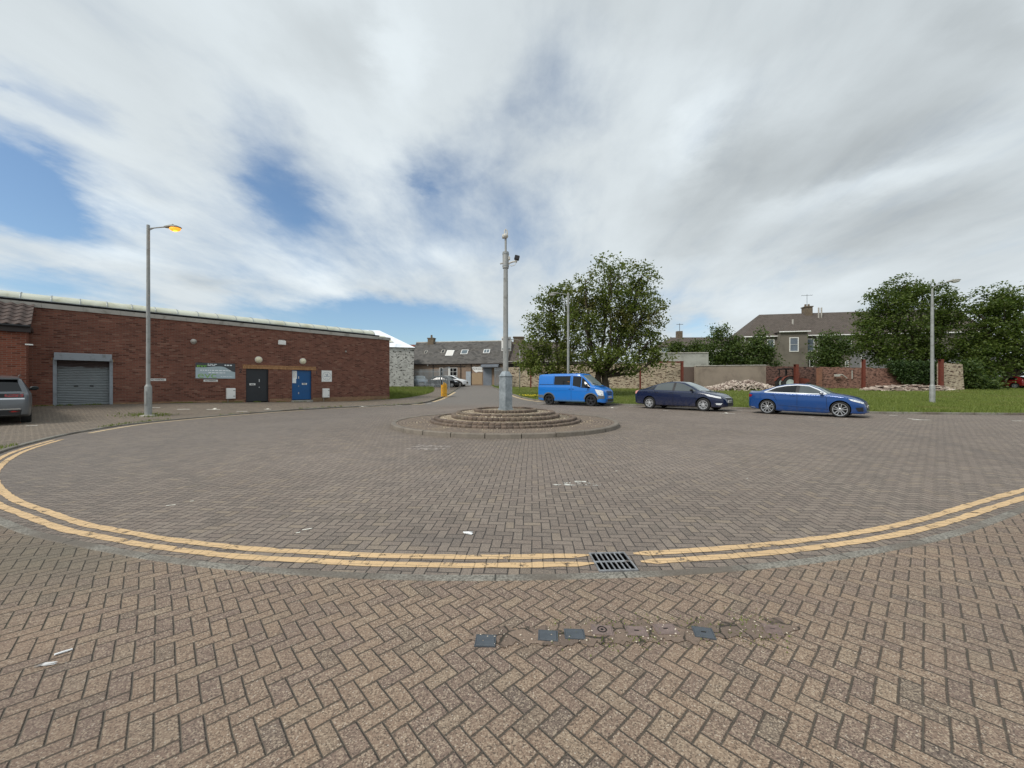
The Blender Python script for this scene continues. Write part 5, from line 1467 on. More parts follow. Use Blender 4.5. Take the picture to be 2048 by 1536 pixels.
palisade('palisade_fence', 'grey galvanised palisade fence in front of the parked cars at the lane end', xy(823,48.6), xy(881,48.0), 2.35, 'fence')
palisade('palisade_gate', 'open palisade gate leaf standing at the left of the lane', xy(884.5,47.8), xy(896.5,44), 2.45, 'gate')
palisade('palisade_gate', 'palisade gate leaf at the right of the lane, half behind the pole base', xy(989,51), xy(1012,47.5), 2.5, 'gate')
def gatesign():
    x, y = xy(898.3, 43.8); t = thing('gate_post_sign', 'narrow white notice on the post of the left gate leaf', 'sign', (x, y, gz(x,y)))
    m = MB(); m.box((-.08,-.08,0),(.08,.08,2.6)); m.build('post', M_PAL, t)
    m = MB(); m.box((-.07,-.10,1.6),(.07,-.082,2.4)); m.build('plate', M_WHITE, t)
gatesign()
def yellow():
    A = gp(885.3, 795); B = Vector((A.x+.18, A.y+2.1, 0)); dd = (B-A); dd.z = 0
    t = thing('yellow_barrier', 'bright yellow upright board barrier beside the double yellow lines of the lane', 'barrier', A, atan2(dd.y, dd.x))
    M_YB = pm('yellow_board', srgb(238,176,20), .5, .06, 3, dirt=srgb(200,140,16), dscale=3)
    h = 1.1; L = dd.length*.62; n = 5; s = MB()
    for i in range(n):
        x0, x1 = L*i/n, L*(i+1)/n
        s.box((x0+.012,-.03,.06+.05*(i % 2)),(x1-.012,.0,h+.10*(i % 2)+.06*(i == 1)))
    s.build('boards', M_YB, t)
    r = MB()
    for z in (.35, .85): r.box((0,.001,z),(L,.05,z+.08))
    build_each(r, 'rail', M_YB, t)
    for x in (.08, L-.08):
        p_ = MB(); p_.box((x-.05,.051,-.1),(x+.05,.14,h-.05)); p_.build('post', M_YB, t)
yellow()
# ================================================================== island, pole, lamp posts
M_SETT = leafmat('worn_setts', (srgb(116,100,88), srgb(146,128,112)), accent=srgb(104,94,84), trans=0.0)
def settmat():
    m, t, b = newmat('weathered_sett')
    g = t.node('ShaderNodeNewGeometry'); P = g.outputs['Position']; r = g.outputs['Random Per Island']
    n = t.noise(P, 30, 4, .7); n2 = t.noise(P, 1.4, 4, .6)
    c = t.mix(r, srgb(92,80,71), srgb(124,108,95))
    c = t.mix(t.ramp(n, .35, .7, 0, .6), c, srgb(78,68,60)); c = t.mix(t.ramp(n2, .5, .7, 0, .5), c, srgb(112,104,86))
    t.l.new(c, b.inputs['Base Color']); b.inputs['Roughness'].default_value = .9; t.l.new(t.bump(n, .7, .01), b.inputs['Normal'])
    return m
M_SETT = settmat()
def gravelmat():
    m, t, b = newmat('sandy_gravel')
    P = pos(t); n = t.noise(P, 45, 4, .75); v = t.node('ShaderNodeTexVoronoi'); t.set(v.inputs['Vector'], P); v.inputs['Scale'].default_value = 28
    c = t.mix(t.ramp(n, .3, .7), srgb(112,98,82), srgb(156,139,116)); c = t.mix(t.ramp(t.noise(P, 2.2, 4, .6), .5, .7, 0, .7), c, srgb(110,98,80))
    c = t.mix(t.math('GREATER_THAN', t.xyz(v.outputs['Color'])[0], .86), c, srgb(206,194,172))
    t.l.new(c, b.inputs['Base Color']); b.inputs['Roughness'].default_value = .95; t.l.new(t.bump(t.math('ADD', n, v.outputs['Distance']), 1, .02), b.inputs['Normal'])
    return m
M_GRAV = gravelmat()
def islpave():
    m, t, b = newmat('island_setts')
    P = pos(t); rel = t.vm('SUBTRACT', P, (ISL.x, ISL.y, 0)); s = t.xyz(rel)
    r = t.vm('LENGTH', t.comb(s[0], s[1])); a = t.math('ARCTAN2', s[1], s[0])
    row = t.math('FLOOR', t.math('DIVIDE', r, .105)); fr = t.math('FRACT', t.math('DIVIDE', r, .105))
    cnt = t.math('FLOOR', t.math('MULTIPLY', row, 3.3)); al = t.math('ADD', t.math('MULTIPLY', t.math('DIVIDE', a, 2*pi), cnt), t.math('MULTIPLY', row, .37))
    fa = t.math('FRACT', al); ident = t.comb(t.math('FLOOR', al), row)
    w = t.xyz(t.white(ident)[1])
    n = t.noise(P, 40, 4, .7)
    c = t.mix(w[0], srgb(116,102,90), srgb(138,122,106)); c = t.mix(t.ramp(n, .3, .75, 0, .5), c, srgb(84,74,66))
    c = t.mix(t.ramp(t.noise(P, 1.8, 4, .65), .45, .7, 0, .6), c, srgb(140,124,100))
    e = t.math('MINIMUM', t.math('MINIMUM', fr, t.math('SUBTRACT', 1, fr)), t.math('MULTIPLY', 2.0, t.math('MINIMUM', fa, t.math('SUBTRACT', 1, fa))))
    j = t.ramp(e, .04, .12); c = t.mix(j, srgb(66,56,48), c)
    t.l.new(c, b.inputs['Base Color']); b.inputs['Roughness'].default_value = .9
    t.l.new(t.bump(t.math('ADD', j, t.math('MULTIPLY', n, .4)), .8, .01), b.inputs['Normal'])
    return m
M_ISLP = islpave()
def island():
    t = thing('traffic_island', 'round stepped traffic island of brown setts with a grey kerb round it', 'traffic island', (ISL.x, ISL.y, 0))
    # kerb of straight dished stones, each joint open
    k = MB(); n = 26; R = 3.80
    for i in range(n):
        a0, a1 = 2*pi*i/n+.003, 2*pi*(i+1)/n-.003
        vs = []; S = 4; pr = [(R-.15,-.05),(R-.15,.115),(R-.025,.125),(R,.10),(R+.012,-.05)]
        dz = .006*noise.noise(Vector((i*3.3,0,0)))
        for q in range(S+1):
            a = a0+(a1-a0)*q/S
            for r, z in pr: vs.append((r*cos(a), r*sin(a), z+(dz if z > 0 else 0)))
        m = len(pr); fs = []
        for q in range(S):
            for w in range(m-1): fs.append((q*m+w, q*m+w+1, (q+1)*m+w+1, (q+1)*m+w))
        fs += [tuple(range(m)), tuple(range(S*m, S*m+m))[::-1]]
        k.add(vs, fs)
    ko = k.build('kerb_ring', pm('island_kerb_stone', srgb(118,110,100), .9, .2, 5, bump=.5, bscale=40, dirt=srgb(86,80,70), dscale=2.5), t)
    p = MB(); p.lathe([(R-.151,-.04),(R-.151,.100),(3.2,.112),(2.4,.10),(.2,.10)], 96); p.build('paving', M_ISLP, t, angle=30)
    def course(r_out, z0, z1, wid, count, seed, bull=.03):
        m = MB(); rr = random.Random(seed); L = 2*pi*(r_out-wid/2)/count
        for i in range(count):
            a = 2*pi*i/count; c = Vector(((r_out-wid/2)*cos(a), (r_out-wid/2)*sin(a), (z0+z1)/2+rr.uniform(-.006,.006)))
            m.cbox(c, (wid+rr.uniform(-.012,.012), L-.008, z1-z0-.004), a+rr.uniform(-.03,.03), None, bull)
        m.build('sett_course', M_SETT, t, angle=50)
        core = MB(); core.lathe([(r_out-.03,z0),(r_out-.03,z1-.03),(r_out-wid+.02,z1-.03),(r_out-wid+.02,z0)], 64); core.build('bedding', M_GRAV, t, smooth=False)
    course(2.57,.085,.180,.16,92,1,.014); course(2.43,.165,.262,.15,88,2,.014)
    course(1.86,.225,.345,.17,66,3,.016); course(1.69,.335,.432,.15,60,4,.014); course(1.09,.40,.515,.105,64,5,.012)
    g = MB(); g.lathe([(2.42,.10),(2.42,.215),(1.82,.235),(1.75,.30),(1.66,.395),(1.05,.42),(.95,.455),(.0001,.46)], 72)
    g.build('gravel_bed', M_GRAV, t, smooth=True)
    return t
island()
pb = MB()
for k in range(420):
    a = rnd.uniform(0, 2*pi); r = rnd.choice([rnd.uniform(2.6,3.0), rnd.uniform(2.6,3.4), rnd.uniform(1.9,2.28), rnd.uniform(1.15,1.52)])
    z = .112 if r > 2.5 else (.232 if r > 1.8 else .42)
    s = rnd.uniform(.008,.024); pb.cbox((ISL.x+r*cos(a), ISL.y+r*sin(a), z), (s*1.3, s, s*.8), a*3, None, s*.25)
tag(pb.build('loose_gravel', leafmat('pale_pebbles', (srgb(150,132,108), srgb(214,200,176)), trans=0)), 'loose pale gravel scattered on the setts of the island', 'gravel', kind='stuff')

def galvpole():
    m, t, b = newmat('spangled_galvanising')
    v = objco(t); n = t.noise(v, 3.5, 5, .65); vo = t.node('ShaderNodeTexVoronoi'); t.set(vo.inputs['Vector'], v); vo.inputs['Scale'].default_value = 22
    c = t.mix(t.ramp(n, .3, .7), srgb(132,141,146), srgb(172,181,186)); c = t.mix(t.math('MULTIPLY', t.xyz(vo.outputs['Color'])[0], .3), c, srgb(120,128,132))
    c = t.mix(t.ramp(t.noise(v, 8, 4, .7), .62, .72, 0, .6), c, srgb(104,104,100))
    t.l.new(c, b.inputs['Base Color']); b.inputs['Metallic'].default_value = .35; b.inputs['Roughness'].default_value = .5
    return m
M_GPOLE = galvpole()
M_POLE = pm('dull_grey_pole', srgb(150,152,150), .6, .12, 3, metallic=.25, dirt=srgb(118,118,112), dscale=4)
M_CAMB = pm('camera_casing', srgb(190,188,180), .5, .1, 8)
def cctv():
    t = thing('camera_pole', 'tall galvanised camera pole on a square base box in the middle of the stepped island', 'pole', (ISL.x, ISL.y, .44), radians(43))
    b = MB(); s = .165; b.box((-s-.02,-s-.02,0),(s+.02,s+.02,.09)); b.cbox((0,0,.64), (2*s,2*s,1.10), 0, None, .008)
    for sg in (-1, 1): b.box((-s-.006,-s-.006,1.16),(s+.006,s+.006,1.19))
    b.build('base_box', M_GPOLE, t)
    c = MB(); c.add([(-s,-s,1.192),(s,-s,1.192),(s,s,1.192),(-s,s,1.192),(-.09,-.09,1.36),(.09,-.09,1.36),(.09,.09,1.36),(-.09,.09,1.36)], [(0,1,5,4),(1,2,6,5),(2,3,7,6),(3,0,4,7),(4,5,6,7),(3,2,1,0)]); c.build('base_cap', M_GPOLE, t)
    d = MB(); w = .155/2
    d.box((-s+.05,-s-.012,.16),(s-.05,-s-.001,.95)); d.build('access_door', M_GPOLE, t)
    h = MB()
    # eight-sided shaft
    h.lathe([(.098,1.30),(.094,2.4),(.084,4.6),(.080,4.95)], 8, a0=radians(22.5)); h.build('shaft', M_POLE, t, angle=20)
    sl_ = MB(); sl_.lathe([(.085,4.93),(.108,4.94),(.108,5.50),(.0001,5.51)], 16); sl_.build('sleeve', M_POLE, t, angle=40)
    st = MB(); st.tube([(0,0,5.5),(0,0,5.98)], .038, 10); st.build('spigot', M_POLE, t)
    q = MB(); R = Matrix.Rotation(-radians(43), 4, 'Z'); q.M = R
    q.ell((-.01,-.02,6.05), (.10,.10,.09), 14, 8); q.cbox((-.075,-.02,6.04), (.09,.13,.13), 0, None, .018)
    q.tube([(.02,.0,6.02),(.055,0,6.14),(.045,0,6.25),(.0,0,6.30),(-.035,0,6.24),(-.03,0,6.12),(-.01,0,6.05)], .024, 8)
    q.build('dome_camera', M_CAMB, t, angle=40)
    a = MB(); a.M = R
    a.tube([(.09,-.02,5.10),(.24,-.05,5.15),(.37,-.07,5.16)], .030, 8); a.cbox((.36,-.07,5.17), (.08,.07,.08), 0, None, .01); a.cbox((.10,-.02,5.28), (.11,.09,.12), 0, None, .015)
    a.tube([(.12,-.03,5.07),(.19,-.06,5.0),(.30,-.08,5.02),(.37,-.07,5.12)], .012, 6)
    a.tube([(-.09,0,5.12),(-.19,-.02,5.09)], .026, 8)
    ar = a.build('bracket_arm', M_CAMB, t, angle=40)
    f = MB(); f.M = R @ Matrix.Translation((.39,-.09,5.275)) @ Matrix.Rotation(radians(14), 4, 'Y')
    f.cbox((0,0,0), (.17,.13,.16), 0, None, .02); f.build('floodlight', M_BLACK, t)
    cb = MB(); cb.M = R
    for z in (5.42, 5.0): cb.lathe([(.112,z),(.116,z),(.116,z+.04),(.112,z+.04)], 16)
    build_each(cb, 'clamp_band', M_GALV, t)
cctv()
def polesign():
    x, y = ISL.x+.02, ISL.y+.16
    t = thing('notice_board', 'white notice plate strapped behind the camera pole, seen from the back', 'sign', (x, y, 2.52), radians(-4))
    m = MB(); m.cbox((0,.0,.25), (.34,.012,.50), 0, None, .004); m.build('plate', M_WHITE, t)
    m = MB()
    for z in (.06,.40): m.box((-.15,-.045,z),(.15,-.007,z+.035))
    build_each(m, 'bracket_rail', M_GALV, t)
polesign()
# ---- lamp posts
M_LAMP = pm('lantern_grey', srgb(132,132,124), .6, .2, 8, dirt=srgb(96,96,88), dscale=10)
M_LIT = emit('lit_sodium_bowl', (1.0, .37, .035), 1.05)
M_UNL = pm('unlit_lamp_bowl', srgb(180,180,174), .25, .1, 6)
M_CORE = emit('sodium_tube', (1.0, .24, .008), .95)
def lamp(label, x, y, z, h, ang, lit, arm=.9, rise=.12, r0=.085, r1=.042, sleeve=False, scale=1.0):
    t = thing('lamp_post', label, 'lamp post', (x, y, z), 0, 'grey street lamps round the square')
    c = MB(); c.lathe([(r0*1.02,-.1),(r0,.02),(r0,1.15),(r0*.95,1.19),(r1*1.35,1.27)], 16); co_ = c.build('base_section', M_POLE, t, angle=40)
    d = MB(); d.box((-.045,-r0-.012,.45),(.045,-r0*.80,1.0)); d.build('access_door', M_POLE, co_)
    s = MB(); s.lathe([(r1*1.32,1.26),(r1*1.05,h-.02 if not sleeve else h-1.3),(r1*.7 if sleeve else r1*1.05,h-.02),(.0001,h)], 16); s.build('column', M_POLE, t, angle=40)
    ca, sa = cos(ang), sin(ang); zt = h-.16
    def P(q, dz): return (q*ca, q*sa, zt+dz)
    a = MB()
    if sleeve: a.tube([(0,0,h-.1),P(.06,.22),P(.25,.36),P(arm*.6,rise*.7+.22),P(arm,rise+.25)], .024, 8)
    else: a.tube([P(r1,0),P(arm*.5,rise*.55),P(arm,rise)], .024, 8); a.tube([P(r1,-.07),P(.3,.03)], .016, 6)
    a.build('bracket_arm', M_POLE, t, smooth=True)
    off = rise+(.25 if sleeve else 0)
    # lantern: canopy shell and bowl, along the arm
    b = MB(); tiltm = Matrix.Translation(P(arm-.03, off)) @ Matrix.Rotation(ang, 4, 'Z') @ Matrix.Rotation(radians(-9 if sleeve else 4), 4, 'Y') @ Matrix.Diagonal((scale, scale, scale, 1)); b.M = tiltm
    st = [(0,.045,.05,-.03),(.12,.075,.075,-.045),(.26,.12,.10,-.05),(.42,.145,.10,-.03),(.56,.135,.075,-.025),(.68,.08,.03,-.02),(.72,.02,.0,-.012)]
    vs = []; K = 10
    for xx, w, up, dn in st:
        for k in range(K):
            q = 2*pi*k/K; sy, sz = cos(q), sin(q)
            vs.append((xx, w*sy, (up*sz if sz > 0 else -dn*sz)))
    fs = [(i*K+k, i*K+(k+1) % K, (i+1)*K+(k+1) % K, (i+1)*K+k) for i in range(len(st)-1) for k in range(K)]+[tuple(range(K)), tuple(range((len(st)-1)*K, len(st)*K))[::-1]]
    b.add(vs, fs); b.lathe([(.03,.09),(.03,.125),(.0001,.13)], 10, 'Z', (.34,0,0)); la = b.build('lantern', M_LAMP, t, angle=50)
    g = MB(); g.M = tiltm; g.ell((.45,0,-.055), (.23,.125,.105), 18, 10); g.build('bowl', M_LIT if lit else M_UNL, la, smooth=True)
    if lit:
        g = MB(); g.M = tiltm; g.ell((.42,-.002,-.115), (.10,.09,.048), 14, 8); g.build('glowing_tube', M_CORE, la, smooth=True)
        pl = bpy.data.lights.new('sodium_lamp', 'POINT'); pl.energy = 6; pl.color = (1,.5,.1); pl.shadow_soft_size = .1
        po = bpy.data.objects.new('sodium_lamp', pl); COL.objects.link(po); po.parent = la; po.matrix_local = Matrix.Translation(tiltm @ Vector((.45,0,-.2)))
    m = MB(); m.lathe([(r0+.16,-.08),(r0+.14,.03),(r0+.02,.05)], 20); m.build('mortar_collar', M_CONC, t)
    return t
Yl = 15.55; xl = at(296.5,0,Yl).x; zl_ = zout(xl, Yl)
hL = H+(768-449)/F*Yl-zl_
lamp('lamp post with its orange lantern lit in front of the brick unit at the left', xl, Yl, zl_, hL, radians(-4), True, .74, .04, .118, .052)
Yr = 26.0; xr = at(1864.5,0,Yr).x; zr_ = zgrass(xr, Yr)-.03
lamp('unlit lamp post standing on the grass in front of the big trees at the right', xr, Yr, zr_, H+(768-577)/F*Yr-zr_, radians(-25), False, .74, .26, .145, .075, True, .95)
Ym = 29.5; xm = at(1136.5,0,Ym).x; zm_ = zgrass(xm, Ym)-.03
lamp('unlit lamp post rising behind the blue van, its head against the tree crown', xm, Ym, zm_, H+(768-585)/F*Ym-zm_, radians(178), False, .75, .1, .12, .075, False, 1.1)
def thinpole():
    x, y = xy(1039.5, 44); t = thing('thin_pole', 'thin pale pole standing before the stone wall between the camera pole and the tree', 'pole', (x, y, gz(x,y)))
    m = MB(); m.tube([(0,0,0),(0,0,zz_(700,44)-gz(x,y))], .055, 8); m.build('shaft', M_POLE, t, smooth=True)
    m = MB(); h = zz_(681,44)-gz(x,y); m.tube([(0,0,h-1.2),(0,0,h),(-.5,0,h+.12),(-.9,0,h+.10)], .035, 8); m.ell((-1.2,0,h+.12), (.35,.12,.07), 12, 6); m.build('lamp_head', M_LAMP, t, smooth=True)
thinpole()
# ================================================================== vehicles (x forwards, y to the left, wheels on z = 0)
def carpaint(name, col, rough=.32, metallic=.0, flake=0.0):
    m, t, b = newmat(name)
    v = objco(t); n = t.noise(v, 1.3, 3, .5); d = t.noise(v, 5, 4, .7)
    c = t.mix(n, tuple(k*.92 for k in col), tuple(min(1,k*1.08) for k in col))
    s = t.xyz(v)
    c = t.mix(t.math('MULTIPLY', t.math('MULTIPLY', t.ramp(d, .35, .7), t.ramp(s[2], .65, .2)), .22), c, (.16,.14,.115))
    t.l.new(c, b.inputs['Base Color']); b.inputs['Roughness'].default_value = rough; b.inputs['Metallic'].default_value = metallic
    b.inputs['Coat Weight'].default_value = .6; b.inputs['Coat Roughness'].default_value = .03
    return m
M_TYRE = pm('tyre_rubber', (.018,.018,.018), .85, .2, 10)
M_ALLOY = pm('silver_alloy', srgb(196,198,200), .3, .06, 6, metallic=.6)
M_ALLOYD = pm('diamond_cut_alloy', srgb(176,178,180), .28, .1, 6, metallic=.7)
M_ALLOYK = pm('dark_alloy', srgb(62,63,66), .35, .15, 6, metallic=.6)
M_WELL = pm('wheel_well', (.006,.006,.006), .95)
M_TRIM = pm('black_trim', (.012,.012,.013), .5, .2, 5)
M_CLAD = pm('grey_cladding', srgb(92,98,102), .6, .08, 4)
M_CHROME = pm('chrome_strip', srgb(214,216,218), .18, .03, 3, metallic=.9)
M_CHROMEW = pm('bright_window_trim', srgb(232,234,236), .25, .03, 3, metallic=.4)
M_CGLASS = glassmat('tinted_car_glass', (.004,.005,.006), .04, .55)
M_CGLASS2 = glassmat('clear_car_glass', (.055,.066,.066), .04, .6, 1.8)
M_WSCR = glassmat('windscreen_glass', (.20,.24,.24), .05, .6, 2.0)  # pale base colour stands in for sky reflected in the windscreen
M_HEAD = pm('headlamp_lens', srgb(226,230,232), .12, .12, 14, spec=.9, dirt=srgb(120,126,130), dscale=16, dthr=(.55,.65))
M_TAIL = pm('red_lamp_lens', srgb(150,18,20), .15, .2, 14, spec=.8, dirt=srgb(70,8,10), dscale=12, dthr=(.5,.6))
M_PLATE = pm('white_number_plate', srgb(226,226,220), .4, .03, 4)
M_PLATEY = pm('yellow_number_plate', srgb(226,186,70), .4, .03, 4)
M_MIRG = glassmat('mirror_glass', (.03,.035,.035), .5, .15)

class Car:
    def __init__(s, name, label, paint, spec, loc, head, group=None, pitch=0.0, cat='car'):
        s.t = thing(name, label, cat, loc, head, group)
        if pitch: s.t.rotation_euler = (0, -pitch, head)
        s.sp = spec; s.paint = paint; s.body()
    def body(s):
        sp = s.sp; f = {k: pchip(sp[k]) for k in ('top','belt','bot','wid','roofw')}
        x0, x1 = sp['top'][0][0], sp['top'][-1][0]
        N = sp.get('n', 90); xs = [x0+(x1-x0)*(.5-.5*cos(pi*i/N))*.5+(x1-x0)*i/N*.5 for i in range(N+1)]
        edge = sp.get('edge', .07)
        vs = []; K = None
        for x in xs:
            zb, zt, w, wr = f['bot'](x), f['top'](x), f['wid'](x), f['roofw'](x)
            ze = min(f['belt'](x), zt-.035); wr = min(wr, w*.93)
            h = max(zt-ze, .035); ed = min(edge, h*.55)
            sh = sp.get('shoulder', .965)
            half = [(0,zb),(w*.72,zb),(w*.93,zb+.015),(w*.975,zb+.09),(w*.995,zb+.42*(ze-zb)),(w,zb+.66*(ze-zb)),(w*.988,ze-.07),(w*sh,ze)]
            if h > .2: half += [((w*sh+wr)/2+.012, (ze+zt-ed)/2)]
            else: half += [((w*sh*.5+wr*.5), (ze+zt-ed)/2+.004)]
            half += [(wr,zt-ed),(wr*.86,zt-ed*.30),(wr*.5,zt-ed*.06),(0,zt)]
            c = catmull(half, 4); ring = [(x,-y,z) for y, z in c]+[(x,y,z) for y, z in c[-2:0:-1]]
            K = len(ring); vs += ring
        fs = [(i*K+k, i*K+(k+1) % K, (i+1)*K+(k+1) % K, (i+1)*K+k) for i in range(N) for k in range(K)]
        fs += [tuple(range(K))[::-1], tuple(range(N*K, N*K+K))]
        me = bpy.data.meshes.new('body'); me.from_pydata(vs, [], fs); me.materials.append(s.paint); me.update()
        bm = bmesh.new(); bm.from_mesh(me); bmesh.ops.recalc_face_normals(bm, faces=bm.faces); s.bvh = BVHTree.FromBMesh(bm); bm.to_mesh(me); bm.free()
        me.polygons.foreach_set('use_smooth', [True]*len(me.polygons))
        o = bpy.data.objects.new('body', me); COL.objects.link(o)
        # wheel arches cut out of the shell
        R = sp['arch']; cut = MB(); W = max(p[1] for p in sp['wid'])
        for wx in sp['axles']:
            for sg in (-1, 1):
                a, b_ = sorted((sg*(W-.30), sg*(W+.2)))
                cut.lathe([(R,a),(R,b_)], 40, 'Y', (wx,0,sp['wr']+.02))
        cme = bpy.data.meshes.new('cutter'); cme.from_pydata([tuple(p) for p in cut.v], [], cut.f); cme.materials.append(M_WELL); cme.update()
        bm = bmesh.new(); bm.from_mesh(cme); bmesh.ops.recalc_face_normals(bm, faces=bm.faces); bm.to_mesh(cme); bm.free()
        co_ = bpy.data.objects.new('cutter', cme); COL.objects.link(co_)
        md = o.modifiers.new('cut', 'BOOLEAN'); md.operation = 'DIFFERENCE'; md.solver = 'EXACT'; md.object = co_; md.material_mode = 'TRANSFER'
        dg_ = bpy.context.evaluated_depsgraph_get(); nm = bpy.data.meshes.new_from_object(o.evaluated_get(dg_))
        o.modifiers.clear(); o.data = nm; nm.name = 'body'; bpy.data.objects.remove(co_)
        nm.set_sharp_from_angle(angle=radians(38))
        o.parent = s.t; s.bo = o
    def hit(s, p, axis, off):
        o, d = {'R': ((p[0],-5,p[1]),(0,1,0)), 'L': ((p[0],5,p[1]),(0,-1,0)), 'T': ((p[0],p[1],6),(0,0,-1)), 'F': ((6,p[0],p[1]),(-1,0,0)), 'B': ((-6,p[0],p[1]),(1,0,0))}[axis]
        loc, n, i, dd = s.bvh.ray_cast(Vector(o), Vector(d))
        if loc is None: return None
        return loc+n*off
    def patch(s, name, top, bot, axis, mat, cols=14, rows=6, off=.005, parent=None, build=True, mb=None):
        """a sheet lying on the shell between two edge lines given in side, top or end view"""
        def ip(l, u):
            k = u*(len(l)-1); i = min(int(k), len(l)-2); q = k-i
            return (l[i][0]+(l[i+1][0]-l[i][0])*q, l[i][1]+(l[i+1][1]-l[i][1])*q)
        m = mb or MB(); vs = []; last = None
        for j in range(rows+1):
            for i in range(cols+1):
                a, b_ = ip(top, i/cols), ip(bot, i/cols); u = j/rows
                p = (a[0]+(b_[0]-a[0])*u, a[1]+(b_[1]-a[1])*u)
                h = s.hit(p, axis, off) or last or Vector((p[0], 0, p[1])); last = h; vs.append(h)
        fs = [(j*(cols+1)+i, j*(cols+1)+i+1, (j+1)*(cols+1)+i+1, (j+1)*(cols+1)+i) for j in range(rows) for i in range(cols)]
        m.add(vs, fs)
        if not build: return m
        o = m.build(name, mat, parent or s.t, smooth=True); s.face_out(o); return o
    def face_out(s, o):
        c = Vector((0,0,.7)); k = sum((p.center-c).dot(p.normal)*p.area for p in o.data.polygons)
        if k < 0: o.data.flip_normals()
    def line(s, name, pts, axis, mat, w=.012, off=.004, parent=None, mb=None, build=True):
        m = mb or MB(); pts = densify2(pts, .06); vs = []
        for i, p in enumerate(pts):
            a, b_ = pts[max(i-1,0)], pts[min(i+1,len(pts)-1)]; d = Vector((b_[0]-a[0], b_[1]-a[1])).normalized(); n = Vector((-d.y, d.x))*w/2
            for sg in (-1, 1):
                h = s.hit((p[0]+n.x*sg, p[1]+n.y*sg), axis, off)
                vs.append(h if h is not None else (vs[-1] if vs else Vector((p[0],0,p[1]))))
        m.add(vs, [(2*i, 2*i+2, 2*i+3, 2*i+1) for i in range(len(pts)-1)])
        if not build: return m
        o = m.build(name, mat, parent or s.t, smooth=True); s.face_out(o); return o
    def wheels(s, style, alloy, rad, rimr, width=.22):
        sp = s.sp; W = max(p[1] for p in sp['wid'])
        for wx in sp['axles']:
            for sg in (-1, 1):
                y = sg*(W-width/2-.015); c = (wx, y, rad)
                T = MB(); o_ = sg*width/2
                T.lathe([(rimr-.01,-o_),(rimr+.02,o_*.92),(rad-.035,o_),(rad-.008,o_*.82),(rad,o_*.5),(rad,-o_*.5),(rad-.02,-o_)], 40, 'Y', c, cap=False)
                Rm = MB(); f = o_*.86
                Rm.lathe([(rimr+.006,f*1.02),(rimr+.004,f*1.10),(rimr-.018,f*1.08),(rimr-.03,f*.9),(rimr-.035,f*.2),(rimr-.035,-f)], 40, 'Y', c, cap=False)
                Rm.lathe([(.0001,f*1.06),(.045,f*1.05),(.062,f*.95),(.062,f*.5)], 20, 'Y', c)
                n, tw = style
                for k in range(n):
                    for q in ((-tw, tw) if tw else (0,)):
                        a = 2*pi*k/n+.3; d = Vector((cos(a),0,sin(a))); e = Vector((-sin(a),0,cos(a)))
                        wid = .017 if tw else .030
                        p0 = Vector(c)+d*.04+e*q*.5; p1 = Vector(c)+d*(rimr-.012)+e*q*1.7
                        yy0, yy1 = Vector((0,f*1.0,0)), Vector((0,f*1.03,0)); dp = Vector((0,-sg*.035,0))
                        A = [p0-e*wid*1.1+yy0, p0+e*wid*1.1+yy0, p1+e*wid+yy1, p1-e*wid+yy1]
                        Rm.add(A+[p+dp for p in A], [(0,1,2,3),(4,7,6,5),(0,4,5,1),(1,5,6,2),(2,6,7,3),(3,7,4,0)])
                wo = Rm.build('wheel', alloy, s.t, angle=35)
                bm = bmesh.new(); bm.from_mesh(wo.data); bmesh.ops.recalc_face_normals(bm, faces=bm.faces); bm.to_mesh(wo.data); bm.free()
                to = T.build('tyre', M_TYRE, wo, angle=35)
                bm = bmesh.new(); bm.from_mesh(to.data); bmesh.ops.recalc_face_normals(bm, faces=bm.faces); bm.to_mesh(to.data); bm.free()
                dk = MB(); dk.lathe([(.0001,f*.35),(rimr-.036,f*.35),(rimr-.036,f*.3),(.0001,f*.3)], 24, 'Y', c); dk.lathe([(.0001,f*.62),(.14,f*.62),(.14,f*.4),(.0001,f*.4)], 24, 'Y', c)
                dk.build('dark_brake_backing', M_WELL, wo)  # near-black backing discs paint the shade between the spokes
    def mirror(s, x, z, mat, w=.21, h=.13, dp=.13):
        for sg, ax in ((-1,'R'),(1,'L')):
            p = s.hit((x, z-.03), ax, 0) or Vector((x, sg*.85, z))
            m = MB(); c = Vector((x-.02, p.y+sg*(w/2+.05), z+.02))
            m.M = Matrix.Translation(c); m.ell((0,0,0), (dp/2,w/2,h/2), 14, 10); m.M = None
            m.tube([(x, p.y-sg*.03, z-.05), (x-.01, p.y+sg*.08, z-.03)], .022, 8)
            o = m.build('mirror', mat, s.t, smooth=True)
            g = MB(); g.M = Matrix.Translation(c+Vector((-dp*.42,0,0))); g.ell((0,0,0), (.012,w*.40,h*.38), 12, 8); g.build('mirror_glass', M_MIRG, o, smooth=True)
    def handle(s, x, z, mat, door=None, w=.17):
        for sg, ax in ((-1,'R'),(1,'L')):
            p = s.hit((x, z), ax, .012)
            m = MB(); m.cbox(p, (w,.035,.028), 0, None, .008); m.build('door_handle', mat, s.t)
    def plate(s, x_axis, y, z, mat, w=.52, h=.11, out=.012, tilt=0):
        p = s.hit((y, z), x_axis, out); sg = 1 if x_axis == 'F' else -1
        m = MB(); m.cbox(p, (.014,w,h), 0, None, .003); o = m.build('number_plate', mat, s.t)
        k = MB(); r = random.Random(int(z*999))
        for i in range(7):
            yy = y-w*.42+i*w*.125+(.03 if i > 3 else 0); k.box((p.x+sg*.0072, yy, z-h*.28), (p.x+sg*.0084, yy+w*.075, z+h*.28))
            k.box((p.x+sg*.0072, yy+w*.08, z-h*.1), (p.x+sg*.0084, yy+w*.095, z+h*.28))
        k.build('plate_characters', M_BLACK, o)
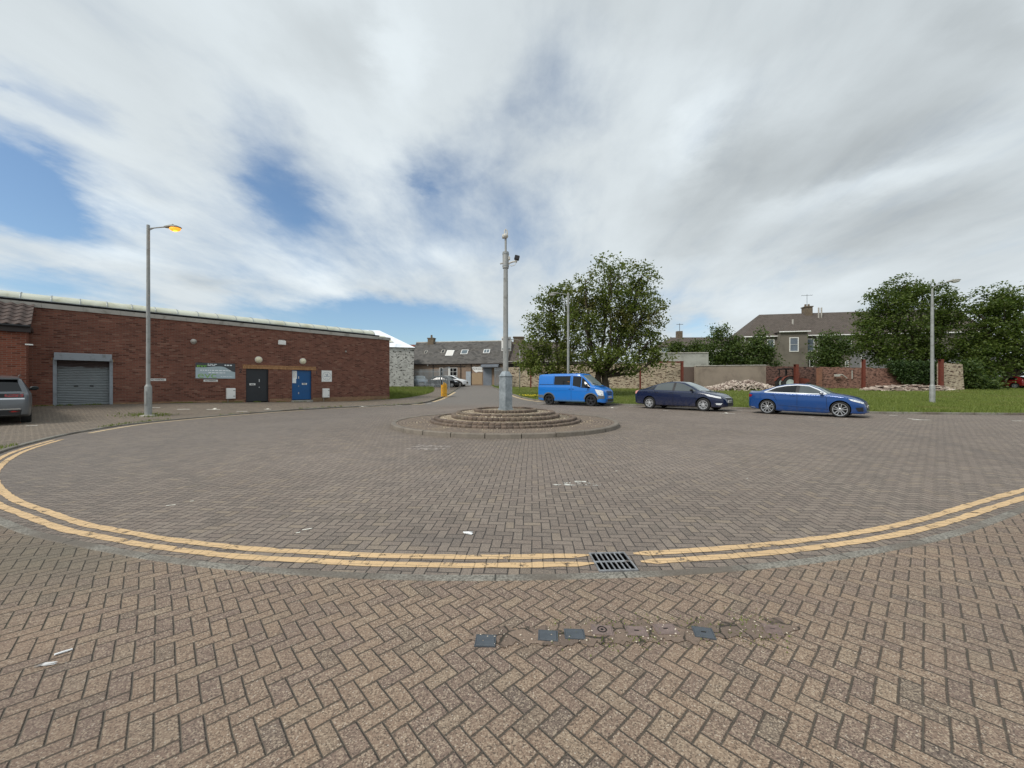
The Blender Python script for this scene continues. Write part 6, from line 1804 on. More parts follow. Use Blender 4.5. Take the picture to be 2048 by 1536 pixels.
def densify2(pts, st):
    out = [pts[0]]
    for p in pts[1:]:
        a = out[-1]; d = hypot(p[0]-a[0], p[1]-a[1]); n = max(1, int(d/st))
        for i in range(1, n+1): out.append((a[0]+(p[0]-a[0])*i/n, a[1]+(p[1]-a[1])*i/n))
    return out
def place(rear_px, front_px, W, wb=None):
    """origin and heading from where the two near wheels touch the ground"""
    a, b = gp(*rear_px), gp(*front_px); a.z = b.z = 0; d = (b-a).normalized(); left = Vector((-d.y, d.x, 0))
    m = (a+b)/2+left*(W-.12); return (m.x, m.y, gz(m.x, m.y)), atan2(d.y, d.x)
def sides(c, fn):
    for ax in ('R','L'): fn(ax)

# ---------------- blue van
def van():
    wb = 2.93; A = wb/2
    sp = dict(top=[(-2.30,1.80),(-2.27,1.97),(-2.1,2.02),(-1,2.045),(.2,2.045),(.62,2.03),(.80,1.95),(1.20,1.62),(1.62,1.27),(1.80,1.20),(2.12,1.06),(2.25,.93),(2.32,.62),(2.34,.40)],
        belt=[(-2.3,1.22),(.9,1.22),(1.6,1.17),(2.3,.88)], bot=[(-2.3,.32),(-1.9,.26),(1.9,.24),(2.2,.20),(2.34,.24)],
        wid=[(-2.30,.90),(-2.24,.955),(-2,.975),(1.2,.975),(1.7,.95),(2.05,.86),(2.25,.68),(2.34,.52)], roofw=[(-2.3,.80),(-2,.83),(.6,.80),(.9,.78),(1.4,.80),(1.75,.84),(2.1,.76),(2.34,.48)],
        axles=(-A, A), wr=.335, arch=.40, edge=.10, shoulder=.975)
    loc, hd = place((1099,809.5), (1183,812.5), .975)
    v = Car('panel_van', 'bright blue low roofed panel van with dark alloy wheels parked behind the island', carpaint('bright_blue_paint', srgb(8,110,196), .3), sp, loc, hd, 'vehicles parked along the verge', 0, 'van')
    v.wheels((5, 0), M_ALLOYK, .335, .245, .23)
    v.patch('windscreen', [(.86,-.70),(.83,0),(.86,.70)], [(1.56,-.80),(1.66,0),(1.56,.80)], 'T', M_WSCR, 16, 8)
    for ax in ('R','L'):
        v.patch('side_window', [(-1.08,1.86),(.06,1.86)], [(-1.09,1.30),(.06,1.30)], ax, M_CGLASS, 10, 6)
        v.patch('side_window', [(.24,1.86),(.80,1.82)], [(.24,1.26),(.80,1.14)], ax, M_CGLASS2 if False else M_CGLASS, 8, 6)
        v.patch('quarter_window', [(.84,1.80),(1.36,1.30)], [(.84,1.13),(1.46,1.10)], ax, M_CGLASS, 8, 6)
        sm = MB(); v.line('', [(-2.2,1.33),(-1.13,1.33)], ax, None, .035, mb=sm, build=False)
        for pts in ([(.15,1.95),(.15,.32)], [(-1.13,1.95),(-1.13,1.3)], [(1.30,1.08),(1.18,.85)]): v.line('', pts, ax, None, .014, mb=sm, build=False)
        o = sm.build('door_seams', pm('seam_shadow', (.006,.02,.05), .8), v.t, smooth=True); v.face_out(o)
        gl_ = v.line('side_crease', [(-2.2,.99),(-.5,.96),(1.6,.92)], ax, v.paint, .03, .012)
        # arch cladding and bumper ends
        for wx, b0, b1 in ((-A,-2.26,-1.9),(A,1.90,2.24)):
            cm = MB(); n = 18; vs = []
            for k in range(n+1):
                a = radians(8)+radians(164)*k/n
                for r in (.402,.475):
                    p = v.hit((wx+r*cos(a), .355+r*sin(a)), ax, .012); vs.append(p or Vector((wx+r*cos(a), 0, .355+r*sin(a))))
            cm.add(vs, [(2*k,2*k+1,2*k+3,2*k+2) for k in range(n)])
            v.patch('', [(b0,.66),(b1,.66)], [(b0,.47),(b1,.47)], ax, None, 6, 3, .012, None, False, cm)
            o = cm.build('arch_cladding', M_CLAD, v.t, smooth=True); v.face_out(o)
        v.patch('headlight', [(1.72,1.04),(2.05,.99),(2.17,.93)], [(1.90,.70),(2.02,.66),(2.20,.64)], ax, M_HEAD, 8, 6, .014)
        v.patch('side_skirt', [(-1.02,.345),(1.02,.345)], [(-1.02,.265),(1.02,.265)], ax, pm('pale_blue_skirt', srgb(86,132,178), .4, .05), 10, 2, .02)
        p = v.hit((.05,1.03), ax, .015)
    v.handle(.04, 1.04, M_TRIM, w=.10); v.handle(.28, 1.04, M_TRIM, w=.10)
    v.patch('front_grille', [(-.40,.94),(.40,.94)], [(-.36,.70),(.36,.70)], 'F', M_TRIM, 8, 4, .012)
    gb = MB()
    for z in (.78,.87): v.patch('', [(-.42,z+.015),(.42,z+.015)], [(-.42,z-.015),(.42,z-.015)], 'F', None, 8, 1, .022, None, False, gb)
    v.face_out(gb.build('grille_bars', v.paint, v.t, smooth=True))
    v.patch('lower_intake', [(-.60,.44),(.60,.44)], [(-.56,.30),(.56,.30)], 'F', M_TRIM, 8, 3, .012)
    v.patch('front_splitter', [(-.62,.29),(.62,.29)], [(-.60,.245),(.60,.245)], 'F', M_CLAD, 8, 2, .02)
    v.patch('bonnet_vent', [(1.78,-.42),(1.78,.42)], [(1.86,-.40),(1.86,.40)], 'T', M_TRIM, 8, 2, .01)
    v.plate('F', 0, .56, M_PLATE); v.mirror(1.28, 1.22, M_TRIM, .22, .26, .16)
    w = MB(); w.tube([v.hit((1.60,-.1),'T',.02), v.hit((1.42,-.62),'T',.02)], .012, 6); w.build('wiper', M_TRIM, v.t)
van()

# ---------------- navy hatchback
def navy():
    wb = 2.85; A = wb/2
    sp = dict(top=[(-2.40,.62),(-2.37,.92),(-2.28,1.04),(-1.95,1.10),(-1.35,1.30),(-.75,1.455),(-.2,1.50),(.25,1.465),(.75,1.29),(1.30,1.01),(1.55,.955),(2.0,.84),(2.22,.72),(2.33,.60),(2.38,.42)],
        belt=[(-2.4,.95),(-1.6,1.02),(-.5,.99),(1.1,.93),(1.9,.80),(2.38,.6)], bot=[(-2.4,.32),(-2.1,.24),(0,.20),(2.1,.20),(2.38,.24)],
        wid=[(-2.40,.66),(-2.33,.80),(-2.1,.89),(-1.4,.94),(.9,.94),(1.6,.92),(2.0,.84),(2.25,.66),(2.38,.42)], roofw=[(-2.4,.55),(-2,.72),(-1.4,.62),(-.5,.60),(.3,.60),(1.0,.68),(1.4,.80),(2.0,.72),(2.38,.36)],
        axles=(-A, A), wr=.325, arch=.372, edge=.07)
    loc, hd = place((1299,817), (1409,822.5), .94)
    v = Car('hatchback_car', 'dark navy hatchback car with silver wheels parked between the blue van and the blue saloon', carpaint('navy_paint', (.003,.010,.042), .24), sp, loc, hd, 'vehicles parked along the verge')
    v.wheels((5, .030), M_ALLOY, .325, .215, .21)
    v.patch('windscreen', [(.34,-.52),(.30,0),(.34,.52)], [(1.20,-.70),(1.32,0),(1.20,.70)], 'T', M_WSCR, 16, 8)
    v.patch('rear_window', [(-.95,-.50),(-.98,0),(-.95,.50)], [(-1.75,-.56),(-1.85,0),(-1.75,.56)], 'T', M_CGLASS, 14, 6)
    for ax in ('R','L'):
        v.patch('quarter_window', [(-1.56,1.10),(-1.15,1.28)], [(-1.60,1.06),(-1.20,1.05)], ax, M_CGLASS, 6, 4)
        v.patch('rear_door_window', [(-1.08,1.30),(-.72,1.40),(-.16,1.43)], [(-1.14,1.04),(-.7,1.03),(-.16,1.02)], ax, M_CGLASS2, 8, 6)
        v.patch('door_pillar', [(-.165,1.43),(-.015,1.43)], [(-.165,1.02),(-.015,1.01)], ax, M_TRIM, 3, 5, .004)
        v.patch('front_door_window', [(-.02,1.43),(.36,1.36),(.80,1.15),(1.02,1.01)], [(-.02,1.01),(.36,1.0),(.80,.985),(1.04,.985)], ax, M_CGLASS2, 10, 6)
        sm = MB()
        for pts in ([(-.09,1.44),(-.09,.28)], [(-1.16,1.05),(-1.02,.78),(-1.0,.7)], [(1.04,.98),(1.06,.30)]): v.line('', pts, ax, None, .012, mb=sm, build=False)
        o = sm.build('door_seams', M_WELL, v.t, smooth=True); v.face_out(o)
        v.line('waist_crease', [(-2.15,.93),(-.5,.90),(1.4,.84)], ax, v.paint, .025, .010)
        v.patch('headlight', [(1.50,.85),(1.85,.80),(2.16,.72)], [(1.66,.76),(1.92,.70),(2.20,.64)], ax, M_HEAD, 8, 4, .010)
        v.patch('tail_light', [(-2.34,1.0),(-2.10,1.03)], [(-2.36,.80),(-2.22,.84)], ax, pm('pale_tail_lens', srgb(210,150,140), .2, .2, 12), 5, 4, .010)
        v.patch('fog_light', [(1.98,.42),(2.24,.42)], [(2.02,.34),(2.18,.33)], ax, M_HEAD, 5, 3, .012)
    v.handle(-.22, .90, v.paint); v.handle(-1.02, .93, v.paint)
    v.patch('front_grille', [(-.34,.66),(.34,.66)], [(-.30,.58),(.30,.58)], 'F', M_TRIM, 8, 3, .010)
    v.patch('grille_strip', [(-.40,.69),(.40,.69)], [(-.38,.665),(.38,.665)], 'F', M_CHROME, 10, 1, .016)
    v.patch('lower_intake', [(-.40,.44),(.40,.44)], [(-.36,.28),(.36,.28)], 'F', M_TRIM, 8, 3, .010)
    v.plate('F', 0, .50, M_PLATE); v.mirror(.92, 1.03, M_TRIM)
navy()

# ---------------- bright blue saloon
def saloon():
    wb = 2.63; A = wb/2
    sp = dict(top=[(-2.16,.70),(-2.14,.93),(-2.05,1.02),(-1.75,1.055),(-1.35,1.18),(-.85,1.34),(-.35,1.395),(.10,1.375),(.55,1.235),(1.02,.985),(1.25,.945),(1.68,.84),(1.95,.70),(2.06,.56),(2.11,.38)],
        belt=[(-2.16,.97),(-1.5,.985),(-.5,.955),(.9,.90),(1.7,.78),(2.11,.56)], bot=[(-2.16,.30),(-1.9,.22),(0,.17),(1.85,.16),(2.11,.17)],
        wid=[(-2.16,.62),(-2.08,.78),(-1.9,.865),(-1.3,.90),(.9,.90),(1.5,.885),(1.80,.82),(2.01,.66),(2.11,.44)], roofw=[(-2.16,.52),(-1.8,.66),(-1.3,.58),(-.4,.56),(.3,.57),(.9,.64),(1.2,.76),(1.75,.70),(2.11,.36)],
        axles=(-A, A), wr=.325, arch=.362, edge=.07)
    loc, hd = place((1537,827.8), (1678,834.8), .90)
    v = Car('saloon_car', 'shiny bright blue saloon car with chrome window line and large twin spoke wheels', carpaint('metallic_blue_paint', (.005,.058,.230), .24, .2), sp, loc, hd, 'vehicles parked along the verge')
    v.wheels((5, .034), M_ALLOYD, .325, .252, .23)
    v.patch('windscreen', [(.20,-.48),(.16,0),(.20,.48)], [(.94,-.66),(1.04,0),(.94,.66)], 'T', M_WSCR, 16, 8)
    v.patch('rear_window', [(-.78,-.46),(-.80,0),(-.78,.46)], [(-1.42,-.52),(-1.52,0),(-1.42,.52)], 'T', M_CGLASS, 14, 6)
    for ax in ('R','L'):
        v.patch('rear_door_window', [(-1.36,1.04),(-1.0,1.20),(-.62,1.28),(-.22,1.305)], [(-1.38,1.02),(-1.0,1.005),(-.62,.995),(-.22,.985)], ax, M_CGLASS, 12, 6, .006)
        v.patch('front_door_window', [(-.10,1.305),(.20,1.27),(.52,1.13),(.80,.96)], [(-.10,.98),(.20,.972),(.52,.962),(.82,.95)], ax, M_CGLASS2, 12, 6, .006)
        v.patch('door_pillar', [(-.225,1.30),(-.095,1.30)], [(-.225,.985),(-.095,.985)], ax, M_TRIM, 3, 5, .007)
        v.line('window_trim', [(-1.44,1.01),(-1.02,1.22),(-.62,1.305),(-.2,1.332),(.22,1.295),(.56,1.135),(.86,.945),(.2,.955),(-.62,.978),(-1.44,1.005)], ax, M_CHROMEW, .042, .009)
        sm = MB()
        for pts in ([(-.16,.97),(-.16,.26)], [(-1.12,.98),(-1.0,.75),(-.93,.62)], [(.86,.93),(.90,.28)]): v.line('', pts, ax, None, .012, mb=sm, build=False)
        o = sm.build('door_seams', M_WELL, v.t, smooth=True); v.face_out(o)
        v.line('shoulder_crease', [(-2.0,.90),(-.5,.875),(1.5,.80)], ax, v.paint, .030, .012)
        v.patch('lower_door_crease', [(-.90,.50),(.0,.44),(.92,.36)], [(-.90,.44),(.0,.38),(.92,.335)], ax, v.paint, 10, 2, .022)
        v.patch('side_skirt', [(-.93,.29),(.93,.26)], [(-.93,.20),(.93,.18)], ax, v.paint, 10, 3, .03)
        v.patch('headlight', [(1.58,.78),(1.80,.73),(2.01,.63)], [(1.66,.70),(1.84,.64),(2.03,.57)], ax, M_HEAD, 8, 4, .010)
        v.patch('tail_light', [(-2.13,.92),(-1.92,.90)], [(-2.12,.76),(-1.98,.80)], ax, M_TAIL, 6, 4, .010)
        v.patch('side_intake', [(1.80,.42),(2.01,.44)], [(1.86,.27),(2.03,.28)], ax, M_TRIM, 5, 4, .010)
        v.patch('rear_reflector', [(-2.10,.36),(-1.80,.30)], [(-2.10,.33),(-1.80,.27)], ax, M_CHROME, 5, 1, .012)
    v.handle(-.34, .86, v.paint); v.handle(-1.12, .89, v.paint)
    v.patch('front_grille', [(-.36,.62),(.36,.62)], [(-.30,.32),(.30,.32)], 'F', M_TRIM, 8, 5, .010)
    v.patch('front_splitter', [(-.55,.21),(.55,.21)], [(-.52,.175),(.52,.175)], 'F', M_CHROME, 8, 1, .016)
    v.plate('F', 0, .44, M_PLATE); v.mirror(.74, .985, M_CHROME, .22, .13, .15)
    b = MB(); b.add([v.hit((-2.02,y),'T',.004) for y in (-.6,-.3,0,.3,.6)]+[v.hit((-2.02,y),'T',.004)+Vector((-.10,0,.03)) for y in (-.6,-.3,0,.3,.6)], [(i,i+1,6+i,5+i) for i in range(4)]); b.build('boot_spoiler', v.paint, v.t); v.t.scale = (.965,.965,.985)
saloon()

# ---------------- silver SUV at the left edge
def suv():
    wb = 2.675; A = wb/2
    sp = dict(top=[(-2.22,.80),(-2.20,1.06),(-2.13,1.18),(-1.98,1.44),(-1.82,1.575),(-1.5,1.61),(-.5,1.635),(.2,1.61),(.6,1.47),(1.15,1.12),(1.4,1.06),(1.9,.95),(2.1,.80),(2.22,.5)],
        belt=[(-2.22,1.02),(-1.6,1.08),(0,1.05),(1.2,1.0),(2.2,.8)], bot=[(-2.22,.36),(-1.9,.28),(0,.24),(1.9,.24),(2.22,.3)],
        wid=[(-2.22,.74),(-2.14,.86),(-1.9,.905),(-1.2,.92),(1.2,.92),(1.8,.86),(2.22,.5)], roofw=[(-2.22,.70),(-2.05,.74),(-1.7,.68),(-.5,.66),(.4,.62),(1.1,.72),(1.5,.78),(2.22,.4)],
        axles=(-A, A), wr=.345, arch=.40, edge=.08)
    # its right rear corner is at the edge of the picture, nose to the wall
    hd = atan2(.62, -.785); f = Vector((cos(hd), sin(hd), 0)); left = Vector((-f.y, f.x, 0))
    Yc = 12.9; corner = Vector(at(63, 0, Yc)); corner.z = 0
    ctr = corner+f*1.98+left*.90
    v = Car('parked_suv', 'grey sport utility car seen from behind, cut by the left edge', carpaint('grey_paint', srgb(104,108,112), .28, .35), sp, (ctr.x, ctr.y, .035), hd, None, radians(1.2))
    v.wheels((5, .03), M_ALLOYD, .345, .235, .23)
    v.patch('rear_window', [(-.60,1.50),(.60,1.50)], [(-.70,1.13),(.70,1.13)], 'B', M_CGLASS, 14, 6, .006)
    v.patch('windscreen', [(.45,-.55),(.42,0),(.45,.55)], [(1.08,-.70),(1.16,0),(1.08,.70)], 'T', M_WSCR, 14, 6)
    sp_ = MB(); pts = [(-.58,1.555),(0,1.575),(.58,1.555)]
    sp_.add([(-1.65,-.62,1.600),(-1.65,.62,1.600),(-2.02,.64,1.575),(-2.02,-.64,1.575),(-1.65,-.62,1.54),(-1.65,.62,1.54),(-2.02,.64,1.520),(-2.02,-.64,1.520)], [(0,1,2,3),(7,6,5,4),(2,6,7,3),(0,3,7,4),(1,5,6,2)]); sp_.build('tailgate_spoiler', v.paint, v.t)
    v.patch('tail_band', [(-.74,1.06),(.74,1.06)], [(-.75,.93),(.75,.93)], 'B', M_TRIM, 14, 3, .006)
    for sg in (-1, 1):
        a, b_ = sorted((sg*.73, sg*.36)); v.patch('tail_light', [(a,1.04),(b_,1.04)], [(a,.95),(b_,.95)], 'B', M_TAIL, 6, 3, .012)
        r = MB(); r.tube([(-1.35,sg*.63,1.63),(-.4,sg*.66,1.675),(.3,sg*.64,1.64)], .018, 8); r.build('roof_rail', M_CHROME, v.t)
    v.patch('light_band_trim', [(-.75,.915),(.75,.915)], [(-.76,.87),(.76,.87)], 'B', M_CHROME, 12, 1, .006)
    v.patch('bumper_strip', [(-.68,.575),(.68,.575)], [(-.68,.545),(.68,.545)], 'B', M_CHROME, 12, 1, .012)
    v.patch('rear_bumper', [(-.70,.53),(.70,.53)], [(-.68,.37),(.68,.37)], 'B', M_TRIM, 12, 3, .008)
    for sg in (-1, 1):
        a, b_ = sorted((sg*.66, sg*.45)); v.patch('reflector', [(a,.50),(b_,.50)], [(a,.46),(b_,.46)], 'B', M_TAIL, 4, 1, .014)
    v.plate('B', 0, .74, M_PLATEY)
    for ax in ('R','L'):
        v.patch('rear_door_window', [(-1.65,1.38),(-1.2,1.47),(-.22,1.50)], [(-1.75,1.14),(-1.2,1.12),(-.22,1.11)], ax, M_CGLASS, 10, 6)
        v.patch('front_door_window', [(-.10,1.50),(.35,1.44),(.95,1.12)], [(-.10,1.10),(.35,1.09),(.98,1.07)], ax, M_CGLASS2, 10, 6)
        v.patch('sill_cladding', [(-.93,.42),(.93,.40)], [(-.93,.27),(.93,.26)], ax, M_TRIM, 10, 3, .010)
        v.patch('headlight', [(1.72,.93),(2.05,.84)], [(1.75,.82),(2.10,.74)], ax, M_HEAD, 6, 3, .010)
    v.mirror(.86, 1.13, M_TRIM, .24, .17, .16)
suv()

# ---------------- far cars
def far_car(label, paint, loc, hd, group='cars parked far behind', glass=None):
    wb = 2.6; A = wb/2
    sp = dict(top=[(-2.0,.70),(-1.98,.95),(-1.85,1.10),(-1.5,1.36),(-1.0,1.46),(-.3,1.48),(.2,1.44),(.75,1.18),(1.05,1.02),(1.6,.92),(1.95,.76),(2.08,.5)],
        belt=[(-2.0,.98),(0,.98),(1.2,.92),(2.08,.7)], bot=[(-2.0,.30),(0,.22),(2.08,.24)],
        wid=[(-2.0,.70),(-1.85,.84),(-1.2,.88),(1.2,.88),(1.7,.80),(2.08,.5)], roofw=[(-2.0,.6),(-1.4,.60),(0,.60),(.9,.66),(1.3,.76),(2.08,.4)], axles=(-A, A), wr=.31, arch=.36, edge=.07, n=50)
    v = Car('parked_car', label, paint, sp, loc, hd, group)
    v.wheels((5, .03), M_ALLOY, .31, .21, .2)
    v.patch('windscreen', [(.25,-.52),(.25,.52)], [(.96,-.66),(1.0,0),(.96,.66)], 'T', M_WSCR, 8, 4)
    v.patch('rear_window', [(-1.38,-.5),(-1.38,.5)], [(-1.80,-.6),(-1.80,.6)], 'T', M_CGLASS, 8, 4)
    for ax in ('R','L'):
        v.patch('side_window', [(-1.35,1.28),(-.6,1.38),(.15,1.36),(.82,1.04)], [(-1.5,1.02),(-.6,1.01),(.15,1.0),(.84,.99)], ax, M_CGLASS, 12, 4)
        v.patch('headlight', [(1.62,.84),(1.92,.74)], [(1.66,.74),(1.94,.65)], ax, M_HEAD, 5, 3, .010)
        v.patch('tail_light', [(-1.94,.98),(-1.80,1.0)], [(-1.95,.78),(-1.82,.80)], ax, M_TAIL, 4, 3, .010)
    v.patch('front_grille', [(-.35,.62),(.35,.62)], [(-.32,.45),(.32,.45)], 'F', M_TRIM, 6, 3, .010)
    v.plate('F', 0, .42, M_PLATE); v.plate('B', 0, .80, M_PLATEY)
def fl(px_, Y): x, y = xy(px_, Y); return (x, y, gz(x, y))
far_car('black hatchback parked nose to the lane behind the palisade gate', carpaint('black_paint', (.008,.009,.011), .25), fl(890,49.5), radians(-14))
far_car('white car parked behind the black hatchback at the lane end', carpaint('white_paint', srgb(226,228,230), .3), fl(905,52.0), radians(-10))
far_car('silver blue car parked behind the left half of the palisade fence', carpaint('pale_silver_paint', srgb(150,164,176), .3, .3), fl(840,51.0), radians(-70))
far_car('red car parked far back under the right hand tree', carpaint('red_paint', srgb(118,24,27), .3), fl(2006,47), radians(105))
far_car('white car parked behind the red car at the right edge', carpaint('white_paint', srgb(220,224,226), .3), fl(1996,53), radians(10))
far_car('blue car half out of the frame at the right edge under the tree', carpaint('mid_blue_paint', srgb(40,70,130), .3), fl(2062,46), radians(120))

# ---------------- old tractor
def tractor():
    x, y = xy(1580, 43.6); t = thing('old_tractor', 'rusty old tractor with a roll frame in front of the sooty brick wall', 'tractor', (x, y, gz(x, y)), radians(-6))
    R = .74
    for sg in (-1, 1):
        T = MB(); T.lathe([(.42,-.17),(.60,-.19),(R-.05,-.17),(R,-.1),(R,.1),(R-.05,.17),(.60,.19),(.42,.17)], 32, 'Y', (-.45,sg*.68,R)); w = T.build('rear_wheel', M_TYRE, t, angle=40)
        d = MB(); d.lathe([(.0001,-.20),(.30,-.17),(.44,-.19),(.44,.1),(.0001,.1)], 28, 'Y', (-.45,sg*.68,R)); d.build('wheel_centre', pm('pale_wheel_disc', srgb(168,180,174), .7, .15, 4), w, angle=40)
        T = MB(); T.lathe([(.22,-.09),(.40,-.09),(.42,0),(.40,.09),(.22,.09)], 26, 'Y', (1.55,sg*.6,.42)); w = T.build('front_wheel', M_TYRE, t, angle=40)
        d = MB(); d.lathe([(.0001,-.10),(.23,-.09),(.23,.08),(.0001,.08)], 22, 'Y', (1.55,sg*.6,.42)); d.build('wheel_centre', M_RUST, w)
        m = MB(); n = 14; vs = []
        for k in range(n+1):
            a = radians(10)+radians(150)*k/n
            for yy in (-.22,.22): vs.append((-.45+(R+.09)*cos(a), sg*.68+yy, R+(R+.09)*sin(a)))
        vs2 = [(p[0]*1.0, p[1], p[2]+.025) for p in vs]
        m.add(vs+vs2, [(2*k,2*k+1,2*k+3,2*k+2) for k in range(n)]+[(2*k+2*n+2,2*k+2*n+4,2*k+2*n+5,2*k+2*n+3) for k in range(n)]+[(2*k,2*k+2,2*k+2*n+4,2*k+2*n+2) for k in range(n)]+[(2*k+1,2*k+2*n+3,2*k+2*n+5,2*k+3) for k in range(n)]); m.build('mudguard', M_RUST, t)
    b = MB(); b.prism([(.15,-.26,.75),(1.85,-.26,.65),(1.9,-.26,1.18),(1.6,-.26,1.28),(.35,-.26,1.42),(.15,-.26,1.40)], (0,.52,0)); b.build('bonnet', M_RUST, t)
    b = MB(); b.box((-.8,-.3,.55),(.15,.3,.95)); b.box((.15,-.18,.5),(1.7,.18,.645)); b.build('chassis', M_WELL, t)
    f = MB()
    for xx, lean in ((-.85,.05),(.05,-.1)):
        for sg in (-1, 1): f.tube([(xx,sg*.6,.95),(xx+lean,sg*.6,2.32)], .05, 6)
    f.box((-.95,-.7,2.3),(.12,.7,2.40)); f.build('roll_frame', M_WELL, t)
    s = MB(); s.box((-.75,-.22,.96),(-.3,.22,1.06)); s.box((-.8,-.22,1.06),(-.72,.22,1.45)); s.build('seat', M_TRIM, t)
    w = MB(); w.lathe([(.19,0),(.21,.015),(.19,.03),(.175,.015)], 20, 'Z', (.0,0,1.50)); w.tube([(.0,0,1.5),(.3,0,1.2)], .02, 6); w.build('steering_wheel', M_TRIM, t)
    e = MB(); e.tube([(1.1,.12,1.3),(1.1,.12,1.95)], .035, 8); e.build('exhaust', M_RUST, t)
tractor()
# ================================================================== trees, bushes, ivy
def leaf_mesh(name, centres, sizes, mat, parent, rg, up=.35, flat=.6):
    """leaf-shaped faces: centres (N,3), sizes (N,)"""
    N = len(centres)
    n = rg.normal(size=(N,3)); n[:,2] = np.abs(n[:,2])+up; n /= np.linalg.norm(n, axis=1)[:,None]
    a = np.cross(n, rg.normal(size=(N,3))); a /= np.linalg.norm(a, axis=1)[:,None]+1e-9
    b = np.cross(n, a); s = sizes[:,None]
    droop = -n*s*.18
    v = np.stack([centres-a*s, centres+b*s*flat+droop*.0, centres+a*s+droop, centres-b*s*flat], 1).reshape(-1,3)
    me = bpy.data.meshes.new(name); me.vertices.add(4*N); me.vertices.foreach_set('co', v.ravel())
    me.loops.add(4*N); me.loops.foreach_set('vertex_index', np.arange(4*N)); me.polygons.add(N)
    me.polygons.foreach_set('loop_start', np.arange(N)*4); me.polygons.foreach_set('loop_total', np.full(N,4))
    me.materials.append(mat); me.update(calc_edges=True)
    o = bpy.data.objects.new(name, me); COL.objects.link(o); o.parent = parent; return o
M_BARK = pm('dark_bark', srgb(66,56,46), .95, .3, 6, bump=.8, bscale=14, dirt=srgb(84,80,62), dscale=3)
M_LEAF_A = leafmat('ash_leaves', ((.085,.125,.026),(.21,.24,.060)), accent=(.18,.15,.055), trans=.5)
M_LEAF_B = leafmat('sycamore_leaves', ((.040,.074,.015),(.130,.170,.036)), trans=.42)
M_LEAF_C = leafmat('dark_shrub_leaves', ((.038,.072,.020),(.110,.150,.040)), trans=.4)
M_LEAF_D = leafmat('bright_shrub_leaves', ((.035,.060,.012),(.085,.120,.022)), trans=.3)
M_IVY = leafmat('ivy_leaves', ((.014,.036,.008),(.045,.080,.016)), trans=.15)
def tree(name, label, cat, lobes, Y, base, tr, mat, nclump, nleaf, lsize, csize, seed, group=None, gap=.0, shell=.45, trunks=None, lobedepth=.8, twig=60, layer=False, gfreq=.55):
    """lobes: (px, py, half width px, half height px [, depth offset]) at distance Y"""
    rg = np.random.default_rng(seed); rr = random.Random(seed)
    k = Y/F; L = []
    for lb in lobes:
        dy = lb[4] if len(lb) > 4 else 0.0
        c = at(lb[0], lb[1], Y+dy); L.append((c, lb[2]*k, lb[3]*k))
    bx, by = xy(base, Y); bz = max(gz(bx, by), 0)
    t = thing(name, label, cat, (bx, by, bz), 0, group); O = Vector((bx, by, bz))
    W = [(a*a*h)**.8 for c, a, h in L]; C = []
    while len(C) < nclump:
        c, a, h = rr.choices(L, W)[0]
        d = Vector((rr.gauss(0,1), rr.gauss(0,1), rr.gauss(0,1))).normalized()*rr.random()**shell
        p = c+Vector((d.x*a, d.y*a*lobedepth, d.z*h))
        if gap and noise.noise(p*gfreq+Vector((seed,0,0))) < gap-.5 : continue
        p += Vector((rr.gauss(0,.12), rr.gauss(0,.12), rr.gauss(0,.12)))*a*.25
        if p.z < bz+.3: continue
        C.append(p)
    Cn = np.array([tuple(p) for p in C])-np.array(tuple(O))
    cent = np.repeat(Cn, nleaf, axis=0); s = csize*(rg.uniform(.6,1.35,(nclump,1))).repeat(nleaf,0)
    off = rg.normal(size=cent.shape)*s
    off[:,2] *= .42 if layer else .7
    if layer: off[:,2] -= (off[:,0]**2+off[:,1]**2)/(s[:,0]+1e-6)*.22
    leaf_mesh('crown', cent+off, lsize*rg.uniform(.6,1.3,len(cent)), mat, t, rg)
    # trunk and limbs
    m = MB(); tops = trunks or [(0.0, 0.0)]
    zc = min(c.z-h*.2 for c, a, h in L)
    joints = []
    for (dx, lean) in tops:
        p0 = Vector((dx, 0, -.2)); p3 = Vector((dx+lean, 0, max(1.2, (zc-bz))))
        pts = [p0, p0.lerp(p3,.35)+Vector((rr.uniform(-.1,.1),0,0)), p0.lerp(p3,.7)+Vector((rr.uniform(-.12,.12),.05,0)), p3]
        m.tube(pts, [tr*1.25, tr, tr*.88, tr*.75], 10); joints.append((pts[2], p3))
    ends = []
    for c, a, h in L:
        q = c-O; j = min(joints, key=lambda jj: abs(jj[1].x-q.x)+rr.random())
        st = j[0].lerp(j[1], rr.random()); mid = st.lerp(q,.5)+Vector((rr.uniform(-.3,.3), rr.uniform(-.3,.3), -.12*(q-st).length)); top = q+Vector((0,0,h*.35))
        r0 = tr*.55*min(1, (a/2.2)**.5+.2)*(.45 if c.z < zc+.6 else 1); m.tube([st, st.lerp(mid,.5)+Vector((0,0,.05)), mid, mid.lerp(top,.55), top], [r0, r0*.85, r0*.62, r0*.42, r0*.18], 8); ends.append((mid, top, r0))
    for i in range(twig):
        p = C[rr.randrange(len(C))]-O; a, b_, r0 = min(ends, key=lambda e: (e[1].lerp(e[0],.5)-p).length+rr.random()*.5); s_ = a.lerp(b_, rr.random())
        md = s_.lerp(p,.5)+Vector((rr.uniform(-.2,.2), rr.uniform(-.2,.2), rr.uniform(-.1,.25))); r1 = max(.012, r0*.28)
        m.tube([s_, md, p], [r1, r1*.7, r1*.3], 5)
    m.build('trunk', M_BARK, t, smooth=True)
    return t
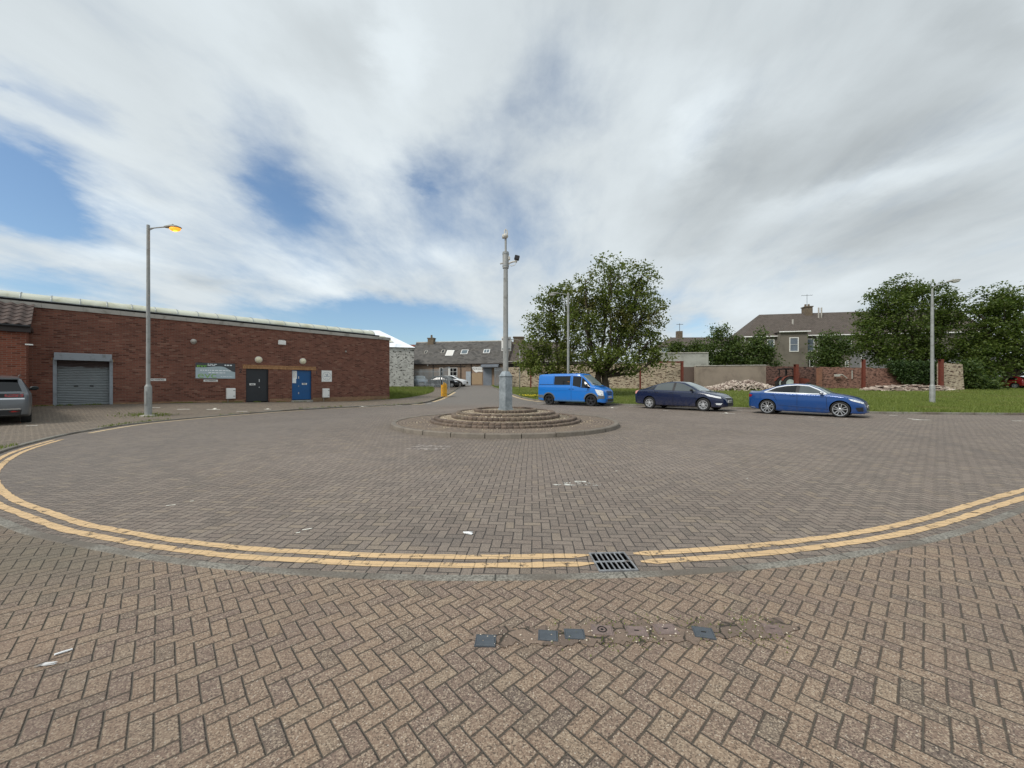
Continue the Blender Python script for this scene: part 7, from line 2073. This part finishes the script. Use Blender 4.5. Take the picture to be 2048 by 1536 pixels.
# tall airy tree behind the van: several stems, sky showing through
tree('tall_tree', 'tall airy broadleaf tree with sky showing through its crown, behind the blue van', 'tree',
     [(1225,545,52,34),(1285,560,40,36,.8),(1170,575,40,38,-.5),(1160,612,36,34,.4),(1220,610,70,45),(1295,625,42,42),(1165,650,48,40,-1),(1240,675,75,42,.5),(1300,690,36,36),(1215,715,60,26,-1.2),(1285,722,48,24,.3),(1250,630,80,80,1.2),(1165,705,45,30,.6),(1190,735,40,14,-.8),(1262,736,40,14,-.5),(1325,715,26,26,.2)],
     33, 1214, .30, M_LEAF_A, 2000, 11, .115, .25, 3, None, .50, .42, [(0,-.3),(-.75,.1)], .55, 190, gfreq=1.25)
tree('spreading_tree', 'lower broadleaf tree leaning left of the lamp post, overlapping the tall tree', 'tree',
     [(1105,605,32,34),(1130,590,22,24),(1085,650,40,36,.3),(1130,660,40,46),(1070,695,36,26,-.3),(1115,710,45,24),(1058,722,28,18,-.5),(1080,740,40,14,-.9),(1120,742,34,12,-.6),(1150,625,26,30,.5)],
     34.5, 1118, .20, M_LEAF_A, 1050, 11, .115, .26, 8, None, .47, .40, [(0,0),(.6,.2)], .6, 90, gfreq=1.2)
tree('dark_tree', 'dark green bushy tree between the distant house and the terrace house', 'tree',
     [(1440,668,18,20),(1425,700,22,26),(1455,700,28,28),(1475,690,14,22),(1440,722,36,16)], 53, 1440, .16, M_LEAF_C, 420, 16, .15, .42, 11, None, .25, .5)
tree('dark_tree', 'rounded dark tree in front of the left windows of the terrace house', 'tree',
     [(1520,672,12,14),(1510,700,26,22),(1535,710,22,20),(1500,724,28,12),(1545,724,18,12)], 52, 1520, .16, M_LEAF_C, 360, 16, .15, .42, 12, None, .25, .5)
tree('round_bush', 'large round bush against the terrace house above the bright brick wall', 'bush',
     [(1655,682,20,18),(1645,710,26,18),(1675,705,26,22),(1690,690,14,14),(1660,728,30,10)], 50, 1662, .14, M_LEAF_C, 380, 16, .15, .42, 13, None, .22, .5)
tree('sycamore_tree', 'great dense dark sycamore behind the right lamp post', 'tree',
     [(1810,580,52,28),(1765,610,45,36),(1845,600,55,40),(1880,640,42,48),(1800,650,70,48),(1735,665,36,34),(1770,700,56,30),(1850,700,62,36),(1720,690,26,22),(1900,620,26,36),(1820,725,56,18,1)],
     50, 1842, .42, M_LEAF_B, 620, 48, .15, .52, 14, 'great trees at the right', .2, .5, None, .8, 80, True)
tree('sycamore_tree', 'second great dark tree running out of the right edge, low boughs over the parked cars', 'tree',
     [(1990,600,45,34),(1960,640,36,38),(2030,620,55,46),(2000,680,70,46),(1950,700,40,36),(2060,680,50,50),(1955,745,30,30,-.8),(1975,725,50,26),(2080,730,45,28),(2040,725,45,20,.4)],
     46, 2027, .36, M_LEAF_B, 660, 46, .145, .50, 15, 'great trees at the right', .22, .5, None, .8, 80, True)
tree('dark_hedge', 'dark shrubs under the right hand trees beside the wall stub', 'hedge',
     [(1945,762,20,18),(1965,768,26,12),(1980,773,16,6),(1935,740,14,20)], 43, 1955, .08, M_LEAF_C, 330, 16, .13, .38, 16, None, .1, .6)
tree('small_shrub', 'small bright shrub below the roof of the distant house, left of the dark tree', 'bush', [(1353,696,13,12),(1345,704,12,8)], 60, 1352, .08, M_LEAF_D, 110, 14, .15, .4, 17, 'small bright shrubs behind the upper wall')
tree('small_shrub', 'wider bright shrub touching the dark tree behind the upper wall', 'bush', [(1392,694,15,11),(1378,702,14,8),(1405,700,12,10)], 60, 1392, .08, M_LEAF_D, 140, 14, .15, .4, 18, 'small bright shrubs behind the upper wall')
# thick ivy hanging over the brick wall
def ivy():
    rg = np.random.default_rng(4); rr = random.Random(4); Y = 43.7
    x, y = xy(1850, Y); t = thing('ivy', 'thick dark ivy spilling over the bright brick wall beside the broken stub', 'ivy', (x, y, gz(x, y))); C = []
    while len(C) < 900:
        px_ = rr.uniform(1768,1884); py_ = rr.uniform(722,768)
        lim = 730+max(0,(1808-px_))*-.0 if px_ > 1800 else 736
        left = 1768+ (py_-724)*1.1 if py_ < 740 else 1786+(py_-740)*.75
        if px_ < left+6*noise.noise(Vector((py_*.15,0,0))): continue
        if py_ < 726+3*noise.noise(Vector((px_*.1,5,0))): continue
        if py_ > 764: continue
        p = at(px_, py_, Y+rr.uniform(-.35,.15)); C.append(tuple(p-Vector((x,y,gz(x,y)))))
    cent = np.repeat(np.array(C), 12, axis=0); leaf_mesh('leaves', cent+rg.normal(size=cent.shape)*np.array([.22,.12,.18]), .10*rg.uniform(.6,1.3,len(cent)), M_IVY, t, rg, .1)
    m = MB()
    for k in range(14):
        u = rr.uniform(-2,1.8); m.tube([(u,.05,0),(u+rr.uniform(-.3,.3),-.02,1.2),(u+rr.uniform(-.6,.6),.02,2.4)], .03, 5)
    m.build('stems', M_BARK, t)
ivy()
